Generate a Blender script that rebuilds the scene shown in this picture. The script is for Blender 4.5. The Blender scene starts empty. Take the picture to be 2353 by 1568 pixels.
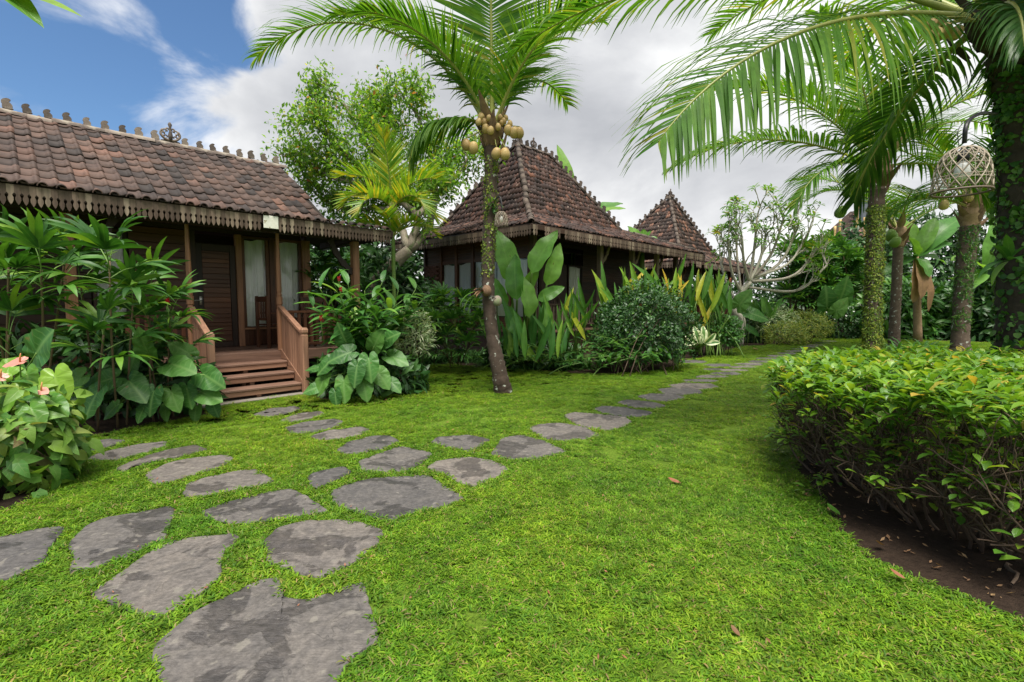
import bpy, bmesh, math, random
import numpy as np
from mathutils import Vector, Matrix

random.seed(7)
RNG = np.random.default_rng(11)
sc = bpy.context.scene
COL = sc.collection
PI = math.pi
R = math.radians

# ------------------------------------------------------------------ camera
CAM_H = 1.45
PITCH = math.atan(84 / 1111.1)
cd = bpy.data.cameras.new('camera')
cd.lens = 17.0
cd.sensor_width = 36.0
cd.clip_start = 0.05
cd.clip_end = 3000
cam = bpy.data.objects.new('camera', cd)
COL.objects.link(cam)
cam.location = (0, 0, CAM_H)
cam.rotation_euler = (PI / 2 - PITCH, 0, 0)
sc.camera = cam

# ------------------------------------------------------------------ sky, sun, exposure
SUN_EL, SUN_AZ = R(68), R(178)          # azimuth from +Y towards +X
world = bpy.data.worlds.new('World')
sc.world = world
world.use_nodes = True
nt = world.node_tree
nt.nodes.clear()


def N(tree, kind, **kw):
    n = tree.nodes.new(kind)
    for k, val in kw.items():
        if k.startswith('i_'):
            key = k[2:]
            key = int(key) if key.isdigit() else key.replace('_', ' ')
            if hasattr(val, 'is_linked') or isinstance(val, bpy.types.NodeSocket):
                tree.links.new(val, n.inputs[key])
            else:
                n.inputs[key].default_value = val
        else:
            setattr(n, k, val)
    return n


def math_n(tree, op, a, b=0.5, c=None, clamp=False):
    n = tree.nodes.new('ShaderNodeMath')
    n.operation = op
    n.use_clamp = clamp
    for i, s in enumerate((a, b, c)):
        if s is None:
            continue
        if isinstance(s, bpy.types.NodeSocket):
            tree.links.new(s, n.inputs[i])
        else:
            n.inputs[i].default_value = s
    return n.outputs[0]


def mix_n(tree, fac, a, b, blend='MIX'):
    n = tree.nodes.new('ShaderNodeMix')
    n.data_type = 'RGBA'
    n.blend_type = blend
    n.clamp_factor = True
    for idx, s in ((0, fac), (6, a), (7, b)):
        if isinstance(s, bpy.types.NodeSocket):
            tree.links.new(s, n.inputs[idx])
        elif idx == 0:
            n.inputs[idx].default_value = s
        else:
            n.inputs[idx].default_value = (*s, 1) if len(s) == 3 else s
    return n.outputs[2]


def ramp_n(tree, fac, stops, interp='LINEAR'):
    n = tree.nodes.new('ShaderNodeValToRGB')
    cr = n.color_ramp
    cr.interpolation = interp
    while len(cr.elements) > len(stops):
        cr.elements.remove(cr.elements[-1])
    while len(cr.elements) < len(stops):
        cr.elements.new(0.5)
    for e, (p, c) in zip(cr.elements, stops):
        e.position = p
        e.color = (*c, 1) if len(c) == 3 else c
    tree.links.new(fac, n.inputs[0])
    return n.outputs[0]


tc = nt.nodes.new('ShaderNodeTexCoord')
dirv = tc.outputs['Generated']
sky = nt.nodes.new('ShaderNodeTexSky')
sky.sky_type = 'NISHITA'
sky.sun_disc = False
sky.sun_elevation = SUN_EL
sky.sun_rotation = SUN_AZ
sky.air_density = 1.0
sky.dust_density = 0.6
sky.ozone_density = 2.0
sep = N(nt, 'ShaderNodeSeparateXYZ', i_0=dirv)
mp = N(nt, 'ShaderNodeMapping', i_0=dirv)
mp.inputs['Location'].default_value = (1.75, 0.62, 0.1)
mp.inputs['Scale'].default_value = (1.0, 1.0, 1.7)
n1 = N(nt, 'ShaderNodeTexNoise', i_Vector=mp.outputs[0], i_Scale=3.4, i_Detail=10.0, i_Roughness=0.55, i_Distortion=0.35)
n2 = N(nt, 'ShaderNodeTexNoise', i_Vector=mp.outputs[0], i_Scale=2.3, i_Detail=7.0, i_Roughness=0.52, i_Distortion=0.3)
cover = N(nt, 'ShaderNodeMapRange', i_0=sep.outputs[0], i_1=-0.50, i_2=-0.33, i_3=-0.005, i_4=0.38)
cover.interpolation_type = 'SMOOTHSTEP'
low = N(nt, 'ShaderNodeMapRange', i_0=sep.outputs[2], i_1=0.12, i_2=0.40, i_3=0.10, i_4=-0.04)
dens = math_n(nt, 'ADD', math_n(nt, 'SUBTRACT', n1.outputs[0], 0.50), math_n(nt, 'ADD', cover.outputs[0], low.outputs[0]))
mask = N(nt, 'ShaderNodeMapRange', i_0=dens, i_1=-0.03, i_2=0.14, i_3=0.0, i_4=1.0)
mask.interpolation_type = 'SMOOTHSTEP'
shade = math_n(nt, 'ADD', math_n(nt, 'MULTIPLY', dens, 0.85), math_n(nt, 'MULTIPLY', math_n(nt, 'SUBTRACT', n2.outputs[0], 0.495), 2.7))
lowb = N(nt, 'ShaderNodeMapRange', i_0=sep.outputs[2], i_1=0.03, i_2=0.33, i_3=-0.34, i_4=0.0)
shade = math_n(nt, 'ADD', shade, lowb.outputs[0])
ccol = ramp_n(nt, shade, [(0.0, (7.0, 7.0, 7.0)), (0.20, (5.9, 5.95, 6.0)), (0.47, (4.5, 4.58, 4.74)), (0.88, (3.3, 3.4, 3.62))])
skyc = mix_n(nt, 1.0, sky.outputs[0], (0.62, 0.78, 0.90), 'MULTIPLY')
wcol = mix_n(nt, mask.outputs[0], skyc, ccol)
bg = N(nt, 'ShaderNodeBackground', i_0=wcol, i_1=0.1)
wo = nt.nodes.new('ShaderNodeOutputWorld')
nt.links.new(bg.outputs[0], wo.inputs[0])

sd = bpy.data.lights.new('sun', 'SUN')
sd.energy = 5.0
sd.angle = R(32)
sd.color = (1.0, 0.95, 0.86)
sun = bpy.data.objects.new('sun', sd)
COL.objects.link(sun)
sdir = Vector((math.sin(SUN_AZ) * math.cos(SUN_EL), math.cos(SUN_AZ) * math.cos(SUN_EL), math.sin(SUN_EL)))
sun.rotation_euler = (-sdir).to_track_quat('-Z', 'Y').to_euler()
sun.location = sdir * 40

sc.view_settings.view_transform = 'Standard'
sc.view_settings.look = 'None'
sc.view_settings.gamma = 1
sc.view_settings.use_curve_mapping = False
sc.view_settings.exposure = 0.72
sc.render.engine = 'CYCLES'
cy = sc.cycles
cy.use_denoising = True
try:
    cy.denoiser = 'OPENIMAGEDENOISE'
    cy.denoising_input_passes = 'RGB_ALBEDO_NORMAL'
    cy.denoising_prefilter = 'ACCURATE'
except Exception:
    pass
cy.max_bounces = 6
cy.diffuse_bounces = 3
cy.glossy_bounces = 3
cy.transmission_bounces = 5
cy.transparent_max_bounces = 6
cy.sample_clamp_indirect = 6
cy.use_adaptive_sampling = False
sc.render.film_transparent = False

# ------------------------------------------------------------------ placing helpers: a sight line of the photograph met with the ground or a distance
_f = 1111.1
_F = np.array([0, math.cos(PITCH), -math.sin(PITCH)])
_U = np.array([0, math.sin(PITCH), math.cos(PITCH)])


def _ray(px, py):
    return _F + np.array([(px - 1176.5) / _f, 0, 0]) + (784 - py) / _f * _U


def G(px, py, z=0.0):
    d = _ray(px, py)
    p = np.array([0, 0, CAM_H]) + d * ((z - CAM_H) / d[2])
    return Vector(p)


def P(px, py, Y):
    d = _ray(px, py)
    return Vector(np.array([0, 0, CAM_H]) + d * (Y / d[1]))


# ------------------------------------------------------------------ object helpers
def link(o, parent=None):
    COL.objects.link(o)
    if parent is not None:
        o.parent = parent
    return o


def tag(o, label=None, cat=None, group=None, kind=None):
    if label:
        o['label'] = label
    if cat:
        o['category'] = cat
    if group:
        o['group'] = group
    if kind:
        o['kind'] = kind
    return o


def empty(name, loc=(0, 0, 0), rz=0.0, parent=None):
    o = bpy.data.objects.new(name, None)
    o.empty_display_size = 0.2
    link(o, parent)
    o.location = loc
    o.rotation_euler = (0, 0, rz)
    return o


def thing(name, label, cat, loc=(0, 0, 0), rz=0.0, group=None):
    return tag(empty(name, loc, rz), label, cat, group)


def obj(name, mesh, parent=None, loc=None, mat4=None, kind=None, label=None):
    o = bpy.data.objects.new(name, mesh)
    link(o, parent)
    if mat4 is not None:
        o.matrix_local = mat4
    elif loc is not None:
        o.location = loc
    if kind:
        o['kind'] = kind
    if label:
        o['label'] = label
    return o


class MB:
    """collects vertices, faces and leaf/wood coordinates; build() makes one mesh"""

    def __init__(self):
        self.v, self.f, self.uv, self.m = [], [], [], []
        self.n = 0

    def add(self, v, f, uv=None, mi=0):
        v = np.asarray(v, float).reshape(-1, 3)
        self.v.append(v)
        if uv is None:
            uv = np.zeros((len(v), 2))
        self.uv.append(np.asarray(uv, float))
        n = self.n
        for q in f:
            self.f.append([i + n for i in q])
            self.m.append(mi)
        self.n += len(v)
        return self

    def addm(self, tm, M, T, mi=0):
        v, f, uv = tm
        return self.add(v @ np.asarray(M).T + np.asarray(T), f, uv, mi)

    def mesh(self, name, mats, smooth=True):
        return make_mesh(name, np.concatenate(self.v), self.f, np.concatenate(self.uv), mats, self.m, smooth)


def make_mesh(name, V, Fc, UV=None, mats=(), mi=None, smooth=True):
    me = bpy.data.meshes.new(name)
    V = np.asarray(V, np.float32)
    lens = np.fromiter((len(q) for q in Fc), np.int32, len(Fc)) if not isinstance(Fc, np.ndarray) else np.full(len(Fc), Fc.shape[1], np.int32)
    flat = Fc.ravel().astype(np.int32) if isinstance(Fc, np.ndarray) else np.fromiter((i for q in Fc for i in q), np.int32, int(lens.sum()))
    me.vertices.add(len(V))
    me.vertices.foreach_set('co', V.ravel())
    if len(lens) == 0:
        me.update()
        return me
    me.loops.add(len(flat))
    me.loops.foreach_set('vertex_index', flat)
    me.polygons.add(len(lens))
    st = np.concatenate(([0], np.cumsum(lens)[:-1])).astype(np.int32)
    me.polygons.foreach_set('loop_start', st)
    me.polygons.foreach_set('loop_total', lens)
    if mi is not None and len(set(mi)) > 1:
        me.polygons.foreach_set('material_index', np.asarray(mi, np.int32))
    me.polygons.foreach_set('use_smooth', np.full(len(lens), smooth, bool))
    if UV is not None:
        l = me.uv_layers.new(name='UVMap')
        l.data.foreach_set('uv', np.asarray(UV, np.float32)[flat].ravel())
    for m in (mats if isinstance(mats, (list, tuple)) else [mats]):
        me.materials.append(m)
    me.update(calc_edges=True)
    return me


def mass_mesh(name, tm, Ms, Ts, mats):
    """many copies of one small shape in one mesh (stuff)"""
    v, f, uv = tm
    Ms, Ts = np.asarray(Ms), np.asarray(Ts)
    n, k = len(Ts), len(v)
    V = np.einsum('nij,kj->nki', Ms, v) + Ts[:, None, :]
    F = []
    quads = [q for q in f if len(q) == 4]
    tris = [q for q in f if len(q) == 3]
    off = (np.arange(n) * k)[:, None, None]
    parts = []
    if quads:
        parts.append((np.asarray(quads)[None] + off).reshape(-1, 4))
    if tris:
        parts.append((np.asarray(tris)[None] + off).reshape(-1, 3))
    if len(parts) == 1:
        F = parts[0]
    else:
        F = [list(q) for p in parts for q in p]
    return make_mesh(name, V.reshape(-1, 3), F, np.tile(uv, (n, 1)), mats)


def frames(d, up, scale=1.0):
    """rotation matrices whose Y column is d and Z column is near up"""
    d = np.asarray(d, float)
    d = d / np.linalg.norm(d, axis=1, keepdims=True)
    up = np.broadcast_to(np.asarray(up, float), d.shape)
    x = np.cross(d, up)
    ln = np.linalg.norm(x, axis=1, keepdims=True)
    x = np.where(ln > 1e-4, x / np.maximum(ln, 1e-6), np.array([1.0, 0, 0]))
    z = np.cross(x, d)
    M = np.stack([x, d, z], axis=2)
    return M * np.asarray(scale, float).reshape(-1, 1, 1)


def frame1(d, up=(0, 0, 1), s=1.0):
    return frames([d], [up], s)[0]


def mat4(M, T):
    m = np.eye(4)
    m[:3, :3] = M
    m[:3, 3] = T
    return Matrix(m.tolist())


def norm(a):
    a = np.asarray(a, float)
    return a / (np.linalg.norm(a) + 1e-9)


def tube(pts, rad, seg=8, cap=True, twist=0.0):
    pts = np.asarray([tuple(p) for p in pts], float)
    n = len(pts)
    rad = np.broadcast_to(np.asarray(rad, float), (n,))
    tan = np.gradient(pts, axis=0)
    tan /= np.linalg.norm(tan, axis=1, keepdims=True) + 1e-9
    ref = np.array([1.0, 0, 0]) if abs(tan[0][0]) < 0.8 else np.array([0, 1.0, 0])
    V, UV = [], []
    for i in range(n):
        x = ref - tan[i] * (ref @ tan[i])
        x /= np.linalg.norm(x) + 1e-9
        ref = x
        y = np.cross(tan[i], x)
        a = np.arange(seg) * 2 * PI / seg + twist
        V.append(pts[i] + rad[i] * (np.cos(a)[:, None] * x + np.sin(a)[:, None] * y))
        UV.append(np.stack([np.arange(seg) / seg, np.full(seg, i / max(1, n - 1))], 1))
    F = []
    for i in range(n - 1):
        for j in range(seg):
            k = (j + 1) % seg
            F.append((i * seg + j, i * seg + k, (i + 1) * seg + k, (i + 1) * seg + j))
    if cap:
        F.append(tuple(range(seg - 1, -1, -1)))
        F.append(tuple((n - 1) * seg + j for j in range(seg)))
    return np.concatenate(V), F, np.concatenate(UV)


def spline(ctrl, n=16):
    """smooth curve through control points (Catmull-Rom)"""
    c = np.asarray([tuple(p) for p in ctrl], float)
    c = np.vstack([2 * c[0] - c[1], c, 2 * c[-1] - c[-2]])
    out = []
    m = len(c) - 3
    for t in np.linspace(0, m - 1e-6, n):
        i = int(t)
        s = t - i
        p0, p1, p2, p3 = c[i:i + 4]
        out.append(0.5 * ((2 * p1) + (-p0 + p2) * s + (2 * p0 - 5 * p1 + 4 * p2 - p3) * s * s + (-p0 + 3 * p1 - 3 * p2 + p3) * s ** 3))
    return np.array(out)


_boxcache = {}


def box_geo(x0, x1, y0, y1, z0, z1, b=0.004):
    """box with chamfered edges"""
    b = min(b, 0.3 * min(x1 - x0, y1 - y0, z1 - z0))
    key = 'box'
    if key not in _boxcache:
        bm = bmesh.new()
        bmesh.ops.create_cube(bm, size=2)
        bmesh.ops.bevel(bm, geom=bm.edges[:], offset=0.5, segments=1, affect='EDGES')
        bm.verts.ensure_lookup_table()
        _boxcache[key] = (np.array([v.co[:] for v in bm.verts]), [tuple(v.index for v in f.verts) for f in bm.faces])
        bm.free()
    v, f = _boxcache[key]
    c = np.array([(x0 + x1) / 2, (y0 + y1) / 2, (z0 + z1) / 2])
    h = np.array([(x1 - x0) / 2, (y1 - y0) / 2, (z1 - z0) / 2])
    sg = np.sign(v)
    inner = np.abs(v) < 0.75
    w = sg * np.where(inner, h - b, h)
    return c + w, f, np.zeros((len(v), 2))


def box(name, parent, x0, x1, y0, y1, z0, z1, mats, b=0.004, label=None):
    m = mats
    if isinstance(mats, dict):
        d = (x1 - x0, y1 - y0, z1 - z0)
        m = mats[d.index(max(d))]
    v, f, uv = box_geo(min(x0, x1), max(x0, x1), min(y0, y1), max(y0, y1), min(z0, z1), max(z0, z1), b)
    return obj(name, make_mesh(name, v, f, uv, m, smooth=False), parent, label=label)


def beam_geo(p0, p1, w, h, up=(0, 0, 1), b=0.004):
    p0, p1 = np.asarray(p0, float), np.asarray(p1, float)
    L = np.linalg.norm(p1 - p0)
    v, f, uv = box_geo(-w / 2, w / 2, 0, L, -h / 2, h / 2, b)
    return v @ frame1(p1 - p0, up).T + p0, f, uv


def beam(name, parent, p0, p1, w, h, mats, up=(0, 0, 1), b=0.004):
    m = mats
    if isinstance(mats, dict):
        d = [abs(a - c) for a, c in zip(p0, p1)]
        m = mats[d.index(max(d))]
    v, f, uv = beam_geo(p0, p1, w, h, up, b)
    return obj(name, make_mesh(name, v, f, uv, m, smooth=False), parent)


def extrude2d(pts, th):
    """outline in XZ, thickness along Y"""
    n = len(pts)
    v = [(x, 0, z) for x, z in pts] + [(x, th, z) for x, z in pts]
    f = [tuple(range(n)), tuple(range(2 * n - 1, n - 1, -1))]
    f += [(i, i + n, (i + 1) % n + n, (i + 1) % n) for i in range(n)]
    return np.array(v, float), f, np.zeros((2 * n, 2))


def inside(pts, poly):
    """points (n,2) in polygon"""
    x, y = pts[:, 0], pts[:, 1]
    r = np.zeros(len(pts), bool)
    p = np.asarray(poly)
    for (x1, y1), (x2, y2) in zip(p, np.roll(p, -1, 0)):
        c = ((y1 > y) != (y2 > y)) & (x < (x2 - x1) * (y - y1) / (y2 - y1 + 1e-12) + x1)
        r ^= c
    return r


def poly_dist(pts, poly):
    p = np.asarray(poly)
    best = np.full(len(pts), 1e9)
    for a, b in zip(p, np.roll(p, -1, 0)):
        ab = b - a
        t = np.clip(((pts - a) @ ab) / (ab @ ab + 1e-12), 0, 1)
        best = np.minimum(best, np.linalg.norm(pts - a - t[:, None] * ab, axis=1))
    return best


# ------------------------------------------------------------------ materials
def newmat(name):
    m = bpy.data.materials.new(name)
    m.use_nodes = True
    t = m.node_tree
    t.nodes.clear()
    out = t.nodes.new('ShaderNodeOutputMaterial')
    return m, t, out


def rnd(t):
    oi = t.nodes.new('ShaderNodeObjectInfo')
    ge = t.nodes.new('ShaderNodeNewGeometry')
    return math_n(t, 'FRACT', math_n(t, 'ADD', oi.outputs['Random'], math_n(t, 'MULTIPLY', ge.outputs['Random Per Island'], 7.13)))


def leafmat(name, stops, rough=0.42, trans=0.3, vein=0.25, veins=14.0, veincol=(0.16, 0.26, 0.08), spec=0.4, edge=None, spots=None, patch=None):
    """leaf: colour per leaf, pale midrib and side veins from the leaf's own coordinates, light through the blade"""
    m, t, out = newmat(name)
    r = rnd(t)
    col = ramp_n(t, r, stops)
    tcn = t.nodes.new('ShaderNodeTexCoord')
    uv = N(t, 'ShaderNodeSeparateXYZ', i_0=tcn.outputs['UV'])
    ax = math_n(t, 'ABSOLUTE', math_n(t, 'SUBTRACT', uv.outputs[0], 0.5))
    mid = N(t, 'ShaderNodeMapRange', i_0=ax, i_1=0.0, i_2=0.045, i_3=1.0, i_4=0.0)
    ph = math_n(t, 'MULTIPLY', math_n(t, 'SUBTRACT', uv.outputs[1], math_n(t, 'MULTIPLY', ax, 0.45)), veins * 2 * PI)
    lat = N(t, 'ShaderNodeMapRange', i_0=math_n(t, 'SINE', ph), i_1=0.75, i_2=1.0, i_3=0.0, i_4=0.55)
    vm = math_n(t, 'MAXIMUM', mid.outputs[0], lat.outputs[0])
    nz = N(t, 'ShaderNodeTexNoise', i_Vector=tcn.outputs['Object'], i_Scale=9.0, i_Detail=3.0)
    col = mix_n(t, 0.35, col, ramp_n(t, nz.outputs[0], [(0.3, (0.45, 0.45, 0.45)), (0.7, (1.5, 1.5, 1.4))]), 'MULTIPLY')
    col = mix_n(t, math_n(t, 'MULTIPLY', vm, vein), col, veincol)
    if edge:
        em = N(t, 'ShaderNodeMapRange', i_0=math_n(t, 'ADD', ax, math_n(t, 'MULTIPLY', nz.outputs[0], 0.15)), i_1=edge[0], i_2=edge[0] + 0.06, i_3=0.0, i_4=1.0)
        col = mix_n(t, em.outputs[0], col, edge[1])
    if patch:
        gp = t.nodes.new('ShaderNodeNewGeometry')
        for sc_p, lo, hi in patch:
            pn_ = N(t, 'ShaderNodeTexNoise', i_Vector=gp.outputs['Position'], i_Scale=sc_p, i_Detail=3.0)
            col = mix_n(t, 1.0, col, ramp_n(t, pn_.outputs[0], [(0.34, lo), (0.66, hi)]), 'MULTIPLY')
    if spots:
        n2 = N(t, 'ShaderNodeTexNoise', i_Vector=tcn.outputs['Object'], i_Scale=spots[0], i_Detail=2.0)
        sm = N(t, 'ShaderNodeMapRange', i_0=n2.outputs[0], i_1=spots[1], i_2=spots[1] + 0.05, i_3=0.0, i_4=0.8)
        col = mix_n(t, sm.outputs[0], col, spots[2])
    bs = N(t, 'ShaderNodeBsdfPrincipled', i_Base_Color=col, i_Roughness=rough, i_Specular_IOR_Level=spec)
    bp = N(t, 'ShaderNodeBump', i_Strength=0.35, i_Distance=0.004, i_Height=math_n(t, 'MULTIPLY', vm, -1.0))
    t.links.new(bp.outputs[0], bs.inputs['Normal'])
    tl = N(t, 'ShaderNodeBsdfTranslucent', i_0=mix_n(t, 1.0, col, (1.5, 1.45, 0.6), 'MULTIPLY'))
    mx = N(t, 'ShaderNodeMixShader', i_0=trans, i_1=bs.outputs[0], i_2=tl.outputs[0])
    t.links.new(mx.outputs[0], out.inputs[0])
    return m


def woodmat(name, axis, stops, rough=0.55, scale=1.0, weather=0.0, spec=0.35):
    m, t, out = newmat(name)
    tcn = t.nodes.new('ShaderNodeTexCoord')
    r = rnd(t)
    s = [22.0, 22.0, 22.0]
    s[axis] = 1.3
    mp = N(t, 'ShaderNodeMapping', i_0=tcn.outputs['Object'])
    mp.inputs['Scale'].default_value = [k * scale for k in s]
    cb = N(t, 'ShaderNodeCombineXYZ', i_0=math_n(t, 'MULTIPLY', r, 31.0), i_1=math_n(t, 'MULTIPLY', r, 17.0), i_2=math_n(t, 'MULTIPLY', r, 23.0))
    t.links.new(cb.outputs[0], mp.inputs['Location'])
    g = N(t, 'ShaderNodeTexNoise', i_Vector=mp.outputs[0], i_Scale=1.0, i_Detail=6.0, i_Roughness=0.62, i_Distortion=0.6)
    base = ramp_n(t, r, stops)
    col = mix_n(t, 0.75, base, ramp_n(t, g.outputs[0], [(0.28, (0.35, 0.32, 0.3)), (0.5, (0.95, 0.95, 0.95)), (0.72, (1.45, 1.4, 1.35))]), 'MULTIPLY')
    if weather:
        w = N(t, 'ShaderNodeTexNoise', i_Vector=tcn.outputs['Object'], i_Scale=5.0, i_Detail=5.0)
        wm = N(t, 'ShaderNodeMapRange', i_0=w.outputs[0], i_1=0.42, i_2=0.68, i_3=0.0, i_4=weather)
        col = mix_n(t, wm.outputs[0], col, (0.30, 0.25, 0.19))
    bs = N(t, 'ShaderNodeBsdfPrincipled', i_Base_Color=col, i_Roughness=rough, i_Specular_IOR_Level=spec)
    bp = N(t, 'ShaderNodeBump', i_Strength=0.5, i_Distance=0.004, i_Height=g.outputs[0])
    t.links.new(bp.outputs[0], bs.inputs['Normal'])
    t.links.new(bs.outputs[0], out.inputs[0])
    return m


def woodset(name, stops, **kw):
    return {a: woodmat(name + '_' + 'xyz'[a], a, stops, **kw) for a in range(3)}


def plainmat(name, stops, rough=0.6, scale=8.0, bump=0.3, bscale=30.0, spec=0.4, dist=0.01, metal=0.0, extra=None, trans=0.0):
    """noise-mottled surface with per-object variation"""
    m, t, out = newmat(name)
    tcn = t.nodes.new('ShaderNodeTexCoord')
    r = rnd(t)
    n1_ = N(t, 'ShaderNodeTexNoise', i_Vector=tcn.outputs['Object'], i_Scale=scale, i_Detail=6.0, i_Roughness=0.6)
    fac = math_n(t, 'ADD', math_n(t, 'MULTIPLY', r, 0.45), math_n(t, 'MULTIPLY', n1_.outputs[0], 0.55))
    col = ramp_n(t, fac, stops)
    if extra:
        n2_ = N(t, 'ShaderNodeTexNoise', i_Vector=tcn.outputs['Object'], i_Scale=extra[0], i_Detail=5.0)
        em = N(t, 'ShaderNodeMapRange', i_0=n2_.outputs[0], i_1=extra[1], i_2=extra[1] + extra[2], i_3=0.0, i_4=1.0)
        col = mix_n(t, em.outputs[0], col, extra[3])
    nb = N(t, 'ShaderNodeTexNoise', i_Vector=tcn.outputs['Object'], i_Scale=bscale, i_Detail=7.0, i_Roughness=0.65)
    bs = N(t, 'ShaderNodeBsdfPrincipled', i_Base_Color=col, i_Roughness=rough, i_Specular_IOR_Level=spec, i_Metallic=metal)
    bp = N(t, 'ShaderNodeBump', i_Strength=bump, i_Distance=dist, i_Height=nb.outputs[0])
    t.links.new(bp.outputs[0], bs.inputs['Normal'])
    if trans:
        tl = N(t, 'ShaderNodeBsdfTranslucent', i_0=col)
        mx = N(t, 'ShaderNodeMixShader', i_0=trans, i_1=bs.outputs[0], i_2=tl.outputs[0])
        t.links.new(mx.outputs[0], out.inputs[0])
    else:
        t.links.new(bs.outputs[0], out.inputs[0])
    return m


def tilemat(name, stops, lichen=0.0):
    m, t, out = newmat(name)
    tcn = t.nodes.new('ShaderNodeTexCoord')
    ge = t.nodes.new('ShaderNodeNewGeometry')
    r = rnd(t)
    col = ramp_n(t, r, stops)
    n1_ = N(t, 'ShaderNodeTexNoise', i_Vector=ge.outputs['Position'], i_Scale=7.0, i_Detail=7.0, i_Roughness=0.65)
    col = mix_n(t, 0.8, col, ramp_n(t, n1_.outputs[0], [(0.32, (0.45, 0.45, 0.5)), (0.5, (1, 1, 1)), (0.7, (1.35, 1.25, 1.2))]), 'MULTIPLY')
    n3 = N(t, 'ShaderNodeTexNoise', i_Vector=ge.outputs['Position'], i_Scale=1.3, i_Detail=3.0)
    col = mix_n(t, 0.55, col, ramp_n(t, n3.outputs[0], [(0.35, (0.55, 0.55, 0.58)), (0.65, (1.25, 1.2, 1.15))]), 'MULTIPLY')
    if lichen:
        n2_ = N(t, 'ShaderNodeTexNoise', i_Vector=ge.outputs['Position'], i_Scale=9.0, i_Detail=4.0)
        lm = N(t, 'ShaderNodeMapRange', i_0=n2_.outputs[0], i_1=0.64, i_2=0.70, i_3=0.0, i_4=lichen)
        col = mix_n(t, lm.outputs[0], col, (0.36, 0.28, 0.22))
    nb = N(t, 'ShaderNodeTexNoise', i_Vector=ge.outputs['Position'], i_Scale=60.0, i_Detail=5.0)
    bs = N(t, 'ShaderNodeBsdfPrincipled', i_Base_Color=col, i_Roughness=0.72, i_Specular_IOR_Level=0.25)
    bp = N(t, 'ShaderNodeBump', i_Strength=0.4, i_Distance=0.004, i_Height=nb.outputs[0])
    t.links.new(bp.outputs[0], bs.inputs['Normal'])
    t.links.new(bs.outputs[0], out.inputs[0])
    return m
# ================================================================== GROUND
def lawn_mat():
    m, t, out = newmat('lawn_soil')
    ge = t.nodes.new('ShaderNodeNewGeometry')
    a = N(t, 'ShaderNodeTexNoise', i_Vector=ge.outputs['Position'], i_Scale=1.1, i_Detail=6.0)
    b = N(t, 'ShaderNodeTexNoise', i_Vector=ge.outputs['Position'], i_Scale=45.0, i_Detail=5.0, i_Roughness=0.7)
    col = ramp_n(t, b.outputs[0], [(0.3, (0.040, 0.070, 0.008)), (0.5, (0.085, 0.15, 0.014)), (0.72, (0.15, 0.22, 0.03))])
    col = mix_n(t, 0.5, col, ramp_n(t, a.outputs[0], [(0.35, (0.6, 0.6, 0.6)), (0.65, (1.4, 1.3, 1.2))]), 'MULTIPLY')
    bs = N(t, 'ShaderNodeBsdfPrincipled', i_Base_Color=col, i_Roughness=0.9, i_Specular_IOR_Level=0.1)
    bp = N(t, 'ShaderNodeBump', i_Strength=0.8, i_Distance=0.03, i_Height=b.outputs[0])
    t.links.new(bp.outputs[0], bs.inputs['Normal'])
    t.links.new(bs.outputs[0], out.inputs[0])
    return m


M_LAWN = lawn_mat()
M_SOIL = plainmat('soil', [(0.25, (0.008, 0.006, 0.004)), (0.5, (0.021, 0.014, 0.010)), (0.75, (0.045, 0.030, 0.021))], rough=0.95, scale=25.0, bump=1.0, bscale=60.0, spec=0.1, dist=0.03)
tag(obj('lawn', make_mesh('lawn', [(-300, -300, 0), (300, -300, 0), (300, 600, 0), (-300, 600, 0)], [(0, 1, 2, 3)], None, M_LAWN)), kind='structure')

HANG = R(46)                       # all three houses share one direction
H1 = Vector((-4.2238, 6.7561, 0))
HU = np.array([math.sin(R(44)), math.cos(R(44)), 0])
HV = np.array([-math.cos(R(44)), math.sin(R(44)), 0])


def h1(s, v, z=0):
    return np.array(H1) + HU * s + HV * v + np.array([0, 0, z])


def g2(*pts):
    return [tuple(G(x, y))[:2] for x, y in pts]


bed_main = g2((-160, 1018), (60, 1015), (190, 1010), (300, 985), (400, 968), (484, 954)) + [tuple(h1(-0.08, 0.12)[:2]), tuple(h1(1.4, 0.10)[:2])] + \
    g2((735, 922), (800, 914), (880, 900), (930, 885), (962, 856), (985, 840), (1040, 838), (1100, 845), (1200, 852), (1300, 859), (1420, 861), (1510, 853), (1560, 838), (1580, 826),
       (1640, 818), (1668, 808), (1700, 797), (1760, 794), (1810, 790), (1850, 779), (1930, 777)) + [(14, 40), (-30, 40), (-30, 6)]
bed_hedge = g2((1858, 1118), (1885, 1160), (1930, 1225), (1995, 1285), (2100, 1335), (2353, 1432), (2700, 1560)) + [(8, 1.2), (8, 6.2), (4.2, 5.4), (2.95, 4.75), (2.45, 4.15)]
bed_near = g2((-150, 1220), (0, 1185), (70, 1150), (150, 1105), (195, 1055), (196, 1030), (100, 1040), (-150, 1040))
bed_back = g2((1960, 777), (2050, 779), (2200, 786), (2400, 792)) + [(40, 18), (40, 42), (14, 42)]
BEDS = [bed_main, bed_hedge, bed_near, bed_back]
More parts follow.
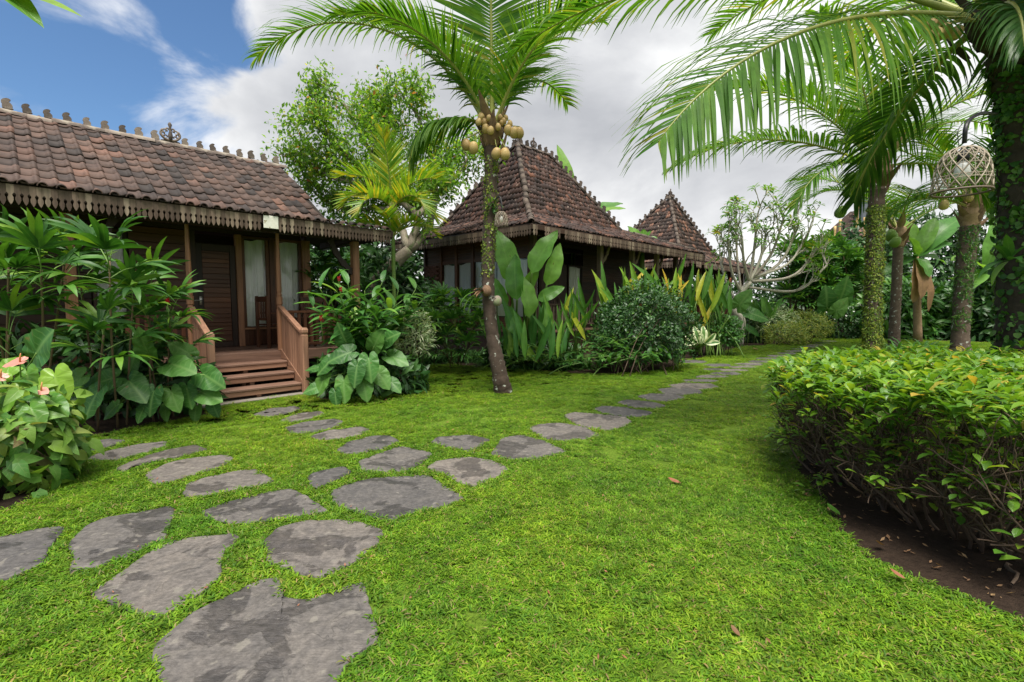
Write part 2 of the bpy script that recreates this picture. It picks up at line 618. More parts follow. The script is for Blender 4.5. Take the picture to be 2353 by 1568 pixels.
for nm, poly in (('soil_bed', bed_main), ('soil_bed', bed_hedge), ('soil_bed', bed_near), ('soil_bed', bed_back)):
    p = np.asarray(poly)
    # ragged edge: resample and jitter
    q = []
    for a, b in zip(p, np.roll(p, -1, 0)):
        L = np.linalg.norm(b - a)
        k = max(1, int(min(L, 4) / 0.12))
        for i in range(k):
            c = a + (b - a) * i / k
            q.append(c)
    v = [(x, y, 0.006) for x, y in q]
    bm = bmesh.new()
    vs = [bm.verts.new(c) for c in v]
    f = bm.faces.new(vs)
    bmesh.ops.triangulate(bm, faces=[f])
    me = bpy.data.meshes.new(nm)
    bm.to_mesh(me)
    bm.free()
    me.materials.append(M_SOIL)
    o = tag(obj(nm, me), kind='structure')
    if o.data.polygons[0].normal.z < 0:
        me.flip_normals()

# ------------------------------------------------------------------ stepping stones
def stone_mat():
    m, t, out = newmat('andesite')
    ge = t.nodes.new('ShaderNodeNewGeometry')
    oi = t.nodes.new('ShaderNodeObjectInfo')
    pos = N(t, 'ShaderNodeVectorMath', operation='ADD', i_0=ge.outputs['Position'], i_1=oi.outputs['Location'])
    a = N(t, 'ShaderNodeTexNoise', i_Vector=pos.outputs[0], i_Scale=2.6, i_Detail=5.0, i_Roughness=0.55, i_Distortion=0.8)
    b = N(t, 'ShaderNodeTexNoise', i_Vector=pos.outputs[0], i_Scale=34.0, i_Detail=8.0, i_Roughness=0.7)
    c = N(t, 'ShaderNodeTexNoise', i_Vector=pos.outputs[0], i_Scale=5.5, i_Detail=6.0, i_Distortion=1.6)
    col = ramp_n(t, b.outputs[0], [(0.3, (0.058, 0.055, 0.053)), (0.5, (0.094, 0.089, 0.086)), (0.7, (0.138, 0.130, 0.124))])
    col = mix_n(t, 0.6, col, ramp_n(t, c.outputs[0], [(0.35, (0.72, 0.71, 0.73)), (0.65, (1.24, 1.19, 1.14))]), 'MULTIPLY')
    col = mix_n(t, 1.0, col, ramp_n(t, oi.outputs['Random'], [(0.0, (0.68, 0.69, 0.72)), (0.5, (1.0, 0.98, 0.96)), (1.0, (1.32, 1.24, 1.16))]), 'MULTIPLY')
    wet = N(t, 'ShaderNodeMapRange', i_0=a.outputs[0], i_1=0.524, i_2=0.556, i_3=0.0, i_4=1.0)
    col = mix_n(t, math_n(t, 'MULTIPLY', wet.outputs[0], 0.85), col, mix_n(t, 1.0, col, (0.52, 0.515, 0.53), 'MULTIPLY'))
    # thin broken cracks
    wv = N(t, 'ShaderNodeVectorMath', operation='ADD', i_0=pos.outputs[0], i_1=N(t, 'ShaderNodeVectorMath', operation='SCALE', i_0=c.outputs['Color'], i_3=0.35).outputs[0])
    vc = N(t, 'ShaderNodeTexVoronoi', i_Vector=wv.outputs[0], i_Scale=2.4, feature='DISTANCE_TO_EDGE')
    ck = N(t, 'ShaderNodeMapRange', i_0=vc.outputs[0], i_1=0.0, i_2=0.016, i_3=1.0, i_4=0.0)
    ckm = N(t, 'ShaderNodeMapRange', i_0=a.outputs[0], i_1=0.40, i_2=0.44, i_3=1.0, i_4=0.0)
    crack = math_n(t, 'MULTIPLY', ck.outputs[0], ckm.outputs[0])
    col = mix_n(t, math_n(t, 'MULTIPLY', crack, 0.12), col, (0.03, 0.028, 0.026))
    li = N(t, 'ShaderNodeTexNoise', i_Vector=pos.outputs[0], i_Scale=13.0, i_Detail=4.0)
    lm = N(t, 'ShaderNodeMapRange', i_0=li.outputs[0], i_1=0.62, i_2=0.68, i_3=0.0, i_4=0.55)
    col = mix_n(t, lm.outputs[0], col, (0.19, 0.175, 0.15))
    rg = math_n(t, 'SUBTRACT', 0.75, math_n(t, 'MULTIPLY', wet.outputs[0], 0.30))
    bs = N(t, 'ShaderNodeBsdfPrincipled', i_Base_Color=col, i_Roughness=rg, i_Specular_IOR_Level=0.35)
    v = N(t, 'ShaderNodeTexVoronoi', i_Vector=pos.outputs[0], i_Scale=3.2, feature='DISTANCE_TO_EDGE')
    fx = N(t, 'ShaderNodeMapping', i_0=pos.outputs[0])
    fx.inputs['Rotation'].default_value = (0, 0, 0.5)
    fx.inputs['Scale'].default_value = (9, 42, 9)
    fs_ = N(t, 'ShaderNodeTexNoise', i_Vector=fx.outputs[0], i_Scale=1.0, i_Detail=6.0, i_Roughness=0.6, i_Distortion=0.5)
    hh = math_n(t, 'ADD', math_n(t, 'MULTIPLY', b.outputs[0], 0.5), math_n(t, 'ADD', math_n(t, 'MULTIPLY', c.outputs[0], 1.1), math_n(t, 'MULTIPLY', fs_.outputs[0], 0.7)))
    hh = math_n(t, 'SUBTRACT', hh, math_n(t, 'MULTIPLY', crack, 0.2))
    hh = math_n(t, 'SUBTRACT', hh, math_n(t, 'MULTIPLY', wet.outputs[0], 0.35))
    bp = N(t, 'ShaderNodeBump', i_Strength=0.8, i_Distance=0.016, i_Height=hh)
    t.links.new(bp.outputs[0], bs.inputs['Normal'])
    t.links.new(bs.outputs[0], out.inputs[0])
    return m


M_STONE = stone_mat()
STONES = []          # world outlines, for the grass
ST = [
    ('broad notched stepping stone, largest and nearest, at the bottom edge', [(345, 1520), (355, 1485), (395, 1450), (440, 1412), (520, 1375), (600, 1335), (640, 1330), (656, 1355), (644, 1376), (700, 1384), (760, 1368), (836, 1338), (842, 1370), (852, 1400), (870, 1450), (866, 1480), (800, 1520), (780, 1570), (740, 1640), (420, 1640), (366, 1562)]),
    ('stepping stone with a dark oval hollow, just above the nearest slab', [(600, 1250), (640, 1215), (700, 1200), (780, 1197), (840, 1205), (885, 1225), (862, 1260), (830, 1285), (790, 1310), (735, 1331), (690, 1320), (640, 1305), (608, 1292), (616, 1270)]),
    ('long kite-shaped stepping stone with dark stains, left of the nearest slab', [(203, 1371), (270, 1325), (330, 1280), (400, 1245), (470, 1235), (545, 1230), (552, 1240), (515, 1270), (507, 1300), (511, 1330), (470, 1360), (420, 1392), (350, 1429), (300, 1410), (240, 1387)]),
    ('stepping stone with a slanting dark band, second from the left edge', [(158, 1250), (200, 1210), (250, 1190), (330, 1178), (397, 1164), (402, 1185), (385, 1222), (380, 1240), (330, 1265), (270, 1290), (210, 1310), (155, 1319), (172, 1285), (157, 1265)]),
    ('stepping stone cut off by the left edge of the picture', [(-60, 1252), (60, 1222), (140, 1213), (150, 1221), (118, 1260), (98, 1302), (40, 1325), (-60, 1355)]),
    ('pale flat stepping stone with grass growing over its left end', [(460, 1180), (510, 1160), (590, 1140), (665, 1125), (700, 1140), (730, 1160), (757, 1178), (690, 1188), (620, 1200), (540, 1208), (480, 1195)]),
    ('wide pointed stepping stone with a dark right corner, middle of the junction', [(760, 1130), (800, 1115), (850, 1102), (960, 1095), (985, 1095), (1010, 1110), (1070, 1148), (1020, 1165), (950, 1180), (890, 1199), (850, 1190), (790, 1170), (763, 1155)]),
    ('small cracked three-cornered stepping stone left of the wide pointed one', [(705, 1095), (740, 1085), (790, 1075), (809, 1085), (790, 1100), (755, 1112), (725, 1127), (710, 1110)]),
    ('oval stepping stone with a white speck, behind the wide pointed one', [(825, 1062), (870, 1045), (920, 1028), (960, 1035), (996, 1045), (970, 1065), (940, 1082), (880, 1088), (828, 1082)]),
    ('stepping stone with a dark chipped patch, right of the white-specked one', [(980, 1078), (1000, 1062), (1080, 1052), (1130, 1060), (1170, 1078), (1150, 1095), (1110, 1112), (1090, 1120), (1050, 1110), (1030, 1095)]),
    ('fan-shaped stepping stone where the long lawn path leaves the junction', [(1118, 1045), (1150, 1005), (1200, 998), (1260, 1015), (1315, 1042), (1260, 1055), (1200, 1062), (1140, 1055)]),
    ('small stepping stone on the house side, beside the fan-shaped one', [(990, 1020), (1000, 1008), (1080, 1002), (1127, 1012), (1100, 1030), (1075, 1040), (1040, 1031)]),
    ('fifth stepping stone in the row that leads from the porch steps', [(773, 1036), (800, 1018), (860, 1003), (900, 1005), (917, 1015), (890, 1030), (820, 1045), (790, 1046)]),
    ('fourth stepping stone in the row that leads from the porch steps', [(710, 1006), (760, 992), (830, 982), (852, 988), (830, 1000), (780, 1010), (730, 1012)]),
    ('third stepping stone in the row that leads from the porch steps', [(653, 985), (700, 972), (770, 965), (792, 970), (770, 985), (710, 996), (670, 997)]),
    ('second stepping stone in the row that leads from the porch steps', [(642, 968), (680, 953), (735, 946), (747, 952), (720, 962), (670, 971)]),
    ('first stepping stone at the foot of the porch steps', [(580, 955), (620, 940), (680, 935), (692, 942), (660, 952), (610, 961)]),
    ('stepping stone with a fine crack, nearest of the row curving to the left shrub', [(418, 1140), (430, 1115), (470, 1100), (560, 1082), (590, 1080), (632, 1108), (590, 1120), (510, 1135), (440, 1148)]),
    ('smooth pinkish stepping stone, second of the row curving to the left shrub', [(335, 1090), (380, 1070), (440, 1055), (520, 1047), (539, 1055), (510, 1075), (440, 1095), (390, 1110), (345, 1116)]),
    ('narrow stepping stone with a damp stripe, third of the row towards the left shrub', [(263, 1081), (310, 1060), (390, 1035), (450, 1025), (480, 1035), (420, 1050), (340, 1066), (280, 1087)]),
    ('split stepping stone, fourth of the row towards the left shrub', [(193, 1056), (240, 1040), (320, 1022), (385, 1016), (382, 1028), (320, 1046), (250, 1062)]),
    ('farthest stepping stone of the row, tucked against the left shrub', [(170, 1038), (200, 1020), (250, 1011), (292, 1014), (250, 1030), (200, 1043)]),
    ('first stepping stone of the long lawn path beyond the fan-shaped one', [(1208, 985), (1230, 975), (1290, 972), (1350, 982), (1392, 1003), (1360, 1010), (1300, 1017), (1250, 1012), (1225, 998)]),
    ('second stepping stone of the long lawn path, with a puddled hollow', [(1286, 955), (1310, 948), (1380, 952), (1440, 958), (1462, 970), (1440, 985), (1400, 993), (1340, 985), (1310, 972)]),
    ('third stepping stone of the long lawn path', [(1356, 940), (1380, 933), (1440, 937), (1507, 950), (1490, 960), (1440, 961), (1380, 951)]),
    ('fourth stepping stone of the long lawn path', [(1410, 926), (1440, 919), (1500, 924), (1539, 934), (1510, 941), (1450, 939)]),
    ('fifth stepping stone of the long lawn path', [(1458, 912), (1490, 905), (1550, 905), (1582, 916), (1540, 925), (1490, 923)]),
    ('sixth stepping stone of the long lawn path', [(1503, 896), (1540, 890), (1610, 895), (1622, 905), (1570, 911), (1520, 907)]),
    ('seventh stepping stone of the long lawn path', [(1528, 886), (1570, 880), (1640, 883), (1662, 892), (1600, 898), (1550, 896)]),
]
ORD = ['eighth', 'ninth', 'tenth', 'eleventh', 'twelfth', 'thirteenth', 'fourteenth', 'fifteenth', 'sixteenth', 'seventeenth', 'eighteenth', 'nineteenth', 'twentieth', 'twenty-first', 'twenty-second', 'twenty-third', 'twenty-fourth']
far = [(1610, 876, 58, 6), (1636, 867, 52, 5.5), (1668, 860, 50, 5), (1686, 852, 46, 5), (1706, 845, 44, 4.4), (1722, 838, 42, 4), (1750, 832, 40, 4), (1765, 825, 36, 3.6), (1790, 819, 36, 3.4), (1806, 813, 34, 3.2), (1826, 808, 34, 3), (1842, 803, 32, 2.8), (1858, 798, 32, 2.6), (1872, 794, 30, 2.4), (1888, 789.5, 30, 2.2), (1902, 785, 28, 2)]
for k, (cx, cy_, hw, hh) in enumerate(far):
    pts = []
    hw, hh = hw * .88, hh * .74
    for i in range(9):
        a = 2 * PI * i / 9
        r = random.uniform(0.85, 1.1)
        pts.append((cx + math.cos(a) * hw * r + math.sin(a) * hh * 2.2, cy_ + math.sin(a) * hh * r))
    ST.append(('%s stepping stone of the long lawn path, far along towards the trees' % ORD[k], pts))
for lab, (cx, cy_, hw, hh) in (('thin stepping stone lying at the foot of the middle house steps', (1592, 832, 34, 3.4)), ('stepping stone between the middle house steps and the long path, left one', (1648, 840, 36, 3.2)), ('stepping stone between the middle house steps and the long path, right one', (1640, 850, 30, 3.0))):
    ST.append((lab, [(cx + math.cos(2 * PI * i / 8) * hw * random.uniform(.85, 1.1), cy_ + math.sin(2 * PI * i / 8) * hh) for i in range(8)]))


def make_stone(lab, pts):
    w = np.array([tuple(G(x, y))[:2] for x, y in pts])
    c = w.mean(0)
    if 'long lawn path' in lab:
        w = c + (w - c) * .90
    # resample the outline and roughen it
    q = []
    per = 0
    for a, b in zip(w, np.roll(w, -1, 0)):
        L = np.linalg.norm(b - a)
        k = max(2, int(L / 0.035)) if L < 2 else 6
        for i in range(k):
            q.append(a + (b - a) * i / k)
    q = np.array(q)
    for _ in range(1):
        q = 0.5 * q + 0.25 * np.roll(q, 1, 0) + 0.25 * np.roll(q, -1, 0)
    q += RNG.normal(0, 0.0035, q.shape)
    STONES.append(q)
    n = len(q)
    o3 = np.array([c[0], c[1], 0])
    V, F, = [], []
    sd_ = random.uniform(0, 99)
    rings = [(1.02, -0.02), (1.0, 0.008), (0.988, 0.0125), (0.95, 0.0145), (0.88, 0.015), (0.78, 0.015), (0.66, 0.0145), (0.53, 0.0145), (0.4, 0.015), (0.26, 0.015), (0.12, 0.015)]
    from mathutils import noise as mn
    for s, z in rings:
        for p in q:
            r = c + (p - c) * s
            dz = 0.0
            if z > 0.014:
                dz = 0.010 * mn.noise((r[0] * 3.1 + sd_, r[1] * 3.1, sd_)) + 0.005 * mn.noise((r[0] * 11 + sd_, r[1] * 11, 1))
                st = mn.noise((r[0] * 2.2 + sd_, r[1] * 2.2 + 5, sd_))
                dz += 0.008 * (st > 0.12) - 0.004
            elif z > 0:
                dz = 0.005 * mn.noise((r[0] * 9, r[1] * 9, sd_))
            V.append((r[0] - c[0], r[1] - c[1], z + dz))
    for k in range(len(rings) - 1):
        for i in range(n):
            j = (i + 1) % n
            F.append((k * n + i, k * n + j, (k + 1) * n + j, (k + 1) * n + i))
    V.append((0, 0, 0.015))
    for i in range(n):
        F.append(((len(rings) - 1) * n + i, (len(rings) - 1) * n + (i + 1) % n, len(V) - 1))
    area = 0.5 * np.sum(q[:, 0] * np.roll(q[:, 1], -1) - q[:, 1] * np.roll(q[:, 0], -1))
    if area < 0:
        F = [tuple(reversed(f)) for f in F]
    o = obj('stepping_stone', make_mesh('stepping_stone', V, F, None, M_STONE), loc=o3)
    tag(o, lab, 'stepping stone', 'flat stepping stones set into the lawn')


for lab, pts in ST:
    make_stone(lab, pts)

# ------------------------------------------------------------------ leaf templates (leaf along +Y, face up)
def leaf_t(L=1.0, W=0.3, shape='lance', n=5, droop=0.6, fold=0.25, wav=0.0, cols=2, lift=0.0, seed=0):
    ts = np.linspace(0, 1, n + 1)
    if shape == 'lance':
        w = np.sin(PI * np.clip(ts, 0, 1) ** 0.75) ** 0.85
    elif shape == 'strap':
        w = np.minimum(1, ts * 6 + 0.45) * np.minimum(1, (1 - ts) * 2.6) ** 0.7
    elif shape == 'oval':
        w = np.sin(PI * ts ** 0.9) ** 0.6
    elif shape == 'paddle':
        w = np.minimum(1, (ts * 3.0 + 0.02)) ** 0.6 * (1 - ts ** 4.5) ** 0.75
    elif shape == 'canna':
        w = np.sin(PI * np.clip(ts, 0, 1) ** 0.72) ** 0.72
    elif shape == 'obov':
        w = np.sin(PI * ts ** 1.35) ** 0.75
    elif shape == 'arrow':
        w = (1 - ts) ** 0.8 * np.minimum(1, ts * 7 + 0.5)
    else:
        w = 1 - ts
    w = np.maximum(w, 0.015)
    w[-1] = 0.012
    ang = lift - droop * ts ** 1.3
    dy = np.cos(ang) * L / n
    dz = np.sin(ang) * L / n
    y = np.concatenate(([0], np.cumsum(dy[1:])))
    z = np.concatenate(([0], np.cumsum(dz[1:])))
    rr = np.random.default_rng(seed)
    V, UV, F = [], [], []
    k = cols + 1
    for i in range(n + 1):
        for j in range(k):
            a = -1 + 2 * j / cols
            x = a * w[i] * W / 2
            V.append((x, y[i] - (0.05 * L if shape == 'arrow' and i == 0 and abs(a) > .5 else 0), z[i] + abs(x) * fold * 1.0 + (wav * W * math.sin(ts[i] * 17 + 3 * np.sign(a)) * abs(a) if wav else 0)))
            UV.append((0.5 + a * 0.5, ts[i]))
    for i in range(n):
        for j in range(cols):
            F.append((i * k + j, i * k + j + 1, (i + 1) * k + j + 1, (i + 1) * k + j))
    return np.array(V), F, np.array(UV)


# ------------------------------------------------------------------ grass: tufts of broad carpet-grass blades, instanced over the lawn
M_GRASS = leafmat('grass_blade', [(0.0, (0.062, 0.170, 0.009)), (0.3, (0.102, 0.235, 0.011)), (0.62, (0.156, 0.290, 0.016)), (0.9, (0.22, 0.345, 0.027)), (0.945, (0.25, 0.26, 0.06)), (0.98, (0.30, 0.22, 0.11))], rough=0.5, trans=0.34, vein=0.15, veins=0.5, spec=0.2, patch=[(0.5, (0.72, 0.84, 0.9), (1.12, 1.03, 0.95)), (2.6, (0.80, 0.86, 0.88), (1.14, 1.07, 1.0)), (11.0, (0.66, 0.66, 0.7), (1.25, 1.18, 1.1))])


def tuft(rad, nb, Lr, Wr, seed, flat=0.5):
    r = np.random.default_rng(seed)
    mb = MB()
    for i in range(nb):
        L = r.uniform(*Lr)
        W = r.uniform(*Wr)
        tm = leaf_t(L, W, 'strap', n=3, droop=r.uniform(0.4, 1.5), fold=0.3, cols=1, lift=r.uniform(0.25, 1.15) * flat + 0.15)
        a = r.uniform(0, 2 * PI)
        rr = rad * math.sqrt(r.uniform(0, 1))
        b = r.uniform(0, 2 * PI)
        M = frame1((math.cos(a), math.sin(a), 0.0))
        mb.addm(tm, M, (rr * math.cos(b), rr * math.sin(b), r.uniform(-0.004, 0.012)))
    return mb.mesh('grass_tuft', M_GRASS)


def scatter(name, pts, scl, meshes, label):
    col = bpy.data.collections.new(name + '_kinds')
    for me in meshes:
        o = bpy.data.objects.new(name + '_kind', me)
        col.objects.link(o)
    n = len(pts)
    me = make_mesh(name, np.column_stack([pts, np.full(n, 0.0)]), np.zeros((0, 3), int))
    at = me.attributes.new('rot', 'FLOAT_VECTOR', 'POINT')
    rot = np.zeros((n, 3), np.float32)
    rot[:, 2] = RNG.uniform(0, 2 * PI, n)
    rot[:, 0] = RNG.normal(0, 0.10, n)
    rot[:, 1] = RNG.normal(0, 0.10, n)
    at.data.foreach_set('vector', rot.ravel())
    a2 = me.attributes.new('scl', 'FLOAT', 'POINT')
    a2.data.foreach_set('value', np.asarray(scl, np.float32))
    a3 = me.attributes.new('pick', 'INT', 'POINT')
    a3.data.foreach_set('value', RNG.integers(0, len(meshes), n).astype(np.int32))
    o = obj(name, me, kind='stuff')
    tag(o, label, 'grass')
    g = bpy.data.node_groups.new(name + '_nodes', 'GeometryNodeTree')
    g.interface.new_socket('Geometry', in_out='INPUT', socket_type='NodeSocketGeometry')
    g.interface.new_socket('Geometry', in_out='OUTPUT', socket_type='NodeSocketGeometry')
    gi = g.nodes.new('NodeGroupInput')
    go = g.nodes.new('NodeGroupOutput')
    ip = g.nodes.new('GeometryNodeInstanceOnPoints')
    ci = g.nodes.new('GeometryNodeCollectionInfo')
    ci.inputs[0].default_value = col
    ci.inputs['Separate Children'].default_value = True
    ci.inputs['Reset Children'].default_value = True

    def na(nm, ty):
        x = g.nodes.new('GeometryNodeInputNamedAttribute')
        x.data_type = ty
        x.inputs[0].default_value = nm
        return x.outputs[0]
    er = g.nodes.new('FunctionNodeEulerToRotation')
    L = g.links.new
    L(na('rot', 'FLOAT_VECTOR'), er.inputs[0])
    L(gi.outputs[0], ip.inputs['Points'])
    L(ci.outputs[0], ip.inputs['Instance'])
    ip.inputs['Pick Instance'].default_value = True
    L(na('pick', 'INT'), ip.inputs['Instance Index'])
    L(er.outputs[0], ip.inputs['Rotation'])
    L(na('scl', 'FLOAT'), ip.inputs['Scale'])
    L(ip.outputs[0], go.inputs[0])
    md = o.modifiers.new('grass', 'NODES')
    md.node_group = g
    return o


def lawn_points(y0, y1, dens):
    hw = lambda y: y * 1.10 + 0.9
    n = int((y1 - y0) * 2 * hw(y1) * dens)
    y = RNG.uniform(y0, y1, n)
    x = RNG.uniform(-1, 1, n) * hw(y1)
    return np.column_stack([x, y])[np.abs(x) < hw(y)]


def keep(p, dstone, dbed):
    ok = np.ones(len(p), bool)
    for q in STONES:
        lo, hi = q.min(0) - 0.2, q.max(0) + 0.2
        near = np.where(ok & (p > lo).all(1) & (p < hi).all(1))[0]
        if len(near):
            ins = inside(p[near], q)
            d = poly_dist(p[near], q)
            sd_ = np.where(ins, -d, d)
            ok[near[sd_ < dstone]] = False
    for q in BEDS:
        q = np.asarray(q)
        idx = np.where(ok)[0]
        ins = inside(p[idx], q)
        d = poly_dist(p[idx], q)
        sd_ = np.where(ins, -d, d)
        ok[idx[sd_ < dbed]] = False
    return p[ok]


def far_from_stones(p, d):
    ok = np.ones(len(p), bool)
    for q in STONES:
        lo, hi = q.min(0) - d, q.max(0) + d
        near = np.where((p > lo).all(1) & (p < hi).all(1))[0]
        if len(near):
            bad = inside(p[near], q) | (poly_dist(p[near], q) < d)
            ok[near[bad]] = False
    return ok


patches = [tuft(0.12, 230, (0.018, 0.045), (0.0034, 0.0075), 100 + i, 0.66) for i in range(6)]
fine = [tuft(0.12, 280, (0.015, 0.034), (0.0028, 0.0052), 200 + i, 0.85) for i in range(5)]
tufts = [tuft(0.024, 11, (0.018, 0.044), (0.0045, 0.0085), 300 + i, 0.85) for i in range(6)]
wild = [tuft(0.06, 30, (0.05, 0.10), (0.007, 0.012), 400 + i, 0.75) for i in range(3)]
from mathutils import noise as _mn
pn = np.concatenate([lawn_points(1.15, 4.0, 160), lawn_points(4.0, 10, 90)])
pn = keep(pn, 0.095, 0.05)
kf = np.array([_mn.noise((x * 0.7, y * 0.7, 3.0)) + random.gauss(0, .12) - max(0, 3.6 - y) * .3 for x, y in pn])
scatter('grass', pn[kf < 0.08], RNG.uniform(0.7, 1.1, int((kf < 0.08).sum())), patches, 'broad-bladed green carpet grass covering the near lawn')
scatter('grass', pn[kf >= 0.08], RNG.uniform(0.85, 1.25, int((kf >= 0.08).sum())), fine, 'finer short green turf in patches between the carpet grass')
pf = keep(lawn_points(10, 24, 60), 0.10, 0.06)
scatter('grass', pf, RNG.uniform(1.0, 1.5, len(pf)), fine, 'short mown green grass of the far lawn')
pe = keep(np.concatenate([lawn_points(1.15, 5.0, 1500), lawn_points(5.0, 11, 800)]), -0.010, -0.03)
near_bed = np.zeros(len(pe), bool)
for q in BEDS:
    near_bed |= poly_dist(pe, q) < 0.09
pe = pe[~far_from_stones(pe, 0.125) | near_bed]
scatter('grass', pe, RNG.uniform(0.7, 1.15, len(pe)), tufts, 'short green turf growing up to the stone edges')
pw = keep(lawn_points(1.15, 7, 14), 0.0, 0.0)
kf = np.array([_mn.noise((x * 1.1 + 9, y * 1.1, 7.0)) for x, y in pw])
kf += 0.35 * (~far_from_stones(pw, .12))
pw = pw[kf > 0.33]
scatter('grass', pw, RNG.uniform(0.45, .85, len(pw)), wild, 'taller loose tufts of grass standing in the near lawn')
# ================================================================== HOUSES
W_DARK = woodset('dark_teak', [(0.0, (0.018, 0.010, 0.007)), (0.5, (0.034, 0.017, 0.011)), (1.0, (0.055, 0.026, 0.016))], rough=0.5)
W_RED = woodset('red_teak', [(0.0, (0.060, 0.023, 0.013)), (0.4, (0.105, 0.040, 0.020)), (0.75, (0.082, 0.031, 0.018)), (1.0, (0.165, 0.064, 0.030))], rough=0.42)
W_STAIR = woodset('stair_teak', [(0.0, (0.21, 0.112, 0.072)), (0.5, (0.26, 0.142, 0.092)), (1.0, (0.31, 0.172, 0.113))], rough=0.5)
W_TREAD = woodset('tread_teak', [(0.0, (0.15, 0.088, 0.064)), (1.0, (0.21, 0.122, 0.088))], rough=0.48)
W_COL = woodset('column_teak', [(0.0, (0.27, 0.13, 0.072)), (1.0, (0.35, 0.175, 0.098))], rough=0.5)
W_GREY = woodset('weathered_board', [(0.0, (0.060, 0.040, 0.031)), (0.45, (0.095, 0.064, 0.049)), (0.8, (0.15, 0.108, 0.082)), (1.0, (0.27, 0.22, 0.165))], rough=0.75, weather=0.22, spec=0.2)
M_TILE1 = tilemat('clay_tile', [(0.0, (0.030, 0.025, 0.024)), (0.2, (0.040, 0.030, 0.028)), (0.3, (0.060, 0.042, 0.036)), (0.6, (0.076, 0.050, 0.042)), (0.85, (0.090, 0.058, 0.047)), (1.0, (0.125, 0.070, 0.053))])
M_TILE2 = tilemat('old_clay_tile', [(0.0, (0.026, 0.019, 0.018)), (0.3, (0.042, 0.027, 0.024)), (0.7, (0.066, 0.038, 0.031)), (0.93, (0.085, 0.046, 0.037)), (1.0, (0.16, 0.072, 0.046))], lichen=0.5)
M_TILE3 = tilemat('lichened_clay_tile', [(0.0, (0.034, 0.027, 0.024)), (0.4, (0.058, 0.040, 0.033)), (0.85, (0.088, 0.052, 0.040)), (0.93, (0.19, 0.095, 0.065)), (1.0, (0.26, 0.14, 0.095))], lichen=0.85)
M_CAP = plainmat('ridge_clay', [(0.25, (0.075, 0.060, 0.052)), (0.5, (0.14, 0.11, 0.092)), (0.8, (0.26, 0.215, 0.18))], rough=0.85, scale=9, bump=0.6, bscale=40, extra=(6.0, 0.56, 0.1, (0.24, 0.21, 0.17)))
M_CAPD = plainmat('dark_ridge_clay', [(0.25, (0.035, 0.027, 0.024)), (0.5, (0.070, 0.052, 0.043)), (0.8, (0.12, 0.09, 0.075))], rough=0.85, scale=9, bump=0.6, bscale=40, extra=(6.0, 0.60, 0.1, (0.16, 0.13, 0.10)))
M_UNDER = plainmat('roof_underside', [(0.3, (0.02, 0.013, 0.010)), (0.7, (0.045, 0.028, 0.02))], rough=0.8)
M_CURTAIN = plainmat('white_curtain', [(0.2, (0.84, 0.84, 0.82)), (0.8, (0.90, 0.90, 0.88))], rough=0.9, scale=3, bump=0.05, bscale=200, trans=0.2, spec=0.1)
M_METAL = plainmat('handle_metal', [(0.3, (0.30, 0.29, 0.27)), (0.8, (0.5, 0.49, 0.46))], rough=0.35, metal=0.9, bump=0.05)
M_PLATE = plainmat('white_plate', [(0.2, (0.42, 0.40, 0.30)), (0.6, (0.66, 0.66, 0.58)), (0.9, (0.78, 0.78, 0.74))], rough=0.55, scale=14, extra=(22.0, 0.6, 0.08, (0.30, 0.27, 0.17)))
M_PLASTER = plainmat('cement', [(0.2, (0.16, 0.14, 0.12)), (0.8, (0.30, 0.27, 0.23))], rough=0.9, scale=6)
M_BRICK = plainmat('red_brick', [(0.2, (0.10, 0.045, 0.035)), (0.6, (0.17, 0.075, 0.052)), (0.9, (0.23, 0.11, 0.08))], rough=0.85, scale=12, bump=0.6)


def glass_mat():
    m, t, out = newmat('window_glass')
    gl = N(t, 'ShaderNodeBsdfGlossy', i_0=(1, 1, 1, 1), i_1=0.02)
    tr = N(t, 'ShaderNodeBsdfTransparent', i_0=(0.93, 0.95, 0.93, 1))
    lw = N(t, 'ShaderNodeFresnel', i_0=1.45)
    mx = N(t, 'ShaderNodeMixShader', i_0=lw.outputs[0], i_1=tr.outputs[0], i_2=gl.outputs[0])
    t.links.new(mx.outputs[0], out.inputs[0])
    return m


M_GLASS = glass_mat()


def pantile(w, L, roll=0.025, th=0.014, nx=10):
    xs = np.linspace(0, 1, nx + 1)
    z = np.where(xs < 0.6, 0.004 * ((xs / 0.6 - 0.5) ** 2 * 4 - 1), roll * np.sin(PI * np.clip((xs - 0.6) / 0.4, 0, 1)) ** 1.2)
    x = xs * w * 1.04
    V, UV, F = [], [], []
    for (y, dz) in ((0, th), (L * 1.12, 0.0)):
        for i in range(nx + 1):
            V.append((x[i], y, z[i] + dz))
    for i in range(nx + 1):
        V.append((x[i], 0.001, z[i] + th - 0.016))
    k = nx + 1
    for i in range(nx):
        F.append((i, i + 1, k + i + 1, k + i))
        F.append((2 * k + i, 2 * k + i + 1, i + 1, i))
    return np.array(V), F, np.zeros((len(V), 2))


def lay_tiles(cands, org, es, eu, poly, tw, tl, jit=0.004, bow=0.0):
    """tile positions on a roof plane: org + a*es + b*eu inside poly (a,b)"""
    es, eu = norm(es), norm(eu)
    n = np.cross(es, eu)
    p = np.asarray(poly)
    a0, b0 = p.min(0)
    a1, b1 = p.max(0)
    rows = int((b1 - b0) / tl) + 1
    cols = int((a1 - a0) / tw) + 2
    for j in range(rows):
        off = 0.0
        for i in range(cols):
            a = a0 + (i + off) * tw
            b = b0 + j * tl
            c = np.array([[a + tw / 2, b + tl * 0.35]])
            if not inside(c, p)[0]:
                continue
            ax = es + n * random.gauss(0, 0.012) + eu * random.gauss(0, 0.008)
            ax = norm(ax)
            ay = norm(eu - ax * (eu @ ax) + n * random.gauss(0, 0.008))
            M = np.column_stack([ax, ay, np.cross(ax, ay)])
            T = np.asarray(org) + es * a + eu * b + n * random.gauss(0.004, jit)
            cands.append((M, T))


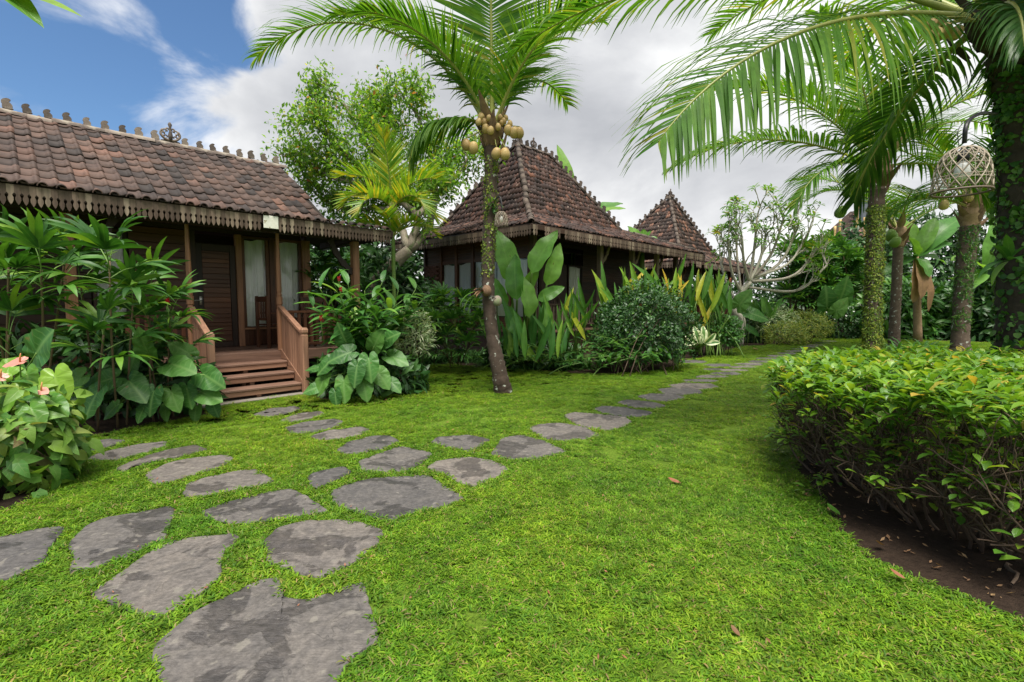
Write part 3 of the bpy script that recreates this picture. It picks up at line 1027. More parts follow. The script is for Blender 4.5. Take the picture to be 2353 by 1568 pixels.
def place_tiles(house, roof, cands, tm, mat, limit=300):
    hw = house.matrix_basis
    cp = np.array(hw.inverted() @ Vector((0, 0, CAM_H)))
    cands.sort(key=lambda c: np.linalg.norm(c[1] - cp))
    me = make_mesh('roof_tile', tm[0], tm[1], tm[2], mat)
    for M, T in cands[:limit]:
        obj('roof_tile', me, roof, mat4=mat4(M, T))
    rest = cands[limit:]
    if rest:
        obj('roof_tile_mass', mass_mesh('roof_tile_mass', tm, [c[0] for c in rest], [c[1] for c in rest], mat), roof, kind='stuff')


def half_pipe(L, r, th=0.012, seg=8):
    V, F = [], []
    for y, rr in ((0, r), (L, r * 0.9)):
        for i in range(seg + 1):
            a = PI * i / seg
            V.append((math.cos(a) * rr, y, math.sin(a) * rr))
    k = seg + 1
    for i in range(seg):
        F.append((i + 1, i, k + i, k + i + 1))
    for i in range(k):
        a = PI * i / seg
        V.append((math.cos(a) * (r - th), 0.001, math.sin(a) * (r - th)))
    for i in range(seg):
        F.append((i, i + 1, 2 * k + i + 1, 2 * k + i))
    return np.array(V), F, np.zeros((len(V), 2))


def ridge_caps(roof, p0, p1, r, L, mat=None, jit=0.01, n_up=(0, 0, 1), name='ridge_tile'):
    p0, p1 = np.asarray(p0, float), np.asarray(p1, float)
    D = np.linalg.norm(p1 - p0)
    k = max(1, int(D / L))
    me = make_mesh(name, *half_pipe(D / k * 1.12, r), mat or M_CAP)
    for i in range(k):
        d = norm(p1 - p0) + RNG.normal(0, 0.015, 3)
        o = obj(name, me, roof, mat4=mat4(frame1(d, n_up), p0 + (p1 - p0) * i / k + RNG.normal(0, jit * 0.5, 3)))


KNOB = [(-0.05, 0), (-0.055, 0.03), (-0.05, 0.06), (-0.062, 0.085), (-0.05, 0.115), (-0.02, 0.135), (0.012, 0.14), (0.035, 0.125), (0.03, 0.112), (0.012, 0.108), (0.02, 0.09), (0.045, 0.06), (0.05, 0.035), (0.04, 0.025), (0.06, 0.0)]


def smooth_outline(pts, it=2):
    p = np.asarray(pts, float)
    for _ in range(it):
        q = np.empty((2 * len(p), 2))
        q[0::2] = 0.75 * p + 0.25 * np.roll(p, -1, 0)
        q[1::2] = 0.25 * p + 0.75 * np.roll(p, -1, 0)
        p = q
    return [tuple(a) for a in p]


KNOB_G = extrude2d(smooth_outline(KNOB, 1), 0.045)
KNOB_G[0][:, 1] -= 0.022


def crest_geo(s=1.0):
    """open scrollwork crest: two mirrored rows of curls, a central stem and bud, a solid foot"""
    mb = MB()
    def curl(cx, cz, r, a0, turns, sgn, th):
        pts = []
        for k in range(16):
            q = k / 15
            a = a0 + sgn * turns * 2 * PI * q
            rr = r * (1 - 0.75 * q)
            pts.append((cx + math.cos(a) * rr, 0, cz + math.sin(a) * rr))
        return tube(pts, [th * (1 - 0.5 * k / 15) for k in range(16)], 6)
    for sg in (-1, 1):
        for cx, cz, r, a0, tn in ((0.07, 0.09, 0.05, -PI / 2, 0.9), (0.11, 0.14, 0.045, -PI / 2, 0.9), (0.085, 0.2, 0.045, -PI / 2, 0.95), (0.04, 0.235, 0.035, -PI / 2, 0.9)):
            a = a0 if sg > 0 else -PI / 2
            mb.add(*curl(sg * cx, cz, r, a, tn, sg, 0.019))
        mb.add(*tube(spline([(sg * 0.02, 0, 0.03), (sg * 0.10, 0, 0.06), (sg * 0.16, 0, 0.14), (sg * 0.13, 0, 0.22)], 10), [0.024] * 6 + [0.017] * 4, 6))
    mb.add(*tube([(0, 0, 0.02), (0, 0, 0.12), (0.005, 0, 0.2), (0.0, 0, 0.27), (0, 0, 0.33), (0, 0, 0.37)], [0.03, 0.042, 0.024, 0.02, 0.036, 0.014], 8))
    mb.add(*extrude2d(smooth_outline([(-0.16, 0), (-0.15, 0.03), (-0.08, 0.035), (-0.04, 0.06), (0.04, 0.06), (0.08, 0.035), (0.15, 0.03), (0.16, 0)], 1), 0.05))
    v = np.concatenate(mb.v) * s
    return v, mb.f, np.concatenate(mb.uv)


def knobs(roof, p0, p1, n, s, mat, skip=None, flip=1, lean=True):
    p0, p1 = np.asarray(p0, float), np.asarray(p1, float)
    me = make_mesh('ridge_ornament', KNOB_G[0] * s, KNOB_G[1], KNOB_G[2], mat, smooth=False)
    d = norm(p1 - p0)
    hx = norm(np.array([d[0], d[1], 0]))
    for i in range(n):
        if skip is not None and i == skip:
            continue
        T = p0 + (p1 - p0) * (i + 0.5) / n
        x = norm(hx * flip + np.array([0, 0, RNG.normal(0, 0.06)]))
        y = norm(np.cross((0, 0, 1), x))
        z = np.cross(x, y)
        M = np.column_stack([x, y, z]) * RNG.uniform(0.9, 1.1)
        obj('ridge_ornament', me, roof, mat4=mat4(M, T + RNG.normal(0, 0.006, 3)))


def lappet(w, h):
    p = [(0, 0), (w, 0), (w, -0.40 * h), (w * 0.86, -0.44 * h), (w * 0.74, -0.5 * h), (w * 0.78, -0.56 * h), (w * 0.9, -0.64 * h), (w * 0.9, -0.76 * h), (w * 0.72, -0.9 * h), (w * 0.5, -h),
         (w * 0.28, -0.9 * h), (w * 0.1, -0.76 * h), (w * 0.1, -0.64 * h), (w * 0.22, -0.56 * h), (w * 0.26, -0.5 * h), (w * 0.14, -0.44 * h), (0, -0.40 * h)]
    return extrude2d(p, 0.012)


def fringe(fascia, p0, p1, w, h, mats, outward, skip=()):
    """a row of single carved boards hung along an eave"""
    p0, p1 = np.asarray(p0, float), np.asarray(p1, float)
    L = np.linalg.norm(p1 - p0)
    n = int(L / w)
    me = [make_mesh('fringe_board', *lappet(w * 0.985, h * k), mats[2], smooth=False) for k in (0.97, 1.0, 1.04)]
    x = norm(p1 - p0)
    z = np.array([0, 0, 1.0])
    y = -norm(np.asarray(outward, float))
    x2 = np.cross(y, z)
    if x2 @ x < 0:
        p0, p1, x = p1, p0, -x
    for i in range(n):
        t = i * w
        if any(a < t + w / 2 < b for a, b in skip):
            continue
        M = np.column_stack([x, y, np.cross(x, y)])
        obj('fringe_board', me[int(RNG.integers(3))], fascia, mat4=mat4(M, p0 + x * t + y * RNG.uniform(-0.004, 0.004)))


def curtain_mesh(w, h, folds=9, amp=0.03, seed=0):
    nx, nz = folds * 6, 8
    r = np.random.default_rng(seed)
    ph = r.uniform(0, 6, 4)
    V, F, UV = [], [], []
    for j in range(nz + 1):
        tz = j / nz
        for i in range(nx + 1):
            tx = i / nx
            y = amp * (math.sin(tx * folds * 2 * PI + ph[0] + 0.5 * math.sin(tz * 2 + ph[1])) + 0.4 * math.sin(tx * folds * 3.3 * PI + ph[2] + tz)) * (0.5 + 0.5 * (1 - tz) + 0.2)
            V.append((tx * w, y, tz * h - (0.025 * math.sin(tx * PI * 2 + ph[3]) if j == nz else 0)))
            UV.append((tx, tz))
    for j in range(nz):
        for i in range(nx):
            a = j * (nx + 1) + i
            F.append((a, a + 1, a + nx + 2, a + nx + 1))
    return make_mesh('curtain', V, F, UV, M_CURTAIN)


def window(house, x0, x1, y, z0, z1, wood, seed=0, fw=0.05, curtain=(0.0, 1.0)):
    """window in a wall facing -y of the house frame: frame bars, pane, curtain"""
    fr = empty('window', parent=house)
    for a, b, c, d in ((x0, x0 + fw, z0, z1), (x1 - fw, x1, z0, z1)):
        box('window_frame', fr, a, b, y - 0.03, y + 0.05, c, d, wood)
    for c, d in ((z0 - fw, z0), (z1, z1 + fw)):
        box('window_frame', fr, x0 - 0.01, x1 + 0.01, y - 0.034, y + 0.05, c, d, wood)
    obj('pane', make_mesh('pane', [(x0 + fw, y + 0.012, z0), (x1 - fw, y + 0.012, z0), (x1 - fw, y + 0.012, z1), (x0 + fw, y + 0.012, z1)], [(0, 1, 2, 3)], None, M_GLASS), fr)
    w = x1 - x0
    a, b = curtain
    obj('curtain', curtain_mesh(w * (b - a) - 0.02, z1 - z0 - 0.01, max(3, int(w * (b - a) * 10)), 0.034, seed), fr, loc=(x0 + w * a + 0.01, y + 0.085, z0 + 0.005))
    return fr


def roof_slab(house, polys, mat, th=0.05):
    """closed dark boarding under the tiles"""
    mb = MB()
    for p in polys:
        p = np.asarray(p, float)
        n = norm(np.cross(p[1] - p[0], p[2] - p[0]))
        k = len(p)
        q = p - n * 0.02
        b = q - np.array([0, 0, th])
        mb.add(np.vstack([q, b]), [tuple(range(k)), tuple(range(2 * k - 1, k - 1, -1))] + [(i, i + k, (i + 1) % k + k, (i + 1) % k) for i in range(k)])
    return obj('roof', mb.mesh('roof', mat, smooth=False), house)


def carved_column(parent, x, y, z0, z1, mats):
    """slim porch column: square carved foot, turned rings, then an eight-sided tapering shaft"""
    prof = [(0, .050, 4), (.70, .050, 4), (.72, .040, 8), (.75, .046, 8), (.78, .036, 8), (.80, .048, 4), (.92, .048, 4), (.93, .036, 8), (.96, .044, 8), (.99, .034, 8), (1.02, .040, 8), (1.3, .039, 8), (z1 - z0, .026, 8)]
    V, F = [], []
    for k, (z, r, s) in enumerate(prof):
        for i in range(8):
            a = 2 * PI * i / 8 + PI / 8
            if s == 4:
                c, d = math.cos(a), math.sin(a)
                m = max(abs(c), abs(d))
                V.append((x + r * c / m * 0.98, y + r * d / m * 0.98, z0 + z))
            else:
                V.append((x + r * math.cos(a), y + r * math.sin(a), z0 + z))
    for k in range(len(prof) - 1):
        for i in range(8):
            j = (i + 1) % 8
            F.append((k * 8 + i, k * 8 + j, k * 8 + 8 + j, k * 8 + 8 + i))
    return obj('porch_column', make_mesh('porch_column', V, F, None, mats[2], smooth=False), parent)


def brace(parent, p0, p1, bulge, w, th, mats, name='bracket'):
    """curved timber bracket between a post and a beam, flat board"""
    p0, p1 = np.asarray(p0, float), np.asarray(p1, float)
    c = np.array([p1[0], p1[1], p0[2]])
    mid = (p0 + p1) / 2 + (np.array([p0[0], p0[1], p1[2]]) - (p0 + p1) / 2) * bulge
    pts = spline([p0, mid, p1], 12)
    tan = np.gradient(pts, axis=0)
    h = norm(np.array([p1[0] - p0[0], p1[1] - p0[1], 0]))
    sd_ = np.array([-h[1], h[0], 0])
    V, F = [], []
    for i, p in enumerate(pts):
        t = norm(tan[i])
        nn = np.cross(sd_, t)
        ww = w * (1 + 0.25 * math.sin(i * 1.9))
        for a, b in ((-1, -1), (1, -1), (1, 1), (-1, 1)):
            V.append(p + nn * ww / 2 * a + sd_ * th / 2 * b)
    for i in range(len(pts) - 1):
        for j in range(4):
            k = (j + 1) % 4
            F.append((i * 4 + j, i * 4 + k, i * 4 + 4 + k, i * 4 + 4 + j))
    F += [(0, 1, 2, 3), tuple(4 * (len(pts) - 1) + q for q in (3, 2, 1, 0))]
    return obj(name, make_mesh(name, V, F, None, mats[2], smooth=False), parent)


def newel(parent, x, y, z1, mats, w=0.092):
    h = w / 2
    prof = [(0, h), (z1 - .12, h), (z1 - .115, h * .86), (z1 - .095, h * .86), (z1 - .075, h * 1.06), (z1 - .035, h * 1.06), (z1, h * .72)]
    V, F = [], []
    c = 0.16
    for z, r in prof:
        for a, b in ((-1, -1 + c), (-1 + c, -1), (1 - c, -1), (1, -1 + c), (1, 1 - c), (1 - c, 1), (-1 + c, 1), (-1, 1 - c)):
            V.append((x + a * r, y + b * r, z))
    for k in range(len(prof) - 1):
        for i in range(8):
            j = (i + 1) % 8
            F.append((k * 8 + i, k * 8 + j, k * 8 + 8 + j, k * 8 + 8 + i))
    F.append(tuple((len(prof) - 1) * 8 + i for i in range(8)))
    return obj('newel_post', make_mesh('newel_post', V, F, None, mats[2], smooth=False), parent)


# ------------------------------------------------------------------ the left house
def left_house():
    hs = thing('wooden_house', 'long brown wooden house with tiled roof, porch steps and crested ridge, on the left', 'house', H1, HANG)
    ZE, VE = 2.86, 0.35              # eave
    ZR, VR = 4.25, 2.72              # ridge
    SL, SR = -3.4, 2.95              # deck ends
    slope = norm((0, VR - VE, ZR - ZE))
    Ls = math.hypot(VR - VE, ZR - ZE)
    ve2, zb = 5.1, ZE
    S0 = -4.2
    gv = 2.12
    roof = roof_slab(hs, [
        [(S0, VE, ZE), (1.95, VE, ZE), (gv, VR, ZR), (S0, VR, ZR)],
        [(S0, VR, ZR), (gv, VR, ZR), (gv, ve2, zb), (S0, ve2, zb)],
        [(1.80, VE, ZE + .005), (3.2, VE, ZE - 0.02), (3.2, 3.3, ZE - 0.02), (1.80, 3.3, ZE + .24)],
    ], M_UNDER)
    # gable filling
    obj('gable_wall', make_mesh('gable_wall', [(1.9, VE + .25, ZE + .02), (1.9, ve2 - .2, ZE + .02), (1.98, VR, ZR - 0.1)], [(0, 1, 2)], None, W_DARK[0]), hs)
    tw, tl = 0.165, 0.262
    tm = pantile(tw, tl)
    c = []
    lay_tiles(c, (0, VE - 0.04, ZE - 0.02), (1, 0, 0), slope, [(-2.75, 0), (1.86, 0), (1.90, 0.4), (gv, Ls), (-2.75, Ls)], tw, tl)
    lay_tiles(c, (0, VE - 0.04, ZE + 0.0), (1, 0, -0.02), norm((0, 1, 0.085)), [(1.82, 0), (3.16, 0), (3.16, 2.5), (1.95, 2.5)], tw, tl)
    place_tiles(hs, roof, c, tm, M_TILE1)
    # ridge: cap tiles, bird-shaped knobs, crest
    ridge_caps(roof, (-2.9, VR, ZR - 0.01), (gv + 0.02, VR, ZR - 0.01), 0.075, 0.30)
    knobs(roof, (-2.8, VR, ZR + 0.055), (gv - 0.02, VR, ZR + 0.055), 22, 1.0, M_CAP, skip=13, flip=1)
    v, f, uv = crest_geo(0.92)
    obj('ridge_crest', make_mesh('ridge_crest', v, f, uv, M_CAP), roof, loc=(-2.8 + (gv + 2.78) * 13.5 / 22, VR, ZR + 0.06))
    # row of half-round tile ends under the eave
    me = make_mesh('eave_tile', *half_pipe(0.14, 0.052), M_TILE1)
    for i in range(36):
        x = -2.7 + i * 0.165 + 0.128
        if x < 3.14:
            obj('eave_tile', me, roof, mat4=mat4(frame1((0, 1, 0.3)), (x, VE - 0.065, ZE - 0.022)))
    # fascia and carved boards
    fs = box('fascia', hs, S0, 3.19, VE - 0.012, VE + 0.016, ZE - 0.15, ZE - 0.03, W_DARK)
    fringe(fs, (-3.0, VE - 0.022, ZE - 0.035), (3.19, VE - 0.022, ZE - 0.035), 0.062, 0.235, W_GREY, (0, -1, 0), skip=[(3.86, 4.10)])
    box('name_plate', hs, 0.87, 1.09, VE - 0.045, VE - 0.028, ZE - 0.225, ZE - 0.03, M_PLATE, label='stained pale square plate among the carved boards')
    fe = box('fascia', hs, 3.165, 3.19, VE + .02, 3.3, ZE - 0.17, ZE - 0.05, W_DARK)
    # rafters and beams
    for x in np.arange(-3.2, 3.2, 0.5):
        beam('rafter', hs, (x, VE + 0.03, ZE - 0.10), (x, 2.35, ZE + 0.02 if x > 1.9 else ZE + 0.55), 0.05, 0.07, W_DARK)
    box('porch_beam', hs, S0, 2.82, 0.95, 1.05, 2.66, 2.76, W_DARK)
    box('porch_beam', hs, 2.70, 2.80, 1.052, 2.4, 2.62, 2.74, W_DARK)
    # porch floor
    dk = empty('porch_floor', parent=hs)
    nv = 10
    for i in range(nv):
        a = 1.0 + i * 1.42 / nv
        box('floor_plank', dk, SL, SR, a, a + 1.42 / nv - 0.005, 0.615, 0.655, W_TREAD)
    box('floor_edge', dk, SL, SR, 0.965, 0.998, 0.47, 0.648, W_TREAD)
    for x in (-2.9, -1.35, 0.0, 1.32, 2.75):
        box('foundation_post', hs, x - .07, x + .07, 1.06, 1.2, 0, 0.614, W_DARK)
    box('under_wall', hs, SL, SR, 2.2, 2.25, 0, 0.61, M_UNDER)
    box('plinth', hs, -0.15, 1.5, -0.02, 0.35, 0, 0.035, M_PLASTER, b=0.01)
    # front wall: planks, door, windows
    W = 2.4
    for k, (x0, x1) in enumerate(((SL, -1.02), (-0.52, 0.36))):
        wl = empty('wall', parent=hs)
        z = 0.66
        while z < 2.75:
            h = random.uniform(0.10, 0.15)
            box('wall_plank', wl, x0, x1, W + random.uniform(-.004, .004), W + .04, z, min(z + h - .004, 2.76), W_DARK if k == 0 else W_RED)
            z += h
    box('wall_post', hs, 0.33, 0.42, W - .05, W + .06, 0.656, 2.76, W_DARK)
    box('wall_post', hs, 1.07, 1.17, W - .05, W + .06, 0.656, 2.76, W_COL)
    box('wall_post', hs, 2.30, 2.46, W - .07, W + .09, 0.0, 2.76, W_COL)
    box('lintel', hs, S0, 2.29, W - .03, W + .08, 2.762, 2.90, W_DARK)
    dr = empty('door', parent=hs)
    for a, b, c_, d in ((0.425, 0.52, 0.66, 2.55), (0.97, 1.065, 0.66, 2.55), (0.521, 0.969, 0.66, 0.76), (0.521, 0.969, 2.42, 2.55)):
        box('door_stile', dr, a, b, W - .012, W + .03, c_, d, W_DARK)
    z = 0.765
    while z < 2.40:
        h = random.uniform(0.07, 0.115)
        box('door_plank', dr, 0.523, 0.967, W + .004 + random.uniform(0, .005), W + .03, z, min(z + h - .003, 2.418), W_RED)
        z += h
    hm = MB()
    hm.add(*tube([(0.47, W - .012, 1.52), (0.47, W - .05, 1.52)], 0.011, 8))
    hm.add(*tube(spline([(0.47, W - .05, 1.52), (0.40, W - .056, 1.525), (0.35, W - .05, 1.515)], 8), 0.009, 8))
    hm.add(*box_geo(0.448, 0.492, W - .02, W - .0125, 1.44, 1.60, .003))
    obj('door_handle', hm.mesh('door_handle', M_METAL), dr)
    # carved panel over door
    cv = [(0.43, 2.56), (1.06, 2.56), (1.06, 2.52)] + [(0.745 + 0.31 * math.cos(a), 2.40 + 0.10 * math.sin(a) + 0.015 * math.sin(a * 9)) for a in np.linspace(0.1, PI - 0.1, 22)] + [(0.43, 2.52)]
    window(hs, 1.175, 1.66, W, 1.02, 2.70, W_RED, 1)
    window(hs, 1.75, 2.295, W, 1.02, 2.70, W_RED, 2)
    box('wall_post', hs, 1.663, 1.748, W - .055, W + .06, 0.656, 2.76, W_RED)
    window(hs, -1.0, -0.54, W, 1.1, 2.62, W_DARK, 3)
    bw = empty('wall', parent=hs)
    x = 1.175
    while x < 2.295:
        w_ = random.uniform(0.07, 0.10)
        box('wall_plank', bw, x, min(x + w_ - .003, 2.296), W + .0, W + .03, 0.66, 0.968, W_RED)
        x += w_
    box('sill', hs, 1.172, 2.298, W - .06, W + .0, 0.969, 0.9695 + .03, W_COL)
    # room behind (closes the view through the panes)
    box('side_wall', hs, 2.42, 2.46, W + .092, 4.9, 0.656, 2.86, W_RED)
    box('back_wall', hs, SL, 2.41, 3.6, 3.64, 0.656, 2.86, W_DARK)
    box('room_floor', hs, SL, 2.40, W + .1, 3.59, 0.60, 0.64, W_DARK)
    # columns, posts, brackets
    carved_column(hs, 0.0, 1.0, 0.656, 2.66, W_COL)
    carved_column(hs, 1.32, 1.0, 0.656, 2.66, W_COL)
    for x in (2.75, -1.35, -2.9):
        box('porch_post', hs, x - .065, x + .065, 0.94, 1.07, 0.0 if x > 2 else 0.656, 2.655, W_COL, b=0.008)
    brace(hs, (2.70, 1.0, 2.05), (2.25, 1.0, 2.655), -0.15, 0.10, 0.05, W_DARK)
    brace(hs, (-1.29, 1.0, 2.05), (-0.85, 1.0, 2.655), -0.15, 0.10, 0.05, W_DARK)
    # railings along the floor edge
    for x0, x1 in ((1.37, 2.68), (-1.28, -0.05)):
        rl = empty('porch_railing', parent=hs)
        box('rail', rl, x0, x1, 0.97, 1.03, 1.30, 1.345, W_RED)
        box('rail', rl, x0, x1, 0.975, 1.025, 0.72, 0.765, W_RED)
        n = int((x1 - x0) / 0.105)
        for i in range(n):
            cx = x0 + (i + .5) * (x1 - x0) / n
            box('baluster', rl, cx - .028, cx + .028, 0.985, 1.012, 0.767, 1.298, W_RED, b=.003)
    # porch steps
    st = empty('porch_steps', parent=hs)
    for k in range(3):
        zt = 0.155 + 0.158 * k
        v0 = 0.09 + 0.285 * k
        box('tread', st, 0.035, 1.285, v0, v0 + 0.30, zt - 0.0, zt + 0.035, W_TREAD, b=.006)
        box('tread_front', st, 0.035, 1.285, v0 + .012, v0 + .05, zt - 0.075, zt - 0.002, W_STAIR, b=.005)
        box('step_support', st, 0.62, 0.69, v0 + .06, v0 + .26, 0.036, zt - 0.003, W_STAIR, b=.005)
    for x in (0.0, 1.318):
        beam('stringer', st, (x, 0.03, 0.07), (x, 1.0, 0.60), 0.045, 0.20, W_STAIR)
        newel(st, x, 0.02, 1.08 if x else 1.06, W_STAIR)
        beam('stair_rail', st, (x, 0.04, 0.99), (x, 0.955, 1.40), 0.085, 0.05, W_STAIR)
        for k in range(7):
            t = (k + 0.7) / 7.6
            y = 0.07 + t * 0.88
            box('baluster', st, x - .014, x + .014, y - .05, y + .05, 0.10 + t * .55, 0.965 + t * 0.41, W_STAIR, b=.003)
        beam('post_foot', st, (x, -0.035, 0.09), (x, -0.13, 0.0), 0.06, 0.05, W_STAIR)
    return hs


HOUSE1 = left_house()


# ------------------------------------------------------------------ the two hipped houses behind
def hipped_house(name, label, org, E, B, RD, tmat, tw, tl, limit, fr_w, fr_h, knob_s, fine_front=True):
    """E eave rectangle (s0,s1,v0,v1,z), B break rectangle, RD ridge (s0,s1,v,z); two-pitch hipped roof"""
    hs = thing(name, label, 'house', org, HANG)
    e0, e1, f0, f1, ze = E
    b0, b1, g0, g1, zb = B
    r0, r1, rv, zr = RD
    EA, EB, EC, ED = (e0, f0, ze), (e1, f0, ze), (e1, f1, ze), (e0, f1, ze)
    BA, BB, BC, BD = (b0, g0, zb), (b1, g0, zb), (b1, g1, zb), (b0, g1, zb)
    RA, RB = (r0, rv, zr), (r1, rv, zr)
    planes = [[EA, EB, BB, BA], [EB, EC, BC, BB], [EC, ED, BD, BC], [ED, EA, BA, BD], [BA, BB, RB, RA], [BB, BC, RB], [BC, BD, RA, RB], [BD, BA, RA]]
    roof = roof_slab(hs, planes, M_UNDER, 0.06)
    cands = []

    def lay(pl):
        p = [np.asarray(q, float) for q in pl]
        es = norm(p[1] - p[0])
        n = norm(np.cross(p[1] - p[0], p[2] - p[0]))
        eu = np.cross(n, es)
        org_ = p[0] - eu * 0.03
        poly = [((q - org_) @ es, (q - org_) @ eu) for q in p]
        lay_tiles(cands, org_, es, eu, poly, tw, tl, jit=0.008)
    for i in (0, 3, 4, 7):
        lay(planes[i])
    place_tiles(hs, roof, cands, pantile(tw, tl, roll=0.03, nx=7), tmat, limit)
    up = (0, 0, 1)
    for a, b in ((BA, RA), (BB, RB), (BD, RA), (BC, RB), (RA, RB), (EA, BA), (EB, BB), (ED, BD)):
        ridge_caps(roof, a, b, 0.085, 0.28, M_CAPD, 0.02)
    for a, b, n in ((BB, RB, 15), (BD, RA, 12), (BA, RA, 0), (RA, RB, 5)):
        if n:
            knobs(roof, np.asarray(a) + np.array([0, 0, .07]), np.asarray(b) + np.array([0, 0, .07]), n, knob_s, M_CAPD, skip=2 if n == 5 else None, flip=-1 if a == BD else 1)
    v, f, uv = crest_geo(0.9)
    obj('ridge_crest', make_mesh('ridge_crest', v, f, uv, M_CAPD), roof, loc=((r0 + r1) / 2, rv, zr + 0.07))
    mes = make_mesh('ridge_crest', v * 0.6, f, uv, M_CAPD)
    obj('ridge_crest', mes, roof, loc=(r0, rv, zr + 0.06))
    fs = box('fascia', hs, e0 - .01, e1, f0 - .014, f0 + .014, ze - .15, ze - .03, W_DARK)
    fringe(fs, (e0, f0 - .026, ze - .05), (e1, f0 - .026, ze - .05), fr_w, fr_h, W_GREY, (0, -1, 0), skip=[(0.18, 0.42), (1.02, 1.2)])
    fl = box('fascia', hs, e0 - .014, e0 + .014, f0 + .016, f1, ze - .15, ze - .03, W_DARK)
    fringe(fl, (e0 - .026, f0, ze - .05), (e0 - .026, f1, ze - .05), fr_w, fr_h, W_GREY, (-1, 0, 0))
    return hs


O2 = P(1223, 516, 11.3)
O2.z = 0
ZE2 = 3.34


def middle_house():
    hs = hipped_house('wooden_house', 'dark wooden house with tall hipped tile roof behind the leaning coconut palm', O2,
                      (0, 9.7, 0, 6.3, ZE2), (1.2, 5.75, 1.2, 4.9, 3.88), (2.72, 4.25, 3.05, 6.38), M_TILE2, 0.135, 0.20, 300, 0.085, 0.25, 1.25)
    W, S = 2.3, 1.05          # wall lines
    zf = 0.75
    # floor, under wall
    box('porch_floor', hs, S, 9.2, 0.75, 5.6, zf - .06, zf, W_TREAD)
    box('under_wall', hs, S + .05, 9.1, 0.9, 5.5, 0, zf - .062, W_DARK)
    # left wall (facing -s): built in a turned frame so that windows can be reused
    lw = empty('wall', parent=hs)
    z = zf
    for k in range(5):
        box('wall_plank', lw, S, S + .04, 1.0, 5.6, zf + k * .07 + .002, zf + (k + 1) * .07 - .003, W_RED)
    for k in range(6):
        box('wall_plank', lw, S, S + .04, 1.0, 5.6, 2.78 + k * .09, 2.78 + (k + 1) * .09 - .004, W_RED)
    for v_ in (1.0, 1.75, 2.5, 3.25, 4.0, 4.75, 5.6):
        box('wall_post', hs, S - .04, S + .07, v_ - .05, v_ + .05, zf, 3.32, W_RED)
    box('lintel', hs, S - .02, S + .05, 1.06, 4.7, 2.68, 2.777, W_RED)
    for k, v_ in enumerate((1.0, 1.75, 2.5, 3.25, 4.0)):
        e = empty('window', parent=hs)
        for a in (v_ + .052, v_ + .70):
            box('window_frame', e, S - .02, S + .04, a - .0, a + .04, 1.12, 2.678, W_RED)
        obj('pane', make_mesh('pane', [(S + .01, v_ + .1, 1.12), (S + .01, v_ + .70, 1.12), (S + .01, v_ + .70, 2.67), (S + .01, v_ + .1, 2.67)], [(3, 2, 1, 0)], None, M_GLASS), e)
        c = obj('curtain', curtain_mesh(0.62, 1.54, 8, 0.02, 20 + k), e)
        c.location = (S + .08, v_ + .72, 1.125)
        c.rotation_euler = (0, 0, -PI / 2)
    # brick panel at the far end of the left wall
    box('side_wall', hs, S + .001, S + .05, 4.81, 5.6, zf + .36, 2.775, W_RED)
    bp = empty('brick_panel', parent=hs)
    bme = make_mesh('brick', *box_geo(0, .05, 0, .205, 0, .062, .006), M_BRICK, smooth=False)
    for j in range(22):
        for i in range(4):
            y = 4.82 + (i + (0.5 if j % 2 else 0)) * .215
            if y + .2 < 5.72:
                obj('brick', bme, bp, loc=(S - .06, y, 1.1 + j * .072))
    # front wall
    fw = empty('wall', parent=hs)
    z = zf
    while z < 3.3:
        h = random.uniform(.11, .15)
        box('wall_plank', fw, S + .06, 2.2, W, W + .04, z, z + h - .004, W_DARK)
        box('wall_plank', fw, 5.2, 9.0, W, W + .04, z, z + h - .004, W_DARK)
        z += h
    window(hs, 2.25, 2.95, W, 1.05, 2.7, W_DARK, 31, curtain=(0, .75))
    window(hs, 4.35, 5.15, W, 1.05, 2.7, W_DARK, 32)
    dr = empty('door', parent=hs)
    for i in range(4):
        a = 3.02 + i * .32
        box('door_plank', dr, a, a + .315, W + .005, W + .04, zf, 2.75, W_DARK)
    box('lintel', hs, S + .06, 9, W - .02, W + .06, 3.302, 3.42, W_DARK)
    box('back_wall', hs, S + .06, 9, 4.0, 4.05, zf, 3.4, W_DARK)
    box('ceiling', hs, S, 9.3, 0.4, 5.6, 3.44, 3.47, M_UNDER)
    for x in (1.05, 4.12, 6.0, 7.7, 9.2):
        box('porch_post', hs, x - .075, x + .075, .82, .97, 0, 3.24, W_GREY, b=.008)
        if x > 2:
            brace(hs, (x + .08, .9, 2.7), (x + .5, .9, 3.24), -0.15, .1, .05, W_GREY)
    box('porch_beam', hs, 0.9, 9.4, .84, .96, 3.242, 3.36, W_DARK)
    # railing and steps
    rl = empty('porch_railing', parent=hs)
    box('rail', rl, 1.2, 5.4, .86, .94, 1.42, 1.47, W_GREY)
    box('rail', rl, 1.2, 5.4, .87, .93, .86, .90, W_GREY)
    for i in range(32):
        x = 1.25 + i * .13
        box('baluster', rl, x - .03, x + .03, .885, .915, .902, 1.418, W_GREY, b=.003)
    st = empty('porch_steps', parent=hs)
    for k in range(4):
        box('tread', st, 5.5, 6.75, -.62 + k * .32, -.62 + k * .32 + .32, .12 + k * .15, .16 + k * .15, W_STAIR)
        box('tread_front', st, 5.5, 6.75, -.60 + k * .32, -.57 + k * .32, .02 + k * .15, .118 + k * .15, W_STAIR)
    for x in (5.46, 6.80):
        newel(st, x, -.62, 1.0, W_STAIR, .1)
        beam('stair_rail', st, (x, -.6, .92), (x, .86, 1.45), .08, .05, W_STAIR)
        beam('stringer', st, (x, -.6, .1), (x, .86, .68), .05, .2, W_STAIR)
    return hs


HOUSE2 = middle_house()

O3 = P(1588, 600, 19.5)
O3.z = 0


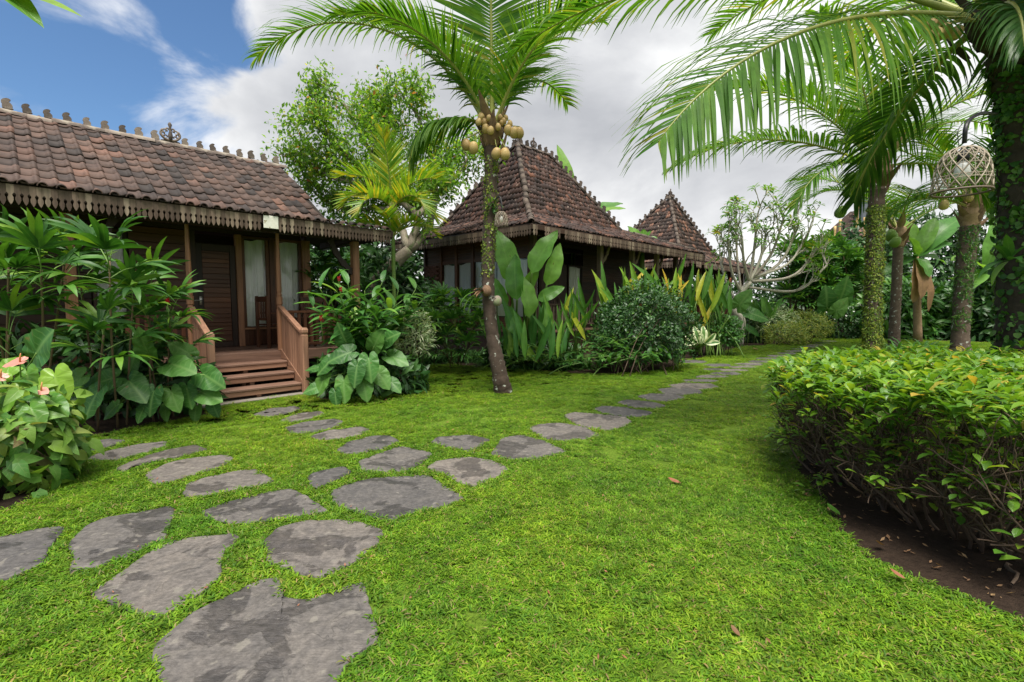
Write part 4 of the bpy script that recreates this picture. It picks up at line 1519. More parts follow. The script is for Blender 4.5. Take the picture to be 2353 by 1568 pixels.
def far_house():
    hs = hipped_house('wooden_house', 'farthest house, its pyramid tile roof blotched with lichen beyond the middle house', O3,
                      (0, 9.4, 0, 6.0, 3.24), (0.9, 4.7, 0.9, 4.6, 3.75), (3.05, 3.3, 2.5, 6.55), M_TILE3, 0.17, 0.23, 240, 0.11, 0.25, 1.35)
    box('porch_floor', hs, .9, 8.6, .7, 5.2, .6, .7, W_TREAD)
    box('under_wall', hs, 1.0, 8.5, .85, 5.1, 0, .598, W_DARK)
    fw = empty('wall', parent=hs)
    for k in range(18):
        box('wall_plank', fw, 1.0, 5.0, 2.2, 2.25, .72 + k * .14, .857 + k * .14, W_DARK)
        box('wall_plank', fw, .95, 1.0, 2.26, 5.0, .72 + k * .14, .857 + k * .14, W_DARK)
    for x in (1.0, 2.9, 4.8, 6.6, 8.4):
        box('porch_post', hs, x - .075, x + .075, .8, .95, 0, 3.1, W_RED, b=.008)
        brace(hs, (x + .08, .87, 2.5), (x + .5, .87, 3.1), -0.15, .1, .05, W_RED)
    box('porch_beam', hs, .9, 8.6, .82, .93, 3.102, 3.2, W_DARK)
    rl = empty('porch_railing', parent=hs)
    box('rail', rl, 1.1, 8.3, .84, .92, 1.35, 1.40, W_RED)
    for i in range(40):
        x = 1.2 + i * .18
        box('baluster', rl, x - .035, x + .035, .86, .90, .702, 1.348, W_RED, b=.003)
    return hs


HOUSE3 = far_house()
# ================================================================== PLANTS
L_PALM = leafmat('coconut_leaf', [(0.0, (0.040, 0.125, 0.012)), (0.5, (0.070, 0.180, 0.016)), (0.9, (0.115, 0.23, 0.022)), (1.0, (0.24, 0.24, 0.03))], rough=0.55, spec=0.18, trans=0.46, vein=0.3, veins=0.3, veincol=(0.20, 0.26, 0.07))
L_PALM_SHADE = leafmat('shaded_coconut_leaf', [(0.0, (0.016, 0.06, 0.010)), (0.6, (0.026, 0.09, 0.014)), (1.0, (0.05, 0.12, 0.02))], rough=0.4, trans=0.3, vein=0.2, veins=0.3)  # coconut leaf for fronds in shade, the shade put into a darker colour
L_ARECA = leafmat('areca_leaf', [(0.0, (0.085, 0.21, 0.02)), (0.45, (0.16, 0.29, 0.025)), (0.75, (0.27, 0.33, 0.03)), (1.0, (0.46, 0.37, 0.03))], rough=0.4, trans=0.38, vein=0.3, veins=0.3)
L_RHAPIS = leafmat('fan_palm_leaf', [(0.0, (0.018, 0.070, 0.012)), (0.5, (0.034, 0.115, 0.017)), (0.82, (0.070, 0.185, 0.022)), (1.0, (0.16, 0.28, 0.03))], rough=0.45, trans=0.26, vein=0.3, veins=0.3, veincol=(0.12, 0.22, 0.06), spec=0.3)
L_ALO = leafmat('elephant_ear_leaf', [(0.0, (0.026, 0.096, 0.018)), (0.6, (0.048, 0.150, 0.026)), (1.0, (0.095, 0.22, 0.04))], rough=0.46, trans=0.25, vein=0.5, veins=7.0, veincol=(0.17, 0.30, 0.09), spec=0.35, spots=(9.0, 0.70, (0.13, 0.10, 0.03)))
L_ALOB = leafmat('bright_heart_leaf', [(0.0, (0.060, 0.17, 0.022)), (0.5, (0.115, 0.25, 0.024)), (1.0, (0.21, 0.33, 0.03))], rough=0.36, trans=0.3, vein=0.35, veins=5.0, veincol=(0.25, 0.36, 0.10), spots=(9.0, 0.70, (0.13, 0.10, 0.03)))
L_SYNG = leafmat('arrowhead_vine_leaf', [(0.0, (0.045, 0.15, 0.028)), (0.35, (0.095, 0.225, 0.036)), (0.7, (0.17, 0.29, 0.04)), (0.9, (0.21, 0.28, 0.06)), (1.0, (0.17, 0.13, 0.07))], rough=0.45, trans=0.28, vein=0.25, veins=4.0, veincol=(0.28, 0.36, 0.12))
L_GINGER = leafmat('ginger_leaf', [(0.0, (0.030, 0.115, 0.022)), (0.5, (0.050, 0.165, 0.030)), (0.85, (0.10, 0.25, 0.035)), (1.0, (0.20, 0.34, 0.04))], rough=0.38, trans=0.3, vein=0.4, veins=20.0, veincol=(0.20, 0.32, 0.10))
L_CANNA = leafmat('paddle_leaf', [(0.0, (0.065, 0.19, 0.030)), (0.5, (0.11, 0.27, 0.044)), (1.0, (0.18, 0.36, 0.07))], rough=0.36, trans=0.4, vein=0.3, veins=24.0, veincol=(0.26, 0.40, 0.12), spots=(9.0, 0.70, (0.13, 0.10, 0.03)))
L_HELI = leafmat('upright_blade_leaf', [(0.0, (0.036, 0.125, 0.018)), (0.5, (0.080, 0.215, 0.022)), (0.74, (0.17, 0.31, 0.026)), (0.87, (0.34, 0.38, 0.03)), (1.0, (0.56, 0.36, 0.035))], rough=0.4, trans=0.34, vein=0.3, veins=22.0, veincol=(0.24, 0.33, 0.08))
L_BUSH = leafmat('glossy_bush_leaf', [(0.0, (0.011, 0.050, 0.009)), (0.6, (0.020, 0.078, 0.012)), (0.92, (0.042, 0.13, 0.018)), (1.0, (0.10, 0.22, 0.03))], rough=0.42, trans=0.2, vein=0.2, veins=5, spec=0.55)
L_HEDGE = leafmat('hedge_leaf', [(0.0, (0.050, 0.150, 0.014)), (0.4, (0.095, 0.22, 0.018)), (0.78, (0.16, 0.295, 0.024)), (0.93, (0.25, 0.35, 0.03)), (1.0, (0.44, 0.30, 0.05))], rough=0.38, trans=0.36, vein=0.3, veins=6, veincol=(0.24, 0.31, 0.08), spec=0.5, spots=(9.0, 0.70, (0.13, 0.10, 0.03)))
L_TREE = leafmat('tree_leaf', [(0.0, (0.065, 0.165, 0.026)), (0.5, (0.12, 0.25, 0.034)), (0.9, (0.20, 0.34, 0.05)), (0.985, (0.36, 0.32, 0.06)), (1.0, (0.34, 0.10, 0.06))], rough=0.42, trans=0.55, vein=0.2, veins=5, spec=.25)
L_FRANG = leafmat('frangipani_leaf', [(0.0, (0.075, 0.20, 0.026)), (0.6, (0.12, 0.27, 0.032)), (0.93, (0.19, 0.33, 0.04)), (1.0, (0.42, 0.30, 0.08))], rough=0.4, trans=0.4, vein=0.35, veins=9)
L_GOLD = leafmat('golden_shrub_leaf', [(0.0, (0.10, 0.19, 0.03)), (0.5, (0.22, 0.30, 0.05)), (1.0, (0.42, 0.42, 0.09))], rough=0.5, trans=0.3, vein=0.1)
L_SILV = leafmat('variegated_leaf', [(0.0, (0.14, 0.26, 0.09)), (0.5, (0.32, 0.42, 0.22)), (1.0, (0.58, 0.60, 0.42))], rough=0.5, trans=0.3, vein=0.1)
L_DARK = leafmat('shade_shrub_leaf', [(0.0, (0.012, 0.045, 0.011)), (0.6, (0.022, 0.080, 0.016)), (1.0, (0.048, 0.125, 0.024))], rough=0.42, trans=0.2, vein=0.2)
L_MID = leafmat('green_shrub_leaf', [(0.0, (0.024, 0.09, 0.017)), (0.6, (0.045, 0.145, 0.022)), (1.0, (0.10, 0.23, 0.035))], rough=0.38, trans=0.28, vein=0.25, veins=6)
L_HOSTA = leafmat('white_margined_leaf', [(0.0, (0.05, 0.15, 0.03)), (1.0, (0.09, 0.2, 0.04))], rough=0.4, trans=0.25, vein=0.1, edge=(0.26, (0.55, 0.60, 0.36)))
L_BANANA = leafmat('banana_leaf', [(0.0, (0.05, 0.16, 0.03)), (0.6, (0.09, 0.23, 0.04)), (1.0, (0.16, 0.31, 0.05))], rough=0.38, trans=0.4, vein=0.35, veins=30, veincol=(0.22, 0.36, 0.12))
L_DRY = leafmat('dry_leaf', [(0.0, (0.14, 0.07, 0.035)), (0.6, (0.24, 0.14, 0.07)), (1.0, (0.34, 0.22, 0.11))], rough=0.7, trans=0.15, vein=0.3, veincol=(0.12, 0.07, 0.04))
L_MOSS = leafmat('moss_leaf', [(0.0, (0.055, 0.11, 0.012)), (0.5, (0.12, 0.19, 0.018)), (1.0, (0.24, 0.27, 0.03))], rough=0.6, trans=0.2, vein=0.0)
L_EPI = leafmat('creeper_leaf', [(0.0, (0.025, 0.09, 0.016)), (0.5, (0.06, 0.17, 0.024)), (1.0, (0.15, 0.28, 0.05))], rough=0.35, trans=0.3, vein=0.15)
L_LIRI = leafmat('border_grass_leaf', [(0.0, (0.014, 0.055, 0.012)), (0.6, (0.03, 0.10, 0.018)), (1.0, (0.07, 0.17, 0.03))], rough=0.4, trans=0.2, vein=0.1, veins=.3)
L_RED = plainmat('red_flower', [(0.2, (0.35, 0.01, 0.02)), (0.8, (0.62, 0.03, 0.05))], rough=0.45, trans=0.2)
L_PINK = plainmat('pink_spathe', [(0.2, (0.52, 0.19, 0.15)), (0.8, (0.66, 0.33, 0.27))], rough=0.35, trans=0.2, bump=0.05)
L_WHITE = plainmat('white_flower', [(0.2, (0.65, 0.65, 0.6)), (0.8, (0.8, 0.8, 0.78))], rough=0.5, trans=0.2)
L_ORANGE = plainmat('orange_flower', [(0.2, (0.65, 0.25, 0.08)), (0.8, (0.80, 0.45, 0.2))], rough=0.5, trans=0.2)
B_PALM = plainmat('palm_bark', [(0.25, (0.045, 0.030, 0.022)), (0.5, (0.095, 0.066, 0.048)), (0.8, (0.18, 0.135, 0.10))], rough=0.9, scale=14, bump=0.8, bscale=25, extra=(11.0, 0.63, 0.05, (0.42, 0.44, 0.38)))
B_PALM_SHADE = plainmat('shaded_palm_bark', [(0.25, (0.016, 0.012, 0.009)), (0.5, (0.036, 0.026, 0.019)), (0.8, (0.075, 0.055, 0.042))], rough=0.9, scale=14, bump=0.8, bscale=25)  # palm bark of the near trunk, its shade put into the colour
B_HUSK = plainmat('palm_husk', [(0.25, (0.08, 0.045, 0.026)), (0.5, (0.20, 0.12, 0.070)), (0.8, (0.36, 0.24, 0.145))], rough=0.85, scale=16, bump=0.7, bscale=40)
B_RACHIS = plainmat('palm_rib', [(0.2, (0.16, 0.20, 0.04)), (0.6, (0.27, 0.28, 0.07)), (0.9, (0.32, 0.26, 0.10))], rough=0.45, bump=0.1)
B_GREY = plainmat('grey_bark', [(0.25, (0.16, 0.13, 0.10)), (0.5, (0.27, 0.23, 0.18)), (0.8, (0.40, 0.36, 0.29))], rough=0.85, scale=8, bump=0.6, bscale=30, extra=(5.0, 0.55, 0.1, (0.18, 0.21, 0.11)))
B_PALE = plainmat('pale_bark', [(0.25, (0.30, 0.26, 0.21)), (0.5, (0.44, 0.40, 0.33)), (0.8, (0.56, 0.52, 0.44))], rough=0.8, scale=8, bump=0.5, bscale=30)
B_TWIG = plainmat('brown_twig', [(0.25, (0.045, 0.028, 0.018)), (0.6, (0.085, 0.055, 0.036)), (0.9, (0.15, 0.11, 0.075))], rough=0.8, scale=12, bump=0.5)
B_STEM = plainmat('green_stem', [(0.2, (0.07, 0.14, 0.025)), (0.7, (0.14, 0.24, 0.045))], rough=0.5, bump=0.1)
B_CANE = plainmat('cane_stem', [(0.2, (0.06, 0.04, 0.022)), (0.7, (0.14, 0.10, 0.05))], rough=0.75, bump=0.4)
M_COCO = plainmat('golden_coconut', [(0.2, (0.30, 0.19, 0.075)), (0.55, (0.46, 0.32, 0.13)), (0.9, (0.56, 0.42, 0.20))], rough=0.5, scale=9, bump=0.12, extra=(7.0, 0.60, 0.08, (0.24, 0.15, 0.07)))
M_COCOG = plainmat('green_coconut', [(0.2, (0.10, 0.18, 0.03)), (0.55, (0.17, 0.27, 0.05)), (0.9, (0.25, 0.33, 0.08))], rough=0.45, scale=5, bump=0.08)


def V3(p):
    return np.array([p[0], p[1], p[2]], float)


def rand_dirs(n, zmin=-0.2, zmax=1.0):
    z = RNG.uniform(zmin, zmax, n)
    a = RNG.uniform(0, 2 * PI, n)
    r = np.sqrt(np.maximum(0, 1 - z * z))
    return np.column_stack([r * np.cos(a), r * np.sin(a), z])


# ------------------------------------------------------------------ pinnate fronds
def frond(parent, start, az, el, L, bend, leafL, n, hang, lmat, rmat=None, rib=0.022, wl=0.042, t0=0.13, stiff=0.0, vee=0.3, side_droop=0.0, name='frond', la=(68, 42), roll=0.0):
    rmat = rmat or B_RACHIS
    m = 22
    ts = np.linspace(0, 1, m)
    e = el - bend * ts ** 1.35
    ang = az + side_droop * ts ** 2
    d = np.column_stack([np.cos(e) * np.cos(ang), np.cos(e) * np.sin(ang), np.sin(e)])
    pts = V3(start) + np.vstack([[0, 0, 0], np.cumsum((d[:-1] + d[1:]) / 2 * L / (m - 1), axis=0)])
    mb = MB()
    rad = rib * (1 - ts) ** 0.7 + 0.004
    rad[:3] *= np.array([1.7, 1.4, 1.15])
    mb.add(*tube(pts, rad, 6), mi=0)
    q = np.linspace(t0, 0.995, n)
    for i, t in enumerate(q):
        k = t * (m - 1)
        k0 = min(int(k), m - 2)
        w = k - k0
        p = pts[k0] * (1 - w) + pts[k0 + 1] * w
        T = norm(d[k0] * (1 - w) + d[k0 + 1] * w)
        S = np.array([math.sin(az), -math.cos(az), 0.0])
        Nn = np.cross(S, T)
        S, Nn = S * math.cos(roll) + Nn * math.sin(roll), Nn * math.cos(roll) - S * math.sin(roll)
        prof = (math.sin(PI * min(1, 0.16 + 0.80 * t)) ** 0.55) * (1.0 if t > 0.3 else 0.75 + 0.25 * t / 0.3)
        for sg in (-1, 1):
            l = leafL * prof * random.uniform(0.88, 1.08)
            a = R(la[0]) - R(la[1]) * t + random.gauss(0, 0.05)
            dd = norm(S * sg * math.sin(a) + T * math.cos(a) + Nn * (vee + random.gauss(0, 0.08)))
            ns = 5
            c = p.copy()
            W = []
            hg = hang * random.uniform(0.7, 1.3)
            for j in range(ns + 1):
                u = j / ns
                wd = norm(T - dd * (T @ dd))
                ww = wl * (0.55 + 0.45 * min(1, u * 5)) * (1 - u ** 2.2) * 0.5 + 0.0012
                W.append((c - wd * ww, c + wd * ww))
                c = c + dd * l / ns
                dd = norm(dd + np.array([0, 0, -hg * (0.25 + u)]) * (1 - stiff))
            v = np.array([x for pr in W for x in pr])
            uv = np.array([(x, j / ns) for j in range(ns + 1) for x in (0, 1)])
            mb.add(v, [(2 * j, 2 * j + 1, 2 * j + 3, 2 * j + 2) for j in range(ns)], uv, 1)
    return obj(name, mb.mesh(name, [rmat, lmat]), parent)


def coconut_geo(r):
    V, F = [], []
    nz, ns = 8, 12
    for j in range(nz + 1):
        t = j / nz
        z = -math.cos(PI * t)
        rr = math.sin(PI * t) ** 0.85
        for i in range(ns):
            a = 2 * PI * i / ns
            k = rr * (1 + 0.05 * math.cos(3 * a)) * (1 - 0.12 * z)
            V.append((k * r * math.cos(a), k * r * math.sin(a), z * r * 1.22 + (0.0 if j < nz else -0.02 * r)))
    for j in range(nz):
        for i in range(ns):
            k = (i + 1) % ns
            F.append((j * ns + i, j * ns + k, (j + 1) * ns + k, (j + 1) * ns + i))
    return np.array(V), F, np.zeros((len(V), 2))


def trunk_mesh(pts, rad, mat, rings=0.07, seg=14, rough=0.06, name='trunk'):
    """ringed palm trunk"""
    p = spline(pts, max(20, int(sum(np.linalg.norm(np.diff(np.array([tuple(q) for q in pts]), axis=0), axis=1)) / 0.05)))
    n = len(p)
    r = np.interp(np.linspace(0, 1, n), np.linspace(0, 1, len(rad)), rad)
    r = r * (1 + rough * ((np.arange(n) % 2) * 2 - 1) * 0.5 + RNG.normal(0, rough * 0.35, n))
    v, f, uv = tube(p, r, seg)
    v = v + RNG.normal(0, 0.004, v.shape)
    return make_mesh(name, v, f, uv, mat), p, r


def moss_on(parent, p, r, t0, t1, n, tm, mat, seed=0, size=(0.6, 1.2), out=0.35, name='moss', face=None, thr=-.12):
    """small leaves growing all over a stretch of trunk"""
    k = RNG.uniform(t0, t1, n) * (len(p) - 1)
    i = k.astype(int)
    w = (k - i)[:, None]
    i2 = np.minimum(i + 1, len(p) - 1)
    c = p[i] * (1 - w) + p[i2] * w
    rr = r[i]
    a = RNG.uniform(0, 2 * PI, n) if face is None else RNG.normal(face[0], face[1], n)
    from mathutils import noise as mn
    ok = np.array([mn.noise((math.cos(q) * 1.6 + seed, math.sin(q) * 1.6, z_ * 3.1)) + .6 * mn.noise((math.cos(q) * 4, math.sin(q) * 4 + seed, z_ * 8)) > thr for q, z_ in zip(a, c[:, 2])])
    a, c, rr, n = a[ok], c[ok], rr[ok], int(ok.sum())
    d = np.column_stack([np.cos(a), np.sin(a), np.zeros(n)])
    T = c + d * (rr * RNG.uniform(0.92, 1.05, n))[:, None]
    dirs = d * out + np.column_stack([RNG.normal(0, .5, n), RNG.normal(0, .5, n), RNG.normal(-0.1, .7, n)])
    M = frames(dirs, d, RNG.uniform(*size, n))
    return obj(name, mass_mesh(name, tm, M, T, mat), parent, kind='stuff')


def crown_base(parent, p_top, c, r, mat=None):
    """fibrous swollen crown under the fronds"""
    p_top, c = V3(p_top), V3(c)
    ax = c - p_top
    pts = [p_top - ax * .25, p_top + ax * .15, p_top + ax * .6, p_top + ax * 1.0, p_top + ax * 1.5]
    v, f, uv = tube(spline(pts, 14), np.interp(np.linspace(0, 1, 14), [0, .25, .5, .8, 1], [r * .75, r * .95, r * 1.25, r * 1.1, r * .4]), 14)
    v = v + RNG.normal(0, r * .055, v.shape)
    obj('crown_base', make_mesh('crown_base', v, f, uv, mat or B_HUSK), parent)


def boots(parent, c, r, n, L, mat):
    """old leaf bases and fibre sheaths clasping the crown"""
    for i in range(n):
        a = 2.4 * i
        h = (-0.42 + 0.55 * i / n) * r / .15
        b = V3(c) + np.array([math.cos(a) * r * 0.95, math.sin(a) * r * 0.95, h])
        el = R(58) + random.gauss(0, .12)
        d = np.array([math.cos(a) * math.cos(el), math.sin(a) * math.cos(el), math.sin(el)])
        tm = leaf_t(L * random.uniform(.8, 1.2) * r / .15, 1.5 * r, 'arrow', n=5, droop=random.uniform(-.1, .5), fold=-0.5, cols=4)
        mb = MB()
        mb.addm(tm, frame1(d, (math.cos(a), math.sin(a), .3)), b)
        obj('leaf_base', mb.mesh('leaf_base', mat), parent)


def coconut_palm(label, base, path, rad, crown, fronds, cocos, lmat, moss=None, cmat=None, leafL=0.9, boot=9, n_leaf=62, group='coconut palms in the garden', crad=0.15, wl=0.036, bark=None):
    t = thing('coconut_palm', label, 'palm', base, 0, group)
    b = V3(base)
    me, p, r = trunk_mesh([V3(q) - b for q in path], rad, bark or B_PALM)
    obj('trunk', me, t)
    c = V3(crown) - b
    crown_base(t, V3(path[-1]) - b, c, crad, bark)
    boots(t, c, crad, boot, 0.42, bark or B_HUSK)
    for (az, el, L, bend, *o) in fronds:
        kw = dict(o[0]) if o else {}
        a = R(az)
        st = c + np.array([math.cos(a) * .06, math.sin(a) * .06, kw.pop('dz', 0.0)])
        frond(t, st, a, R(el), L, bend, kw.pop('ll', leafL), kw.pop('n', n_leaf), kw.pop('hang', 0.30), kw.pop('mat', lmat), wl=kw.pop('wl', wl), rib=0.026, **kw)
    for (q, rr, tilt, mt) in cocos:
        M = frame1((random.gauss(0, .3), random.gauss(0, .3) - .4, 1.0), (0, 1, 0))
        M = np.column_stack([M[:, 0], -M[:, 2], M[:, 1]])
        obj('coconut', make_mesh('coconut', *coconut_geo(rr * .78), mt), t, mat4=mat4(M, V3(q) - b))
        st = spline([c + np.array([0, 0, -.02]), (c + V3(q) - b) / 2 + np.array([0, 0, .06]), V3(q) - b + np.array([0, 0, rr])], 8)
        obj('fruit_stalk', make_mesh('fruit_stalk', *tube(st, np.linspace(.014, .007, 8), 5), B_RACHIS), t)
    if moss:
        for mo in moss:
            moss_on(t, p, r, *mo)
    return t, p, r


T_MOSS = leaf_t(0.045, 0.02, 'oval', n=2, droop=.6, fold=.2, cols=1)
T_ROUND = leaf_t(0.06, 0.05, 'oval', n=3, droop=.5, fold=.1, cols=2)
T_FERN = leaf_t(0.16, 0.016, 'strap', n=3, droop=1.3, fold=.1, cols=1)
# ------------------------------------------------------------------ coconut palms
Y1 = 7.8
b1 = G(1157, 903)
path1 = [b1, P(1148, 860, Y1), P(1133, 780, Y1), P(1123, 690, Y1), P(1122, 600, Y1), P(1127, 480, Y1), P(1128, 395, Y1), P(1130, 330, Y1)]
G_, M_ = M_COCOG, M_COCO
cc1 = [(1106, 268, .072), (1113, 281, .072), (1117, 296, .08), (1150, 270, .05), (1158, 279, .055), (1163, 271, .045), (1153, 283, .05), (1168, 299, .085), (1182, 305, .095), (1194, 305, .09), (1141, 353, .095), (1161, 354, .10), (1072, 333, .095), (1088, 340, .10), (1124, 272, .055), (1100, 280, .06), (1145, 292, .06), (1172, 285, .055), (1128, 300, .07)]
cc1 = [(P(x, y, Y1 - .22 if i > 6 else Y1 - .16), r, 0, M_) for i, (x, y, r) in enumerate(cc1)]
PALM1 = coconut_palm('leaning mossy coconut palm with golden coconuts and one frond standing upright, mid-lawn', b1, path1, [.155, .125, .108, .102, .105, .105, .10, .12], P(1131, 292, Y1), [
    (270, 82, 3.4, .12, dict(hang=.10, ll=1.2, n=70, vee=.02, wl=.046, la=(80, 38))),
    (176, 60, 4.5, 1.75, dict(hang=.42, ll=1.0, n=80, wl=.03)),
    (184, 66, 3.0, 1.3, dict(hang=.35, ll=.95)),
    (118, 72, 3.2, 1.0, {}),
    (88, 66, 3.1, 1.1, {}),
    (55, 62, 2.9, 1.5, {}),
    (318, 62, 2.2, 1.2, dict(hang=.3, ll=.8)),
    (215, 60, 2.4, 1.3, dict(hang=.35, ll=.8)),
    (188, 22, 1.55, 1.9, dict(hang=.7, ll=.75, vee=-.2)),
    (25, 70, 3.0, 1.0, dict(hang=.25, ll=.9)),
], cc1, L_PALM, moss=[(.52, .93, 2600, T_MOSS, L_MOSS), (.6, .9, 500, T_ROUND, L_MOSS, 0, (.4, .8))], leafL=.95, n_leaf=66, wl=.032)

Y2 = 12.6
b2 = P(2003, 830, Y2)
b2.z = 0
path2 = [b2, P(2004, 790, Y2), P(2006, 690, Y2), P(2010, 580, Y2), P(2013, 490, Y2), P(2016, 420, Y2)]
cc2 = [(P(1953, 410, Y2 - .3), .17, 0, G_), (P(1956, 434, Y2 - .35), .17, 0, G_), (P(1950, 441, Y2 - .2), .16, 0, G_), (P(1932, 487, Y2 - .3), .17, 0, G_)]
PALM2 = coconut_palm('coconut palm with moss-furred trunk and green coconuts behind the right hedge', b2, path2, [.25, .20, .185, .18, .18, .19], P(2017, 385, Y2), [
    (181, 24, 5.4, 1.0, dict(hang=.55, ll=1.2, n=80)),
    (176, 52, 5.8, 1.35, dict(hang=.35, ll=1.2, n=80)),
    (150, 62, 5.0, 1.1, {}), (120, 68, 5.0, 1.0, {}), (95, 74, 4.8, .8, {}), (60, 64, 4.8, 1.2, {}), (30, 52, 4.6, 1.5, {}), (5, 48, 4.4, 1.6, {}),
    (215, 66, 4.6, 1.2, {}), (330, 58, 4.0, 1.7, {}), (265, 78, 4.2, .9, {}), (200, 8, 3.2, 1.3, dict(hang=.6)), (350, 10, 3.0, 1.4, dict(hang=.6))],
    cc2, L_PALM, moss=[(.0, .84, 15000, T_MOSS, L_MOSS, 0, (.8, 1.8), .35, 'moss', None, -.4), (.0, .6, 1800, T_FERN, L_MOSS, 0, (.7, 1.4))], leafL=1.15, crad=.24, boot=12, n_leaf=64, wl=.05)

Y3 = 14.0
b3 = P(2206, 815, Y3)
b3.z = 0
path3 = [b3, P(2207, 770, Y3), P(2212, 680, Y3), P(2220, 590, Y3), P(2228, 520, Y3)]
cc3 = [(P(2219, 448, Y3 - .3), .13, 0, M_), (P(2225, 455, Y3 - .4), .13, 0, M_), (P(2232, 447, Y3 - .4), .13, 0, M_), (P(2169, 471, Y3 - .4), .15, 0, M_), (P(2226, 440, Y3 - .3), .12, 0, M_)]
PALM3 = coconut_palm('short coconut palm with yellow coconuts and fern-covered trunk, right background', b3, path3, [.26, .21, .21, .22, .22], P(2234, 478, Y3), [
    (200, 55, 4.2, 1.3, {}), (160, 60, 4.4, 1.2, {}), (110, 70, 4.4, .9, {}), (60, 62, 4.2, 1.2, {}), (20, 55, 4.0, 1.4, {}), (185, 22, 3.0, 1.4, dict(hang=.5)), (250, 60, 3.4, 1.3, {}), (320, 50, 3.2, 1.5, {})],
    cc3, L_PALM, moss=[(.35, 1.0, 5200, T_MOSS, L_EPI, 0, (1.0, 2.0)), (.3, .9, 900, T_FERN, L_EPI, 0, (.8, 1.6))], leafL=1.0, crad=.22, boot=12, n_leaf=52, wl=.045)

Y5 = 16.5
b5 = P(2054, 800, Y5)
b5.z = 0
PALM5 = coconut_palm('slender grey coconut palm standing between the two mossy ones', b5, [b5, P(2055, 760, Y5), P(2060, 660, Y5), P(2064, 560, Y5)], [.19, .165, .15, .15], P(2066, 530, Y5), [
    (190, 50, 4.0, 1.5, {}), (150, 62, 4.0, 1.2, {}), (90, 66, 4.0, 1.1, {}), (30, 55, 4.0, 1.5, {}), (345, 45, 3.4, 1.6, {}), (240, 50, 3.2, 1.6, {})],
    [(P(2048, 540, Y5 - .4), .2, 0, G_), (P(2057, 556, Y5 - .5), .2, 0, G_), (P(2050, 545, Y5 - .3), .19, 0, G_)], L_PALM, leafL=1.0, crad=.2, boot=8, n_leaf=46, wl=.045)

Y4 = 5.2
b4 = P(2352, 990, Y4)
b4.z = 0
path4 = [b4, P(2352, 860, Y4), P(2353, 620, Y4), P(2356, 400, Y4), P(2345, 230, Y4), P(2318, 120, Y4)]
cc4 = [(P(2136, 62, Y4 - .2), .075, 0, M_), (P(2150, 82, Y4 - .3), .08, 0, M_), (P(2172, 72, Y4 - .25), .08, 0, M_), (P(2197, 76, Y4 - .2), .075, 0, M_), (P(2160, 52, Y4), .075, 0, M_)]
PALM4, p4, r4 = coconut_palm('nearest coconut palm at the right edge, creeper-covered trunk, its long frond arching over the lawn', b4, path4, [.26, .23, .22, .22, .20, .19], P(2270, 46, Y4), [
    (189, 2, 3.95, .98, dict(hang=.40, ll=1.3, n=78, wl=.040, vee=-.05, la=(78, 40), roll=.75)),
    (172, 24, 5.0, .95, dict(hang=.45, ll=.95, n=84)),
    (205, 50, 3.6, 1.2, dict(hang=.4)),
    (120, 50, 3.8, 1.1, {}), (80, 45, 3.6, 1.2, {}), (40, 40, 3.6, 1.3, {}), (0, 35, 3.4, 1.4, {}), (320, 35, 3.2, 1.5, {}), (285, 40, 2.6, 1.4, {}), (250, 62, 2.6, 1.1, {}),
    (158, -48, 1.9, .4, dict(hang=.7, ll=.42, n=50)),
    (20, -20, 2.4, .9, dict(hang=.6, mat=L_PALM_SHADE)), (310, -12, 2.2, 1.0, dict(hang=.6, mat=L_PALM_SHADE)), (275, 5, 1.7, 1.2, dict(hang=.6, mat=L_PALM_SHADE)), (240, -5, 1.3, 1.3, dict(hang=.7, ll=.7, mat=L_PALM_SHADE)), (350, -5, 2.0, 1.2, dict(hang=.6, mat=L_PALM_SHADE)), (300, 15, 1.8, 1.4, dict(hang=.6, mat=L_PALM_SHADE)), (85, -10, 2.6, 1.0, dict(hang=.6, mat=L_PALM_SHADE))],
    cc4, L_PALM, moss=[(.02, .95, 5200, T_ROUND, L_EPI, 0, (.5, 1.25), .6, 'creeper_leaves', None, -.25)], leafL=.95, crad=.15, boot=11, n_leaf=60, bark=B_PALM_SHADE)
# the larger creeper leaves on the near trunk are parts of their own
crm = make_mesh('creeper_leaf', *leaf_t(0.075, 0.062, 'oval', n=4, droop=.5, fold=.15, cols=2), L_EPI)
for i in range(260):
    k = random.uniform(.04, .8) * (len(p4) - 1)
    c = p4[int(k)]
    a = random.gauss(-2.6, .8)
    d = np.array([math.cos(a), math.sin(a), 0])
    obj('creeper_leaf', crm, PALM4, mat4=mat4(frame1(d * .4 + np.array([random.gauss(0, .4), random.gauss(0, .4), random.gauss(-.2, .5)]), d, random.uniform(.7, 1.3)), c + d * r4[int(k)] * 1.02))


